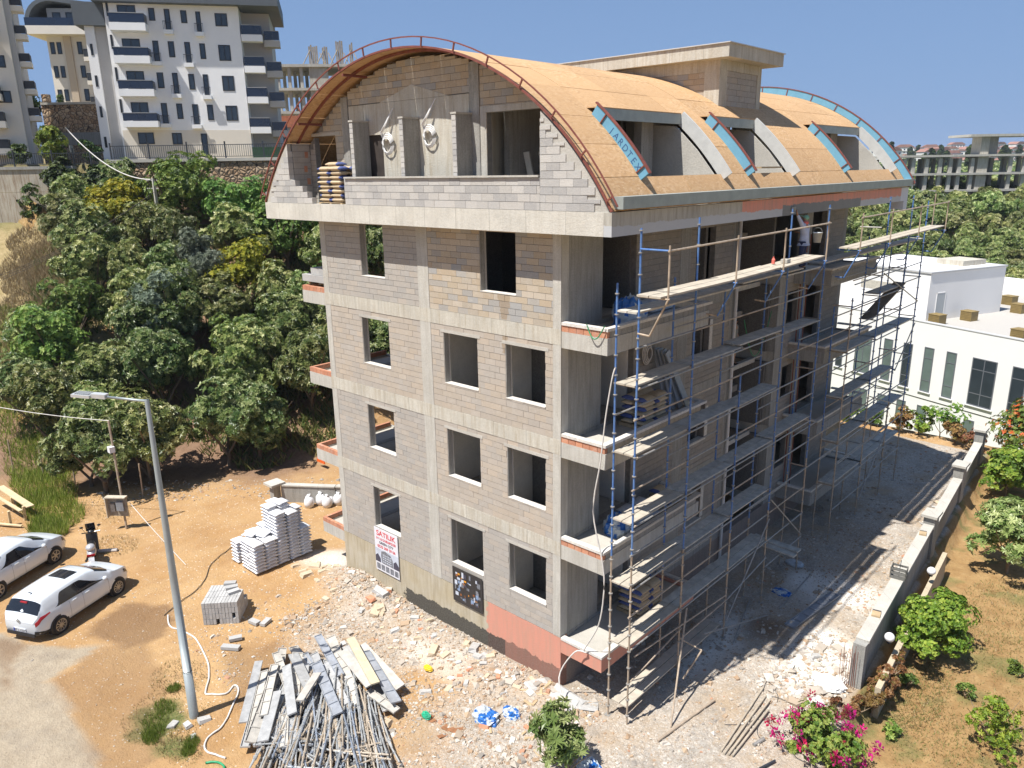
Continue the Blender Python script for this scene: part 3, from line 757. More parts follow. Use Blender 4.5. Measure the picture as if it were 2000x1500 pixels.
# far arch: blue foam panels in a steel frame
nseg = 15
for i in range(nseg):
    t0, t1 = lerp(-TM, TM, i / nseg), lerp(-TM, TM, (i + 1) / nseg)
    arcbar(20.70, AR + 0.01, t0 + 0.003, t1 - 0.003, 0.06, 0.27, 6).build('foam_panel', mblue, bld)
    a = arc(t1, AR); c_ = arc(t1, AR + 0.30); b_ = MB(); b_.beam((a[0], 20.69, a[1]), (c_[0], 20.69, c_[1]), 0.035, 0.035); b_.build('arch_rail_post', mred, bld)
arcbar(20.68, AR + 0.285, -TM, TM, 0.09, 0.035).build('arch_rail', mred, bld)
# gutter box along the eaves
for sx, nm in ((1, 'east'), (-1, 'west')):
    g = MB(); xa = 1.80 if sx > 0 else -12.92
    g.box(xa, -0.45, 13.28, xa + 0.32, 20.95, 13.55); g.build('eaves_gutter', mgal, bld)
# dormers
mboard = mat('cement_board', (0.48, 0.48, 0.46), 0.8, 0.12, 4)
for di, (ya, yb) in enumerate(DORM):
    g = bpy.data.objects.new('dormer', None); COL.objects.link(g); g.parent = bld
    arcbar(ya - 0.05, AR - 0.08, TS - 0.012, TE + 0.012, 0.06, 0.36, 12).build('dormer_cheek', mblue, g)
    arcbar(ya - 0.07, AR + 0.275, TS - 0.02, TE + 0.014, 0.09, 0.035, 12).build('cheek_rail', mred, g)
    for t in (TS + 0.03, TE - 0.012):
        a = arc(t, AR - 0.02); c_ = arc(t, AR + 0.28); b_ = MB(); b_.beam((a[0], ya - 0.065, a[1]), (c_[0], ya - 0.065, c_[1]), 0.035, 0.03); b_.build('cheek_rail_post', mred, g)
    arcbar(yb, AR - 0.08, TS - 0.012, TE + 0.02, 0.06, 0.36, 12).build('dormer_cheek', mboard, g)
    x0, z0 = arc(TS, AR)
    b_ = MB(); b_.box(x0 - 0.03, ya + 0.012, z0 - 0.05, x0 + 0.03, yb - 0.002, z0 + 0.22); b_.build('dormer_header', mgal, g)
    b_ = MB(); b_.box(x0 - 0.36, ya + 0.012, z0 + 0.222, x0 + 0.03, yb - 0.002, z0 + 0.245); b_.build('dormer_lid', mosb, g)
    # inside walls seen through the opening
    tri = [(x0 - 1.0, ROOF1 - 0.04), (1.40, ROOF1 - 0.04)] + [(AX + (AR - 0.14) * math.sin(t), AZ + (AR - 0.14) * math.cos(t)) for t in (TE - 0.01, (TS + TE) / 2, TS)] + [(x0 - 1.0, z0 - 0.02)]
    b_ = MB(); b_.prism(tri, 'y', yb - 0.08, yb - 0.01); b_.build('inner_gable', mplas, g)
    b_ = MB(); b_.prism(tri, 'y', ya + 0.06, ya + 0.14); b_.build('inner_gable', mcg, g)
    L = yb - ya
    for f0, f1 in ((0.14, 0.42), (0.78, 0.93)):
        b_ = MB(); b_.box(x0 - 0.95, ya + L * f0, ROOF1 - 0.04, x0 - 0.7, ya + L * f1, z0 + 0.2); b_.build('inner_pier', mcg, g)
    b_ = MB(); b_.box(x0 - 3.2, ya + 0.1, ROOF1 - 0.04, x0 - 3.0, yb, z0 + 1.0); b_.build('inner_wall', mcg, g)
b_ = MB(); b_.obox(Matrix.Translation((1.22, 8.6, 14.12)) @ Matrix.Rotation(0.1, 4, 'Z'), 0.35, 1.9, 0.05); b_.build('loose_board', mat('timber', (0.46, 0.34, 0.2), 0.8, 0.3, 5), bld)

# --- terrace and gable at the front of the vault
top_in = lambda x0: (lambda u: roofz(x0 + u, AR - 0.13))
GY = 0.27
gx0 = -12.45
block_wall((gx0, GY), (1, 0), 12.9 + 1.2, ROOF1 - 0.045, 17.4, [(-10.75 - gx0, -9.55 - gx0, 13.1, 15.32), (-8.75 - gx0, -3.38 - gx0, 13.1, 16.15), (-2.75 - gx0, -0.2 - gx0, 13.1, 15.62), (-3.36 - gx0, -2.98 - gx0, 13.1, 17.4), (-9.12 - gx0, -8.76 - gx0, 13.1, 17.4)], B_tan, top=top_in(gx0))
gp = MB(); gp.box(-8.75, GY - 0.006, 13.17, -8.0, GY + 0.2, 16.14); gp.box(-7.98, GY - 0.006, 15.25, -7.12, GY + 0.2, 16.14); gp.box(-7.12, GY - 0.006, 13.17, -3.385, GY + 0.2, 16.14)
gp.build('gable_plaster', mcw, bld)
gp = MB(); gp.prism([(-7.2, 16.146), (-4.2, 16.146), (-5.7, 16.55)], 'y', GY - 0.008, GY + 0.02); gp.build('gable_plaster', mcw, bld)
for a, b in ((-9.11, -8.77), (-3.35, -2.99)):
    gp = MB(); gp.box(a, GY - 0.03, 13.17, b, GY + 0.2, min(roofz(a), roofz(b)) - 0.14); gp.build('column', mcg, bld)
gp = MB(); gp.box(-2.98, GY - 0.012, 15.625, -0.62, GY + 0.22, 15.78); gp.build('lintel', mc, bld)
gp = MB(); gp.box(-2.98, GY - 0.01, 13.17, -2.76, GY + 0.21, 15.622); gp.build('door_jamb', mc, bld)
gp = MB(); gp.box(-10.9, GY - 0.012, 15.325, -9.3, GY + 0.21, 15.42); gp.build('lintel', mplas, bld)
mdark = mat('dark_wood', (0.05, 0.04, 0.035), 0.6, 0.3, 5)
gp = MB(); gp.box(-7.97, GY + 0.08, 13.17, -7.14, GY + 0.13, 15.24); gp.build('door_leaf', mdark, bld)
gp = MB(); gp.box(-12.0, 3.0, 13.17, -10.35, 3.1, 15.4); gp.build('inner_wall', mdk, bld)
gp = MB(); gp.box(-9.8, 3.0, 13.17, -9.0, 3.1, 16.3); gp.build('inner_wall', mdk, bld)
# room behind the right terrace door
for bx_ in ((-3.4, 3.4, 13.17, -1.1, 3.55, 16.1), (-3.6, 0.85, 13.17, -3.42, 3.4, 16.6), (-0.12, 0.85, 13.17, 0.0, 1.18, 15.3)):
    gp = MB(); gp.box(*bx_); gp.build('inner_wall', mcw, bld)
gp = MB(); gp.box(-1.75, 3.32, 13.17, -0.8, 3.395, 15.2); gp.build('door_leaf', mdark, bld)
for i, (x, l) in enumerate(((-2.35, 0.2), (-2.1, 0.12))):
    gp = MB(); gp.obox(Matrix.Translation((x, 1.6 + 0.3 * i, 13.9)) @ Matrix.Rotation(0.15, 4, 'X') @ Matrix.Rotation(-0.12, 4, 'Y'), l, 0.05, 1.5); gp.build('leaning_board', mplas, bld)
# party fins on the terrace
for x, y1, top in ((-7.93, 0.27, 15.62), (-5.60, 0.27, 15.6), (-3.44, 0.25, 15.6)):
    f = MB(); f.box(x, -0.33, 13.17, x + 0.16, y1 - 0.012, top); f.build('party_fin', mcg, bld)
    f = MB(); f.box(x - 0.03, -0.36, top + 0.002, x + 0.19, y1 - 0.012, top + 0.05); f.build('fin_coping', mplas, bld)
    for j in range(11):
        q = MB(); q.box(x - 0.004, -0.345, 13.98 + j * 0.147, x + 0.15 + 0.01 * (j % 2), -0.332, 14.115 + j * 0.147, 0, R.random()); q.build('block_end', B_light, bld, tone=True)
# front parapet
block_wall((-8.05, -0.59), (1, 0), 7.86, ROOF1 + 0.003, 13.985, (), B_light, thick=0.18)
c_ = MB(); c_.box(-8.0, -0.64, 13.99, -0.21, -0.38, 14.035); c_.build('parapet_coping', mplas, bld)
# masonry under the arch, right part and left part
rt_lim = lambda z: (AX + math.sqrt(max(0, (AR - 0.11) ** 2 - (z + 0.1 - AZ) ** 2)))
block_wall((-0.187, -0.59), (1, 0), 2.1, ROOF1 + 0.003, 15.6, (), B_light, thick=0.18, right=lambda z: rt_lim(z) + 0.187, top=lambda u: roofz(-0.187 + u, AR - 0.11))
lf = -12.75
def left_step(z):
    if z < 13.42: return -9.85
    if z < 13.62: return -10.1
    if z < 13.82: return -10.35
    if z < 14.0: return -10.75
    return -11.07 + (z - 14) * 0.0
block_wall((lf, -0.59), (1, 0), 3.0, ROOF1 + 0.003, 15.05, (), B_light, thick=0.18, left=lambda z: (2 * AX - rt_lim(z)) - lf, right=lambda z: left_step(z) - lf, top=lambda u: roofz(lf + u, AR - 0.11))
block_wall((-11.05, -0.40), (0, 1), 0.66, ROOF1 + 0.003, 15.6, (), B_grey, thick=0.15, top=lambda u: roofz(-11.05, AR - 0.13))
for z in (15.35, 14.3, 14.75, 13.9):
    q = MB(); q.box(-11.062, -0.05 + (z * 7 % 1) * 0.4, z - 0.1, -11.04, 0.07 + (z * 7 % 1) * 0.4, z + 0.1 + (0.2 if z > 15 else 0), 0, 0.3); q.build('brick', B_orange, bld, tone=True)
block_wall((0.0 - 0.187 + 0.002, -0.40), (0, 1), 0.66, ROOF1 + 0.003, 15.5, (), B_light, thick=0.15)
fill = MB()
pr_ = [(-0.18, ROOF1 - 0.03), (AX + math.sqrt((AR - 0.11) ** 2 - (ROOF1 - 0.03 - AZ) ** 2), ROOF1 - 0.03)]
t0_, t1_ = math.asin((pr_[1][0] - AX) / (AR - 0.11)), math.asin((-0.18 - AX) / (AR - 0.11))
pr_ += [arc(lerp(t0_, t1_, i / 12), AR - 0.11) for i in range(1, 13)]
fill.prism(pr_, 'y', -0.568, -0.43); fill.build('mortar_fill', mplas, bld)
fill = MB(); pl_ = [(2 * AX - pr_[1][0], ROOF1 - 0.03), (-10.4, ROOF1 - 0.03), (-10.4, 13.5), (-11.1, 14.0)] + [arc(-lerp(math.asin((-11.1 - AX) / -(AR - 0.11)), t0_, i / 10), AR - 0.11) for i in range(0, 10)]
fill.prism(pl_, 'y', -0.568, -0.43); fill.build('mortar_fill', mplas, bld)
# roof-top housing
hx0, hx1, hy0, hy1, hz = -6.6, -0.87, 9.2, 12.2, 17.5
h = MB(); h.box(hx0, hy0, 15.6, hx1, hy0 + 0.2, 16.2); 
for a, b in ((hx1 - 0.55, hx1), (hx0, hx0 + 0.3), (-4.2, -3.8)): h.box(a, hy0, 16.2, b, hy0 + 0.2, hz)
h.box(hx0, hy0 + 0.001, 17.15, hx1 - 0.001, hy0 + 0.2, hz - 0.001)
h.box(hx1 - 0.2, hy0 + 0.2, 15.6, hx1, hy0 + 0.5, hz); h.box(hx1 - 0.2, hy1 - 0.3, 15.6, hx1, hy1, hz); h.box(hx1 - 0.2, hy0 + 0.5, 17.2, hx1 - 0.002, hy1 - 0.3, hz - 0.002)
h.box(hx0, hy1 - 0.2, 15.6, hx1 - 0.21, hy1, hz)
h.build('roof_housing_frame', mcw, bld)
block_wall((-3.8, hy0 + 0.02), (1, 0), 3.8 - 0.87 - 0.55, 15.7, 17.15, (), B_tan, bl=0.4)
block_wall((hx0 + 0.3, hy0 + 0.02), (1, 0), 2.1, 16.2, 17.15, (), B_tan, bl=0.4)
block_wall((hx1 - 0.02, hy0 + 0.5), (0, 1), hy1 - hy0 - 0.8, 15.7, 17.2, (), B_grey, bl=0.4)
h = MB(); h.box(-8.1, 8.75, hz, -0.35, 12.75, hz + 0.4); h.build('housing_slab', mcw, bld)
h = MB(); h.box(-8.15, 8.70, hz + 0.402, -0.30, 12.8, hz + 0.43); h.build('slab_capping', mat('zinc', (0.5, 0.5, 0.5), 0.5, 0.1), bld)
# shadow-side drip boards and conduits
for x, zt in ((-6.55, 15.95), (-4.68, 16.1)):
    for q in range(4):
        hse = MB(); ph = q * 0.5; pts = [(x, GY - 0.03, zt), (x - 0.02, GY - 0.10, zt - 0.12), (x - 0.16 - 0.015 * q, GY - 0.14, zt - 0.36), (x - 0.40 - 0.012 * q, GY - 0.15 - 0.015 * q, zt - 0.66)]
        cx_, cz_ = x - 0.26, zt - 0.98 - 0.015 * q
        for s in range(13):
            an = PI * 0.8 + s / 12 * 2 * PI * 0.97; rr = 0.25 - 0.028 * q
            pts.append((cx_ + rr * 1.15 * math.cos(an), GY - 0.05 - 0.012 * q - 0.004 * s, cz_ + rr * 1.25 * math.sin(an)))
        hse.tube(pts, 0.017, 6); hse.build('conduit_loop', mat('white_plastic', (0.72, 0.72, 0.72), 0.4, 0.05), bld, smooth=True)

# --- emit the blocks: the 300 nearest the viewpoint as separate parts, the rest joined
BLKS.sort(key=lambda b: (Vector(b[0]) - CP).length)
unit = {}
def unit_mesh(m):
    if m.name not in unit:
        mb = MB(); mb.box(-.5, -.5, -.5, .5, .5, .5); unit[m.name] = mb.mesh('block', m, tone=True)
    return unit[m.name]
front = [b for b in BLKS if b[1] > 0.25 and b[4] == (1, 0)][:300]
fid = set(id(b) for b in front)
bm_all = {}
rest = MB(); rmats = [B_tan, B_pink, B_grey, B_light, rb]
for b in BLKS:
    c, L, H_, T, u, m, t = b
    if id(b) in fid:
        o = link('block', unit_mesh(m), bld); o.location = c; o.scale = (L, T, H_)
    else:
        if u == (1, 0): rest.box(c[0] - L / 2, c[1] - T / 2, c[2] - H_ / 2, c[0] + L / 2, c[1] + T / 2, c[2] + H_ / 2, rmats.index(m), t)
        else: rest.box(c[0] - T / 2, c[1] - L / 2, c[2] - H_ / 2, c[0] + T / 2, c[1] + L / 2, c[2] + H_ / 2, rmats.index(m), t)
tag(rest.build('blockwork', rmats, bld, tone=True), kind='stuff')

# ================================================================== VEGETATION
def leaf_card(mb, p, d, up, L, Wd, t, m=0):
    s = d.cross(up)
    if s.length < 1e-4: s = d.cross(Vector((1, 0, 0)))
    s = s.normalized() * Wd
    q = p + d * (L * 0.5) + up * (L * 0.06)
    mb.v += [tuple(p), tuple(q - s), tuple(p + d * L - up * L * 0.12), tuple(q + s)]
    o = len(mb.v) - 4
    mb.f += [(o, o + 1, o + 2, o + 3)]; mb.m += [m]; mb.t += [t]
def crown_mesh(seed, rx, ry, rz, zc, nclump, nros, nleaf, L, Wd, name, material, tmin=0.0, tmax=1.0, flat=0.25, inner=0.8):
    r = random.Random(seed); mb = MB()
    for c in range(nclump):
        while True:
            u = Vector((r.uniform(-1, 1), r.uniform(-1, 1), r.uniform(-0.75, 1)))
            if 0.35 < u.length < 1: break
        cen = Vector((u.x * rx, u.y * ry, u.z * rz)) * r.uniform(inner * 0.75, 1.0)
        cr = r.uniform(0.14, 0.40) * min(rx, rz) * 1.1
        ct = r.uniform(-0.12, 0.12)
        for k in range(nros):
            n = Vector((r.gauss(0, 1), r.gauss(0, 1), r.gauss(0.35, 0.9)))
            n.normalize()
            p = cen + Vector((n.x, n.y, n.z * 0.8)) * cr * r.uniform(0.72, 1.08)
            ax = (n + Vector((0, 0, flat)) + cen.normalized() * 0.4).normalized()
            a = ax.orthogonal().normalized(); b = ax.cross(a)
            t0 = min(1, max(0, lerp(tmin, tmax, r.random()) + ct))
            ph = r.random() * 6.28
            for i in range(nleaf):
                q = ph + 2 * PI * i / nleaf + r.uniform(-0.3, 0.3); lift = r.uniform(0.1, 0.75)
                d = (a * math.cos(q) + b * math.sin(q) + ax * lift).normalized()
                leaf_card(mb, p + Vector((0, 0, zc)), d, ax, L * r.uniform(0.7, 1.15), Wd * r.uniform(0.8, 1.2), min(1, max(0, t0 + r.uniform(-0.1, 0.1))))
    return mb.mesh(name, material, tone=True)
def trunk_mesh(seed, h, rad, spread, material, name='trunk'):
    r = random.Random(seed); mb = MB()
    nb = r.choice((3, 4, 5)); hb = h * r.uniform(0.12, 0.25)
    mb.tube([(0, 0, -0.3), (r.uniform(-.05, .05), r.uniform(-.05, .05), hb)], [rad * 1.2, rad], 7)
    for i in range(nb):
        an = 2 * PI * i / nb + r.uniform(-.4, .4); pts = [(0, 0, hb * 0.8)]; rr = [rad * 0.75]
        x = y = 0; z = hb
        for s in range(4):
            x += math.cos(an) * spread * 0.24 * r.uniform(.7, 1.3); y += math.sin(an) * spread * 0.24 * r.uniform(.7, 1.3); z += (h - hb) * 0.24
            pts.append((x, y, z)); rr.append(rad * (0.6 - 0.13 * s))
        mb.tube(pts, rr, 6)
        mb.tube([pts[2], (pts[2][0] - math.sin(an) * spread * 0.3, pts[2][1] + math.cos(an) * spread * 0.3, pts[2][2] + (h - hb) * 0.3)], [rad * .3, rad * .12], 5)
    return mb.mesh(name, material, smooth=True)
bark = mat('bark', (0.17, 0.125, 0.085), 0.9, 0.35, 12, 0.4)
bark_pale = mat('bark_pale', (0.27, 0.20, 0.13), 0.9, 0.35, 12, 0.4)
lf_loquat = mat_leaf('leaf_loquat', [(0.05, 0.085, 0.018), (0.10, 0.15, 0.034), (0.175, 0.225, 0.06), (0.29, 0.32, 0.11), (0.46, 0.47, 0.21)], 0.42, 0.3, 0.5)
lf_bright = mat_leaf('leaf_bright', [(0.05, 0.10, 0.02), (0.10, 0.18, 0.03), (0.17, 0.26, 0.05), (0.26, 0.33, 0.08)])
lf_yellow = mat_leaf('leaf_yellow', [(0.10, 0.13, 0.008), (0.19, 0.21, 0.012), (0.30, 0.30, 0.02), (0.40, 0.36, 0.03)])
lf_olive = mat_leaf('leaf_olive', [(0.08, 0.11, 0.075), (0.15, 0.19, 0.13), (0.22, 0.27, 0.19), (0.32, 0.37, 0.27)])
lf_dark = mat_leaf('leaf_ivy', [(0.012, 0.025, 0.008), (0.03, 0.06, 0.015), (0.06, 0.10, 0.02), (0.12, 0.17, 0.03)])
lf_citrus = mat_leaf('leaf_citrus', [(0.05, 0.10, 0.010), (0.10, 0.18, 0.015), (0.17, 0.26, 0.03), (0.28, 0.34, 0.05)])
PROTO = {}
def proto_tree(key, mk_crown, mk_trunk):
    PROTO[key] = (mk_crown, mk_trunk)
for i in range(5):
    PROTO['loquat%d' % i] = (crown_mesh(100 + i, 1.9, 1.9, 1.55, 2.3, 42, 54, 7, 0.195, 0.035, 'crown', lf_loquat), trunk_mesh(i, 3.0, 0.09, 1.7, bark))
for i in range(3):
    PROTO['far%d' % i] = (crown_mesh(140 + i, 2.4, 2.4, 2.0, 2.6, 32, 44, 6, 0.32, 0.062, 'crown', lf_loquat, 0.15, 0.95), trunk_mesh(20 + i, 3.4, 0.12, 2.0, bark))
PROTO['bright0'] = (crown_mesh(160, 1.7, 1.7, 1.6, 2.2, 34, 52, 7, 0.155, 0.034, 'crown', lf_bright), trunk_mesh(30, 3.0, 0.09, 1.5, bark))
PROTO['yellow0'] = (crown_mesh(170, 1.6, 1.6, 1.6, 2.0, 32, 54, 7, 0.14, 0.03, 'crown', lf_yellow), trunk_mesh(31, 2.6, 0.08, 1.4, bark))
PROTO['olive0'] = (crown_mesh(180, 1.4, 1.4, 1.7, 2.3, 34, 44, 8, 0.15, 0.022, 'crown', lf_olive), trunk_mesh(32, 3.0, 0.1, 1.2, bark_pale))
seen = set()
def tree(kind, x, y, s=1.0, label='', cat='tree', group=None, name=None, z=None, rz=None, sz=None):
    cm, tm = PROTO[kind]
    nm = name or {'l': 'loquat_tree', 'f': 'orchard_tree', 'b': 'leafy_tree', 'y': 'yellow_green_tree', 'o': 'olive_tree'}[kind[0]]
    t = thing(nm, label, cat, (x, y, hgt(x, y) if z is None else z), R.uniform(0, 6.28) if rz is None else rz, group)
    t.scale = (s, s, sz or s * R.uniform(0.9, 1.1))
    link('trunk', tm, t); link('crown', cm, t)
    return t

_o1 = 'zeroth first second third fourth fifth sixth seventh eighth ninth tenth eleventh twelfth thirteenth fourteenth fifteenth sixteenth seventeenth eighteenth nineteenth'.split()
def ordn(n):
    if n < 20: return _o1[n]
    t_ = ('twenty', 'thirty', 'forty')[n // 10 - 2]
    return {20: 'twentieth', 30: 'thirtieth', 40: 'fortieth'}[n] if n % 10 == 0 else t_ + '-' + _o1[n % 10]
# ---- loquat orchard on the slope to the left
ORC = 'loquat trees of the orchard on the slope'
LBL = 'loquat tree with dull green long leaves among the others on the orchard slope'
pts_used = []
def clear(x, y, dmin):
    for a, b in pts_used:
        if (a - x) ** 2 + (b - y) ** 2 < dmin * dmin: return False
    pts_used.append((x, y)); return True
special = [('olive0', -20.8, 45.0, 1.5, 'silvery grey-green olive tree in the middle of the loquat orchard, the wider and lower one'), ('olive0', -19.7, 49.0, 1.4, 'silvery grey-green olive tree just uphill of the wider olive tree'),
           ('yellow0', -16.9, 49.0, 1.35, 'bright yellow-green bushy tree between the orchard and the unfinished building'), ('yellow0', -28.4, 57.0, 1.45, 'bright yellow-green tree below the stone retaining wall'),
           ('bright0', -26.2, 43.0, 1.3, 'fresh green leafy tree beside the footpath at the left edge'), ('bright0', -24.2, 57.8, 1.8, 'tall dark green fruit tree reaching the stone retaining wall'),
           ('bright0', -19.4, 56.5, 1.5, 'green leafy tree below the railing, left of the roof overhang'), ('bright0', -15.6, 54.0, 1.4, 'fresh green leafy tree just under the roof overhang')]
for kd, r_, d_, s_, lb in special:
    p = rd(r_, d_); pts_used.append((p.x, p.y)); tree(kd, p.x, p.y, s_, lb)
n_or = 0; row_ = 0
for d_ in [35.2, 38.0, 40.8, 43.7, 46.7, 49.8, 53.0, 56.2, 59.0]:
    r_ = -0.62 * d_ - 0.5
    lim = -7.0 if d_ > 43 else -0.30 * d_
    if d_ < 36: r_ = -0.60 * d_; lim = -0.47 * d_
    if d_ > 45: r_ = -0.555 * d_
    row_ += 1; col_ = 0
    while r_ < lim:
        rr = r_ + R.uniform(-0.6, 0.6); dd = d_ + R.uniform(-0.7, 0.7); r_ += 2.9
        if 36 < d_ < 39.5 and -14.5 < rr: continue
        p = rd(rr, dd)
        if not clear(p.x, p.y, 2.3): continue
        n_or += 1
        col_ += 1
        br_ = R.random() < 0.10
        tree('bright0' if br_ else 'loquat%d' % R.randrange(5), p.x, p.y, R.uniform(0.95, 1.32), ('fresh green leafy tree,' if br_ else 'dull green loquat tree,') + ' %s from the left in the %s row up the orchard slope' % (ordn(col_), ordn(row_)), group=ORC)
# two nearest trees with features of their own
p = rd(-19.6, 34.2); tree('loquat1', p.x, p.y, 1.15, 'loquat tree with yellowed leaves and bare stems behind the scooter and the meter box')
p = rd(-13.3, 37.8); tree('loquat3', p.x, p.y, 1.1, 'loquat tree standing on the reddish ground behind the low block wall')
p = rd(-11.2, 40.8); tree('loquat0', p.x, p.y, 1.15, 'loquat tree right beside the lowest small balconies')
# ---- orchard on the right, beyond the white school
ORR = 'trees of the large orchard beyond the white building'
LBR = 'round green orchard tree in the large grove beyond the white building'
pts_used = []
d_ = 79.0; row_ = 0
while d_ < 150:
    r_ = 0.30 * d_; step = 3.9 + (d_ - 79) * 0.018; row_ += 1; col_ = 0
    while r_ < 0.70 * d_:
        p = rd(r_ + R.uniform(-0.9, 0.9), d_ + R.uniform(-0.9, 0.9)); r_ += step
        z = hgt(p.x, p.y)
        col_ += 1
        tree('far%d' % R.randrange(3), p.x, p.y, R.uniform(0.95, 1.3), 'round orchard tree beyond the white building, %s from the left in the %s row' % (ordn(col_), ordn(row_)), group=ORR)
    d_ += step * 0.95
p = rd(46.5, 72.5); tree('bright0', p.x, p.y, 2.1, 'bright green tree at the right edge behind the flat white roof')
p = rd(42.5, 76.5); tree('bright0', p.x, p.y, 1.7, 'bright green tree left of the one at the right edge, behind the white roof')

# ================================================================== UPPER LEFT: retaining walls, towers
mstone, nt, b = _nodes('rubble_stone')
v = nt.nodes.new('ShaderNodeTexVoronoi'); v.inputs['Scale'].default_value = 3.2; nt.links.new(pos(nt), v.inputs['Vector'])
v2 = nt.nodes.new('ShaderNodeTexVoronoi'); v2.feature = 'DISTANCE_TO_EDGE'; v2.inputs['Scale'].default_value = 3.2; nt.links.new(pos(nt), v2.inputs['Vector'])
s_ = nt.nodes.new('ShaderNodeSeparateColor'); nt.links.new(v.outputs['Color'], s_.inputs[0])
c = ramp(nt, s_.outputs[0], [(0, (0.30, 0.19, 0.11)), (0.3, (0.42, 0.29, 0.18)), (0.6, (0.24, 0.16, 0.10)), (0.8, (0.48, 0.36, 0.24)), (1, (0.34, 0.26, 0.19))])
c = mixc(nt, mth(nt, 'LESS_THAN', v2.outputs[0], 0.05), c, (0.06, 0.045, 0.035))
setc(nt, b, c); b.inputs['Roughness'].default_value = 0.95; bump(nt, b, v2.outputs[0], 0.9, 0.15)
mret = mat_concrete('stained_concrete', (0.46, 0.41, 0.32), 1.0, (0.22, 0.13, 0.06))
mrail = mat('dark_railing', (0.03, 0.035, 0.045), 0.5, 0.1)
def frame_mat(r_, d_, z, rot):
    """local frame: x to the right, y away, z up, at the place r, d; rot tilts the facade (positive: right end farther)"""
    p = rd(r_, d_, z); A = RT * math.cos(rot) + FW * math.sin(rot); B = Vector((-A.y, A.x, 0))
    return Matrix(((A.x, B.x, 0, p.x), (A.y, B.y, 0, p.y), (0, 0, 1, z), (0, 0, 0, 1)))
def empty_at(name, M, label, cat):
    e = thing(name, label, cat); e.matrix_basis = M; return e
# stone wall, right part
e = empty_at('stone_retaining_wall', frame_mat(-30.4, 60.6, 0, 0.0), 'brown rubble stone retaining wall below the white tower', 'wall')
mb = MB(); mb.box(0, 0, 9.5, 22, 0.5, 15.15); mb.build('stonework', mstone, e)
mb = MB(); mb.box(-0.1, -0.12, 15.153, 22.1, 0.62, 15.38); mb.build('coping', mplas, e)
e = empty_at('concrete_retaining_wall', frame_mat(-47, 60.2, 0, 0.0), 'rust stained concrete retaining wall at the upper left', 'wall')
for i in range(7):
    mb = MB(); mb.box(i * 2.0 + 0.01, 0, 9.5, i * 2.0 + 1.99, 0.4, 13.1); mb.build('wall_panel', mret, e)
    mb = MB(); mb.box(i * 2.0 + 0.01, 0, 13.12, i * 2.0 + 1.99, 0.4, 14.75); mb.build('wall_panel', mret, e)
mb = MB(); mb.box(-0.2, -0.1, 14.753, 14.1, 0.5, 14.98); mb.build('coping', mcg, e)
def railing(nm, lab, M, L, h, gap=0.16, post=2.9):
    e = empty_at(nm, M, lab, 'railing')
    mb = MB(); mb.box(0, -0.02, h - 0.05, L, 0.02, h); mb.build('top_rail', mrail, e)
    mb = MB(); mb.box(0, -0.02, 0.1, L, 0.02, 0.14); mb.build('bottom_rail', mrail, e)
    for i in range(int(L / post) + 1):
        mb = MB(); mb.box(i * post - 0.045, -0.045, 0, i * post + 0.045, 0.045, h + 0.22); mb.build('post', mrail, e)
    mb = MB(); n = int(L / gap)
    for i in range(n): mb.box(i * gap + 0.03, -0.012, 0.14, i * gap + 0.055, 0.012, h - 0.05)
    tag(mb.build('bars', mrail, e), kind='stuff')
railing('railing', 'black metal railing on the stone wall in front of the white tower', frame_mat(-30.2, 60.8, 15.38, 0), 20.5, 1.0)
railing('railing', 'black metal railing on the stained concrete wall at the left edge', frame_mat(-43.2, 60.4, 14.98, 0), 12.6, 0.95)
# upper stepped garden walls behind
e = empty_at('stone_garden_wall', frame_mat(-41.5, 71.5, 0, 0), 'ochre stone garden wall behind the railing, left of the white tower', 'wall')
mb = MB(); mb.box(0, 0, 15.0, 7, 0.5, 16.9); mb.build('lower_stonework', mstone, e)
mb = MB(); mb.box(0, 0.1, 16.9, 7, 0.5, 17.7); mb.build('grey_band', mcg, e)
mb = MB(); mb.box(0, 0.6, 17.4, 7, 1.0, 18.0); mb.build('grey_band', mcg, e)
mb = MB(); mb.box(-0.2, 1.2, 17.6, 7, 1.8, 20.4); mb.build('upper_stonework', mstone, e)
mb = MB(); mb.box(-0.2, 1.1, 20.403, 7, 1.9, 20.6); mb.build('coping', mplas, e)
for x in (0.0, 4.7):
    mb = MB(); mb.box(x, 1.1, 20.6, x + 0.5, 1.7, 21.3); mb.build('wall_pier', mstone, e)

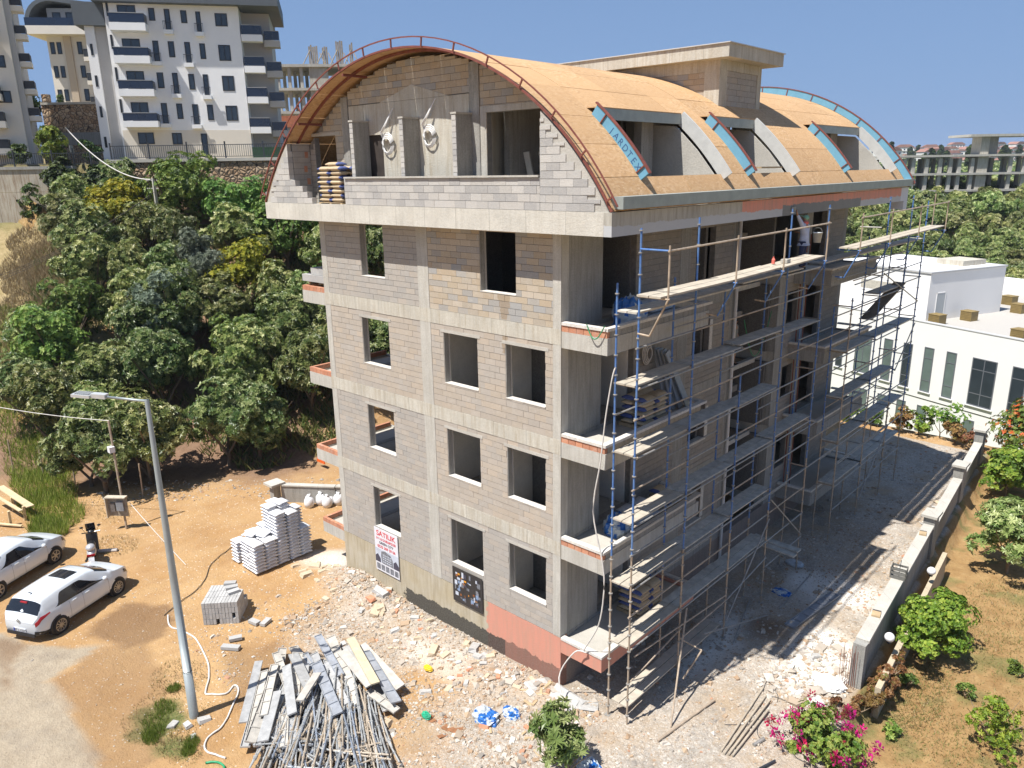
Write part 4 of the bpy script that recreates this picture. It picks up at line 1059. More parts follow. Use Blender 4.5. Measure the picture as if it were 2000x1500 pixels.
wwhite = mat('tower_white', (0.86, 0.86, 0.86), 0.85, 0.05, 0.6)
wgrey = mat('tower_grey', (0.47, 0.46, 0.45), 0.85, 0.06, 0.6)
wslate = mat('slate_grey', (0.10, 0.115, 0.13), 0.6, 0.1, 1.0)
wcream = mat('tower_cream', (0.76, 0.70, 0.61), 0.85, 0.06, 0.6)
gdark = mat_glass_dark('window_glass', (0.018, 0.024, 0.032), 0.08)
gblue = mat_glass_dark('balcony_glass', (0.006, 0.012, 0.028), 0.25)
mframe = mat('window_frame', (0.02, 0.022, 0.026), 0.5, 0.1)
def win(par, x0, x1, z0, z1, y=0.0, mull=0, nm='window', xn=None, fm=None, gm=None):
    """window in a wall facing local -y (or, with xn, facing local x)"""
    fm = fm or mframe; gm = gm or gdark
    f = MB(); t = 0.07
    def bx(a, b_, c_, d_, p, q):
        if xn is None: f.box(a, y - p, c_, b_, y + q, d_)
        else: f.box(xn - (p if xn < 0 else q), a, c_, xn + (q if xn < 0 else p), b_, d_)
    bx(x0, x0 + t, z0, z1, 0.03, 0.04); bx(x1 - t, x1, z0, z1, 0.03, 0.04); bx(x0 + t, x1 - t, z0, z0 + t, 0.03, 0.04); bx(x0 + t, x1 - t, z1 - t, z1, 0.03, 0.04)
    for i in range(mull):
        xm = x0 + (x1 - x0) * (i + 1) / (mull + 1); bx(xm - 0.03, xm + 0.03, z0 + t, z1 - t, 0.028, 0.038)
    o = f.build(nm, fm, par)
    g = MB()
    if xn is None: g.box(x0 + t, y - 0.008, z0 + t, x1 - t, y + 0.02, z1 - t)
    else: g.box(xn - 0.008, x0 + t, z0 + t, xn + 0.008, x1 - t, z1 - t)
    g.build('pane', gm, o)
    return o
def balc(par, x0, x1, z0, z1, zr, dep=1.2, y=0.0, mfas=wwhite, glass=gblue):
    b_ = MB(); b_.box(x0, y - dep, z0, x1, y - 0.003, z1); o = b_.build('balcony', mfas, par)
    g = MB(); g.box(x0 + 0.05, y - dep + 0.04, z1 + 0.03, x1 - 0.05, y - dep + 0.07, zr); g.build('glass_front', glass, o)
    g = MB(); g.box(x0 + 0.04, y - dep + 0.08, z1 + 0.03, x0 + 0.07, y - 0.02, zr); g.build('glass_side', glass, o)
    g = MB(); g.box(x1 - 0.07, y - dep + 0.08, z1 + 0.03, x1 - 0.04, y - 0.02, zr); g.build('glass_side', glass, o)
    g = MB(); g.box(x0 + 0.03, y - dep + 0.02, zr, x1 - 0.03, y - dep + 0.09, zr + 0.04); g.build('handrail', wgrey, o)
# white tower
A_ = Vector((0.56289, 0.82653, 0)); B_ = Vector((-A_.y, A_.x, 0))
M = Matrix(((A_.x, B_.x, 0, -60.199), (A_.y, B_.y, 0, 13.609), (0, 0, 1, 0), (0, 0, 0, 1)))
e = empty_at('white_apartment_tower', M, 'large white apartment tower with dark windows behind the railing at the upper left', 'building')
mb = MB(); mb.box(0.1, 0, 15.2, 10.8, 12, 29.4); mb.build('wall', wwhite, e)
mb = MB(); mb.box(0.22, -0.012, 15.2, 10.82, -0.001, 18.0); mb.build('ground_floor_wall', wcream, e)
mb = MB(); mb.box(-1.0, 0.9, 15.2, 0.098, 4, 27.8); mb.build('side_wall', wgrey, e)
mb = MB(); mb.box(-1.75, 0.6, 15.2, -1.02, 3, 26.4); mb.build('stair_wall', wwhite, e)
mb = MB(); mb.box(-2.4, 0.2, 26.4, 0.0, 4, 28.2); mb.build('roof_band', wslate, e)
mb = MB(); mb.box(-0.6, -0.9, 28.1, 13.2, 12.6, 30.2); mb.build('roof_band', wslate, e)
for (x0, z1, x1, z0) in [(1.15, 27.98, 2.57, 26.5), (1.17, 25.38, 2.58, 23.9), (1.16, 22.82, 2.56, 21.3), (1.18, 20.3, 2.56, 18.7)]: win(e, x0, x1, z0, z1, 0, 1, 'balcony_door')
for zr, z1, z0 in ((27.18, 26.45, 25.85), (24.54, 23.9, 23.3), (21.95, 21.27, 20.7), (19.34, 18.7, 18.2)): balc(e, 0.6, 3.4, z0, z1, zr)
FR = [(3.56, 27.81, 4.05, 26.82, 0), (4.79, 27.76, 5.24, 26.12, 1), (6.09, 27.69, 6.58, 26.69, 0), (7.29, 27.63, 7.68, 26.0, 1), (8.84, 27.54, 9.84, 26.51, 2),
      (3.56, 25.26, 4.03, 23.6, 1), (4.79, 25.23, 5.28, 23.96, 0), (6.11, 25.2, 6.57, 23.52, 1), (7.32, 25.11, 7.78, 23.86, 0), (8.85, 25.02, 9.84, 23.74, 2),
      (3.57, 22.73, 4.10, 21.46, 0), (4.81, 22.71, 5.26, 21.0, 1), (6.11, 22.64, 6.6, 21.36, 0), (7.3, 22.62, 7.73, 20.9, 1), (8.87, 22.52, 9.87, 21.27, 2),
      (3.59, 20.25, 4.08, 18.55, 1), (4.84, 20.21, 5.33, 18.93, 0), (6.14, 20.16, 6.62, 18.47, 1), (7.35, 20.12, 7.86, 18.83, 0), (8.9, 20.05, 9.89, 18.78, 2),
      (1.41, 17.81, 2.7, 16.84, 2), (4.18, 17.76, 5.0, 16.79, 2)]
for x0, z1, x1, z0, t in FR:
    win(e, x0, x1, z0, z1, -0.012 if z1 < 18 else 0, 1 if t == 2 else 0)
    if t == 1:
        b_ = MB(); b_.box(x0 - 0.15, -0.4, z0 - 0.35, x1 + 0.15, -0.003, z0 - 0.02); o = b_.build('balconette', wwhite, e)
        g = MB()
        for q in range(7):
            xx = x0 - 0.13 + (x1 - x0 + 0.26) * q / 6; g.box(xx - 0.012, -0.39, z0 - 0.02, xx + 0.012, -0.37, z0 + 0.62)
        g.box(x0 - 0.15, -0.4, z0 + 0.62, x1 + 0.15, -0.36, z0 + 0.66); g.build('guard_bars', mrail, o)
win(e, 6.58, 7.09, 15.83, 17.7, -0.012, 0, 'door')
for k in range(5):
    win(e, 2.6, 2.85, 16.6 + 2.5 * k, 17.6 + 2.5 * k, 0, 0, 'slit_window', xn=None) if False else win(e, -1.5, -1.3, 16.6 + 2.5 * k, 17.5 + 2.5 * k, 0.6, 0, 'slit_window')
    win(e, 0.3, 0.48, 16.9 + 2.55 * k, 18.0 + 2.55 * k, 0, 0, 'slit_window') if k else None
for k in range(4):
    z = 18.25 + 2.55 * k
    balc(e, 10.85, 12.6, z - 0.55, z, z + 0.75, 1.0, 0.9, wwhite); balc(e, 12.65, 14.0, z - 0.8, z - 0.25, z + 0.5, 1.2, 2.3, wgrey)
mb = MB(); mb.box(10.8, 2.3, 15.2, 13.2, 9, 28.1); mb.build('side_wall', wgrey, e)
mb = MB(); mb.box(11.0, -1.3, 28.0, 14.2, 9, 29.3); mb.build('roof_band', wslate, e)
mgreen = mat('green_screen', (0.02, 0.07, 0.03), 0.8, 0.3, 3)
t_ = MB(); t_.M = M; t_.box(10.9, -0.6, 15.3, 14.6, -0.5, 16.5); tag(t_.build('green_screen_fence', mgreen), 'dark green privacy screen beside the foot of the white tower', 'fence')

# left edge tower (only its right side is in view)
M = frame_mat(-42.55, 63.1, 0, 0.45)
e = empty_at('beige_apartment_tower', M, 'beige apartment tower cut by the left edge with curved balconies', 'building')
mb = MB(); mb.box(-3, 0, 15.0, 4.1, 7, 29.5); mb.build('wall', wcream, e)
mb = MB(); mb.box(4.103, 0.4, 15.0, 4.5, 6.6, 29.5); mb.build('side_wall', wgrey, e)
for k in range(6):
    z = 16.4 + 2.05 * k
    balc(e, 4.5, 5.3, z + 2.6 - 0.4, z + 2.6, z + 3.2, 1.4, 2.2, wcream, mrail) if k < 5 else None
    balc(e, 1.2, 3.0, z - 0.5, z, z + 0.7, 1.3, 0, wcream, mrail) if k % 2 == 0 or k < 2 else None
for k in range(3):
    win(e, 2.6, 3.6, 19.9 + 2.6 * k, 20.8 + 2.6 * k, 0, 1)
mb = MB(); mb.box(-3, -0.4, 29.5, 4.9, 7.2, 30.0); mb.build('roof_slab', wcream, e)
# background cream tower with arched roof
M = frame_mat(-47.6, 86, 0, 0.12)
e = empty_at('cream_apartment_tower', M, 'cream apartment tower with a curved slate roof, left of the white tower', 'building')
mb = MB(); mb.box(0, 0, 18.5, 5.4, 9, 28.7); mb.build('wall', wcream, e)
mb = MB(); mb.box(1.7, -0.25, 18.5, 2.4, 0.0, 28.7); mb.build('corner_pilaster', mat('tower_tan', (0.55, 0.45, 0.34), 0.85, 0.06, 0.6), e)
for k in range(4):
    z = 19.6 + 2.3 * k
    win(e, 0.25, 0.7, z, z + 1.15, 0, 0); win(e, 0.9, 1.35, z, z + 1.15, 0, 0); win(e, 2.9, 3.4, z, z + 1.2, 0, 0); win(e, 4.4, 5.3, z - 0.3, z + 1.4, 0, 1, 'balcony_door')
    balc(e, 3.8, 5.8, z - 0.8, z - 0.4, z + 0.35, 1.2, 0, wcream, mrail)
mb = MB(); mb.box(-1.3, -1.5, 28.2, 5.6, 9, 29.0); mb.build('top_balcony', wcream, e)
g = MB(); g.box(-1.25, -1.46, 29.0, 4.6, -1.43, 29.75); g.build('glass_front', gblue, e)
pl_ = [(-1.3, 28.7), (-1.3, 29.4)] + [(1.3 + 2.6 * math.cos(q), 29.4 + 2.3 * math.sin(q)) for q in [PI - i * PI / 14 for i in range(1, 8)]] + [(5.6, 31.2), (5.6, 30.8)] + [(1.3 + 2.2 * math.cos(q), 29.4 + 1.95 * math.sin(q)) for q in [PI / 2 + i * PI / 14 for i in range(0, 8)]] + [(-0.9, 28.7)]
mb = MB(); mb.prism(pl_, 'y', -1.2, 9); mb.build('curved_roof', wslate, e)
mb = MB(); mb.box(0.4, 0.1, 28.7, 4.9, 6, 30.9); mb.build('attic_wall', mat('attic_grey', (0.36, 0.38, 0.41), 0.7, 0.1), e)
for x in (0.9, 2.2, 3.4): win(e, x, x + 0.8, 29.1, 30.5, 0.098, 0)
# far unfinished concrete frame behind the gable roof
M = frame_mat(-28.4, 96, 0, 0.1)
e = empty_at('unfinished_concrete_frame', M, 'unfinished concrete frame with bare slabs behind the left end of the gable roof', 'building')
for z, x0, x1 in ((26.2, 0, 13.5), (23.6, 0.6, 13), (21.0, 0.8, 13), (18.4, 0.4, 13)):
    mb = MB(); mb.box(x0, 0, z, x1, 9, z + 0.3); mb.build('slab', mc, e)
for z in (23.9, 21.3, 18.7, 16.5):
    for x in (1.3, 2.6, 4.0, 9.0, 11.5):
        for y in (0.4, 4.5, 8.3):
            mb = MB(); mb.box(x, y, z, x + 0.35, y + 0.35, z + 2.3); mb.build('column', mc, e)
    mb = MB(); mb.box(5.1, 0.3, z, 7.3, 0.6, z + 2.3); mb.build('shear_wall', mcw, e)
mform = mat('formwork', (0.30, 0.25, 0.19), 0.9, 0.4, 3)
for x, w_, h_ in ((5.0, 1.3, 2.3), (6.6, 0.7, 2.2), (8.2, 0.9, 2.7), (9.8, 0.5, 2.5)):
    for q in range(int(w_ / 0.22)):
        mb = MB(); mb.box(x + q * 0.22, 2.0, 26.5, x + q * 0.22 + 0.17, 2.12, 26.5 + h_ + R.uniform(-.15, .15)); mb.build('formwork_board', mform, e)
    mb = MB(); mb.beam((x + 0.2, 2.0, 28.3), (x - 0.6, 0.8, 26.5), 0.08, 0.08); mb.build('prop', mform, e)
    mb = MB(); mb.beam((x + w_, 2.0, 28.0), (x + w_ + 0.7, 1.0, 26.5), 0.08, 0.08); mb.build('prop', mform, e)
# orange roofed house behind it
M = frame_mat(-25.5, 88, 0, 0)
e = empty_at('small_house', M, 'small house with an orange tiled roof seen under the concrete frame', 'building')
mb = MB(); mb.box(0, 0, 16, 5, 4, 19.0); mb.build('wall', wcream, e)
mb = MB(); mb.prism([(-0.3, 19.0), (5.3, 19.0), (4.0, 20.2), (1.0, 20.2)], 'y', -0.3, 4.3); mb.build('roof', mat('roof_tile', (0.42, 0.14, 0.07), 0.8, 0.3, 5), e)
for x in (0.8, 3.4): win(e, x, x + 0.9, 17.3, 18.4)

# climbing ivy on the wall and hanging plants (each a bush of its own)
def bush(nm, lab, x, y, z, rx, ry, rz, nc, nr, L, Wd, m, group=None, seed=1, nleaf=6, cat='bush', tmin=0, tmax=1, stem=True, zc=None):
    cm = crown_mesh(seed, rx, ry, rz, rz * 0.9 if zc is None else zc, nc, nr, nleaf, L, Wd, 'foliage', m, tmin, tmax)
    t = thing(nm, lab, cat, (x, y, z), 0, group); link('foliage', cm, t)
    if stem: link('stem', trunk_mesh(seed, rz * 1.3, 0.03, rx * 0.8, bark_pale, 'stem'), t)
    return t
p = rd(-33.6, 59.7, 12.0); b1 = bush('ivy', 'dark green ivy hanging over the joint between the concrete and the stone wall', p.x, p.y, 11.3, 1.9, 1.2, 2.4, 30, 40, 0.26, 0.09, lf_dark, seed=301, cat='climbing plant')
p = rd(-30.9, 59.7, 12.0); bush('ivy', 'dark green ivy on the stone wall just right of the other ivy', p.x, p.y, 11.8, 1.5, 1.0, 2.0, 22, 40, 0.26, 0.09, lf_dark, seed=302, cat='climbing plant')
p = rd(-36.2, 59.6, 12.0); bush('ivy', 'thin straggling creeper on the stained concrete wall', p.x, p.y, 10.5, 1.6, 0.5, 1.9, 10, 20, 0.24, 0.06, lf_dark, seed=303, cat='climbing plant')
p = rd(-35.3, 62.0); bush('shrub', 'yellow-green creeper climbing the beige tower wall behind the railing', p.x, p.y, 15.2, 1.6, 0.8, 1.7, 20, 30, 0.25, 0.06, lf_citrus, seed=304, cat='shrub')
p = rd(-38.2, 62.4); bush('shrub', 'small dark shrub behind the left railing', p.x, p.y, 15.2, 1.1, 0.7, 0.8, 14, 24, 0.22, 0.06, lf_dark, seed=305, cat='shrub')
p = rd(-32.2, 61.6); bush('shrub', 'dark shrub behind the small white sign on the railing', p.x, p.y, 15.2, 0.8, 0.6, 1.0, 14, 24, 0.22, 0.06, lf_dark, seed=306, cat='shrub')
p = rd(-43.2, 79); bush('conifer', 'small dark cypress in front of the cream tower', p.x, p.y, 19.3, 0.7, 0.7, 1.5, 18, 26, 0.2, 0.05, lf_dark, seed=307, cat='tree')
p = rd(-46.6, 79); bush('shrub', 'dark tree between the beige tower and the stone wall', p.x, p.y, 19.8, 2.2, 1.2, 1.4, 22, 30, 0.3, 0.07, lf_dark, seed=308, cat='tree')
# dry grass slope and other low growth on the far left
def grass_patch(nm, lab, cells, n, h, wd, material, kind='stuff', cat='grass', lean=0.5):
    mb = MB()
    for i in range(n):
        cx_, cy_, rx, ry = R.choice(cells)
        an = R.uniform(0, 6.28); q = math.sqrt(R.random()); x = cx_ + rx * q * math.cos(an); y = cy_ + ry * q * math.sin(an); z = hgt(x, y)
        a2 = R.uniform(0, 6.28); hh = h * R.uniform(0.5, 1.2); dx, dy = math.cos(a2) * wd, math.sin(a2) * wd; lx, ly = R.uniform(-lean, lean) * hh, R.uniform(-lean, lean) * hh
        mb.v += [(x - dx, y - dy, z - 0.02), (x + dx, y + dy, z - 0.02), (x + lx, y + ly, z + hh)]; o = len(mb.v) - 3
        mb.f.append((o, o + 1, o + 2)); mb.m.append(0); mb.t.append(R.random())
    o = mb.build(nm, material, tone=True); tag(o, lab, cat, kind=kind); return o
lf_dry = mat_leaf('dry_grass', [(0.28, 0.21, 0.10), (0.40, 0.32, 0.17), (0.50, 0.42, 0.26)])
lf_grass = mat_leaf('green_grass', [(0.08, 0.14, 0.02), (0.17, 0.26, 0.03), (0.28, 0.36, 0.06), (0.42, 0.40, 0.14)])
cells = []
for r_, d_ in ((-31.5, 53.5), (-33, 53.5), (-30, 51), (-32, 50), (-28.6, 47.5), (-30, 46), (-33, 56), (-35, 58), (-34, 55), (-27.5, 45)):
    p = rd(r_, d_); cells.append((p.x, p.y, 2.2, 2.2))
ucell = []
for i in range(60):
    d2 = R.uniform(38, 59); p = rd(d2 * R.uniform(-0.60, -0.2), d2); ucell.append((p.x, p.y, 1.6, 1.6))
grass_patch('undergrowth', 'tangled green and brown undergrowth between the orchard trees', ucell, 14000, 0.55, 0.06, mat_leaf('leaf_under', [(0.05, 0.08, 0.02), (0.10, 0.13, 0.03), (0.18, 0.18, 0.06), (0.26, 0.19, 0.09)]), lean=1.0)
grass_patch('dry_grass', 'dry straw coloured grass on the slope at the left edge', cells, 20000, 0.42, 0.03, lf_dry)
cells = [(-25.5, -5.6, 2.8, 1.1), (-28.5, -5.0, 2.8, 1.2), (-31.5, -4.2, 3, 1.5), (-35, -3.6, 3, 1.6), (-23.2, -6.4, 1.2, 0.7), (-39, -3, 3, 1.5), (-44, -1.5, 3, 1.5)]
grass_patch('green_grass', 'bright green grass beside the wooden planks at the left edge', cells, 16000, 0.42, 0.018, lf_grass)
cells = [(-7.55, -8.55, 0.5, 0.35), (-7.2, -8.75, 0.35, 0.3), (-8.0, -8.1, 0.4, 0.25), (-7.0, -8.9, 0.3, 0.2), (-8.6, -7.55, 0.2, 0.2), (-6.0, -8.25, 0.25, 0.2), (-5.75, -8.45, 0.2, 0.2)]
grass_patch('grass_tuft', 'green grass growing round the foot of the street lamp', cells, 3600, 0.15, 0.008, mat_leaf('tuft_green', [(0.08, 0.16, 0.02), (0.16, 0.28, 0.04), (0.26, 0.36, 0.08)]))

cells = [(9.0, 9.0, 2.2, 4.0), (8.5, 14.0, 1.4, 3.0), (9.5, 5.5, 2.0, 2.0), (7.6, 7.5, 0.8, 2.0)]
grass_patch('garden_weeds', 'dry grass, weeds and leaf litter on the garden soil', cells, 9000, 0.09, 0.014, mat_leaf('leaf_weed', [(0.10, 0.13, 0.03), (0.22, 0.24, 0.07), (0.38, 0.30, 0.14), (0.30, 0.18, 0.08)]), lean=1.3)
cells = [(-7.6, -8.2, 1.3, 1.2), (-9.0, -7.2, 1.0, 0.8), (-6.2, -8.5, 1.0, 0.5), (-23.5, -3.9, 2.0, 0.8), (-19.5, -5.0, 1.2, 0.8)]
grass_patch('verge_weeds', 'thin dry weeds on the earth round the lamp and along the orchard edge', cells, 3500, 0.09, 0.010, MATS['leaf_weed'], lean=1.0)
# ================================================================== RIGHT: white school, frames, far town
sw = mat('school_white', (0.80, 0.79, 0.77), 0.85, 0.03, 0.4)
sgrey = mat('gravel_roof', (0.42, 0.40, 0.37), 0.95, 0.2, 14)
A_ = Vector((0.9231, -0.3845, 0)); B_ = Vector((0.3845, 0.9231, 0))
M = Matrix(((A_.x, B_.x, 0, -8.533), (A_.y, B_.y, 0, 49.373), (0, 0, 1, 0), (0, 0, 0, 1)))
e = empty_at('white_school_building', M, 'white rendered two storey building with narrow tall windows and a gravel roof', 'building')
XE = 26
mb = MB(); mb.box(-6, 0, -3.0, XE, 0.35, 2.74); mb.build('wall', sw, e)
mb = MB(); mb.box(-6, 0.06, -7.2, XE, 0.4, -3.07); mb.build('basement_wall', sw, e)
mb = MB(); mb.box(-6, 0.1, -3.068, XE, 0.3, -3.003); mb.build('shadow_joint', mframe, e)
mb = MB(); mb.box(-6, 0.36, -7, XE, 22, 2.28); mb.build('roof', sgrey, e)
mb = MB(); mb.box(-6, 21.6, 2.0, XE, 22.1, 3.6); mb.build('rear_parapet', sw, e)
mb = MB(); mb.box(-6.02, -0.03, 2.742, XE, 0.42, 2.80); mb.build('parapet_capping', mat('zinc', (0.5, 0.5, 0.5)), e)
ggreen = mat_glass_dark('green_glass', (0.075, 0.10, 0.095), 0.2)
gf = mat('grey_window_frame', (0.13, 0.14, 0.16), 0.5, 0.1)
msill = mat('sill_white', (0.72, 0.72, 0.72), 0.6, 0.05)
for x0, x1, z0, z1 in ((-2.2, -1.5, -2.3, 0.9), (-0.3, 1.25, -2.3, 0.92), (2.4, 3.2, -2.4, 0.95), (4.15, 4.95, -2.46, 0.94), (5.95, 6.75, -2.45, 0.96), (7.75, 8.55, -2.45, 0.98), (9.75, 11.55, -2.47, 0.96), (12.6, 13.6, -2.47, 0.95), (15, 15.8, -2.47, 0.95), (17, 17.8, -2.47, 0.95)):
    o = win(e, x0, x1, z0, z1, -0.005, 1 if x1 - x0 > 1.2 else 0, fm=gf, gm=ggreen if x0 in (-0.3, 2.4, 5.95, 7.75) else gdark)
    for zb_ in (z0 + 0.85, z1 - 0.85):
        g = MB(); g.box(x0 + 0.07, -0.03, zb_, x1 - 0.07, 0.01, zb_ + 0.06); g.build('transom', gf, o)
    g = MB(); g.box(x0 - 0.12, -0.12, z0 - 0.07, x1 + 0.12, -0.03, z0 - 0.01); g.build('sill', msill, o)
for x0, x1 in ((-0.5, 1.3), (2.3, 3.1), (4.1, 4.9), (5.9, 6.7), (9.7, 10.5)): win(e, x0, x1, -5.6, -3.6, 0.055, 0, fm=gf, gm=ggreen)
def to_local(x, y): 
    v_ = Vector((x + 8.533, y - 49.373, 0)); return v_.dot(A_), v_.dot(B_)
u0, v0 = to_local(-3.9, 50.4); u1, v1 = to_local(-1.0, 57.2)
mb = MB(); mb.box(-6, v0 - 0.3, 2.281, u0, v0 + 8.6, 6.0); mb.build('upper_storey', sw, e)
mb = MB(); mb.box(-6.05, v0 - 0.38, 6.002, u0 + 0.07, v0 + 8.7, 6.12); mb.build('parapet_capping', mat('zinc'    , (0.5, 0.5, 0.5)), e)
mb = MB(); mb.box(-5.6, v0 + 0.1, 6.122, u0 - 0.4, v0 + 8.2, 6.128); mb.build('roof', sw, e)
mb = MB(); mb.box(u0 - 3.5, v0 + 4.8, 6.13, u0 - 1.1, v0 + 7.6, 6.55); mb.build('skylight_box', mcw, e)
mb = MB(); mb.box(u0, v0 + 0.7, 2.281, u0 + 0.02, v0 + 1.6, 4.4); o = mb.build('door', mat('grey_door', (0.42, 0.45, 0.46), 0.5, 0.05), e)
g = MB(); g.box(u0 - 0.01, v0 + 0.62, 2.281, u0 + 0.03, v0 + 0.69, 4.47); g.box(u0 - 0.01, v0 + 1.61, 2.281, u0 + 0.03, v0 + 1.68, 4.47); g.box(u0 - 0.01, v0 + 0.62, 4.401, u0 + 0.03, v0 + 1.68, 4.47); g.build('door_frame', sw, o)
mb = MB(); mb.box(u0 - 6.4, v0 - 0.31, 4.2, u0 - 2.8, v0 - 0.285, 4.9); mb.build('recessed_strip', mat('strip_beige', (0.5, 0.47, 0.4)), e)
mv = mat('brass_vent', (0.24, 0.17, 0.06), 0.6, 0.2, 3)
for (x, y, lab) in ((-3.1, 49.7, 'olive brown metal roof vent box nearest the door of the white building'), (-1.6, 52.7, 'olive brown metal roof vent box behind the one nearest the door'), (-0.7, 62.6, 'olive brown metal roof vent box farthest back on the gravel roof'), (0.7, 58.6, 'olive brown metal roof vent box just before the farthest one'), (2.8, 47.1, 'rusty roof vent box at the right edge of the picture')):
    t = thing('roof_vent_box', lab, 'vent box', (x, y, 2.281), -0.39)
    mb = MB(); mb.box(-0.45, -0.42, 0.0, 0.45, 0.42, 0.72); mb.build('housing', mv, t)
    mb = MB(); mb.box(-0.48, -0.45, 0.722, 0.48, 0.45, 0.77); mb.build('lid', mv, t)
    for q in range(5):
        mb = MB(); mb.box(-0.40, -0.44, 0.1 + q * 0.12, 0.40, -0.422, 0.16 + q * 0.12); mb.build('louvre', mv, t)
# far unfinished frame on the right
M = frame_mat(56, 121, 0, 0.03)
e = empty_at('unfinished_concrete_frame', M, 'long unfinished concrete frame with thin slabs at the right edge of the orchard', 'building')
for z, x0, x1 in ((15.1, 3, 30), (12.4, 4, 30), (9.9, 5, 30), (7.3, 5, 30)):
    mb = MB(); mb.box(x0, 0, z, x1, 10, z + 0.32); mb.build('slab', mc, e)
mb = MB(); mb.box(14.2, 0, 18.0, 26, 6, 18.35); mb.build('slab', mc, e)
for z in (12.72, 10.22, 7.6, 5.0):
    for x in (4.4, 5.8, 7.9, 10.0, 11.6, 13.0, 15.0, 21.0, 23.2, 25.5):
        for y in (0.4, 5, 9):
            mb = MB(); mb.box(x, y, z, x + 0.55, y + 0.4, z + 2.2); mb.build('column', mc, e)
    mb = MB(); mb.box(16.1, 0.5, z, 17.7, 2.8, z + 2.37); mb.build('stair_core', mcw, e)
mb = MB(); mb.box(16.3, 0.6, 15.42, 17.6, 3.0, 18.0); mb.build('stair_core', mcw, e)
mb = MB(); mb.box(17.65, 1.6, 15.42, 19.6, 3.0, 18.0); mb.build('stair_core', mcg, e)
# distant town on the hills
hroof = mat('far_roof', (0.30, 0.15, 0.115), 0.8, 0.3, 0.2); hw = mat('far_white', (0.66, 0.65, 0.62), 0.85, 0.1, 0.1)
rt_ = random.Random(5)
proto_h = []
for v_ in range(4):
    e = thing('town_house', '', 'house'); wd, dp, hh = (16, 11, 10 + 3 * (v_ % 3))[0] * (0.8 + 0.2 * v_), 11, 8 + 3 * (v_ % 3)
    mb = MB(); mb.box(-wd / 2, -dp / 2, -6, wd / 2, dp / 2, hh); mb.build('wall', hw, e)
    if v_ % 2 == 0:
        mb = MB(); mb.prism([(-wd / 2 - .6, hh), (wd / 2 + .6, hh), (wd / 4, hh + 3), (-wd / 4, hh + 3)], 'y', -dp / 2 - .6, dp / 2 + .6); mb.build('roof', hroof, e)
    else:
        mb = MB(); mb.box(-wd / 2 - .5, -dp / 2 - .5, hh, wd / 2 + .5, dp / 2 + .5, hh + 0.8); mb.build('roof', hroof, e)
    mb = MB()
    nf = int(hh / 3)
    for f_ in range(nf):
        mb2 = MB(); mb2.box(-wd / 2 - 0.1, -dp / 2 - 1.0, 1.0 + 3 * f_, wd / 2 + 0.1, -dp / 2 - 0.01, 1.5 + 3 * f_); mb2.build('balcony', hw, e)
        for q in range(5):
            xx = -wd / 2 + wd * (q + 0.5) / 5
            mb2 = MB(); mb2.box(xx - 0.8, -dp / 2 - 0.05, 1.8 + 3 * f_, xx + 0.8, -dp / 2 - 0.004, 3.4 + 3 * f_); mb2.build('window', gdark, e)
    proto_h.append(e)
first = [True] * 4
def place_house(r_, d_, z, s):
    v_ = rt_.randrange(4); p = rd(r_, d_)
    o = proto_h[v_] if first[v_] else copy_tree(proto_h[v_]); first[v_] = False
    o.location = (p.x, p.y, z); o.rotation_euler = (0, 0, _y * -1 + rt_.uniform(-.5, .5)); o.scale = (s, s, s)
    hn_ = place_house.n = getattr(place_house, 'n', 0) + 1
    o['label'] = 'small distant house of the town on the skyline behind the right concrete frame'; o['group'] = 'distant houses on the skyline'
for i in range(110):
    d_ = rt_.uniform(520, 950); r_ = d_ * rt_.uniform(0.46, 0.70); pq = rd(r_, d_); z = hgt(pq.x, pq.y)
    place_house(r_, d_, z, rt_.uniform(0.5, 0.85))
for i in range(16):
    d_ = rt_.uniform(300, 400); r_ = d_ * rt_.uniform(0.55, 0.69); place_house(r_, d_, 14.16 - d_ * rt_.uniform(0.02, 0.04) - 5, rt_.uniform(0.5, 0.8))
PROTO['cypress'] = (crown_mesh(190, 1.3, 1.3, 5.2, 6.0, 40, 24, 6, 0.7, 0.2, 'crown', lf_dark), trunk_mesh(33, 4, 0.2, 0.4, bark))
for i in range(26):
    d_ = rt_.uniform(300, 620); r_ = d_ * rt_.uniform(0.455, 0.70); p = rd(r_, d_)
    tree('cypress', p.x, p.y, rt_.uniform(0.8, 1.4), 'dark cypress standing among the distant houses on the skyline', group='cypresses on the skyline', name='cypress_tree')
fm = crown_mesh(195, 3.4, 3.4, 2.4, 1.8, 26, 16, 5, 1.0, 0.32, 'crown', lf_dark, 0.2, 1)
wd_ = MB()
mb = MB()
for i in range(3200):
    d_ = 150 + 500 * rt_.random() ** 1.3; r_ = d_ * rt_.uniform(0.28, 0.74); p = rd(r_, d_); z = hgt(p.x, p.y)
    for q in range(7):
        n = Vector((rt_.gauss(0, 1), rt_.gauss(0, 1), abs(rt_.gauss(0, 1)))).normalized(); cc = Vector((p.x, p.y, z + 1.0)) + Vector((n.x * 3, n.y * 3, n.z * 3.2))
        a = n.orthogonal().normalized() * 1.5; b_ = n.cross(a).normalized() * 1.3
        mb.v += [tuple(cc - a - b_), tuple(cc + a - b_ * .6), tuple(cc + a * .7 + b_), tuple(cc - a * .6 + b_ * 1.1)]; o = len(mb.v) - 4; mb.f.append((o, o + 1, o + 2, o + 3)); mb.m.append(0); mb.t.append(rt_.random())
tag(mb.build('distant_woodland', lf_loquat, tone=True), 'distant green woodland between the orchard and the skyline houses', 'woodland', kind='stuff')

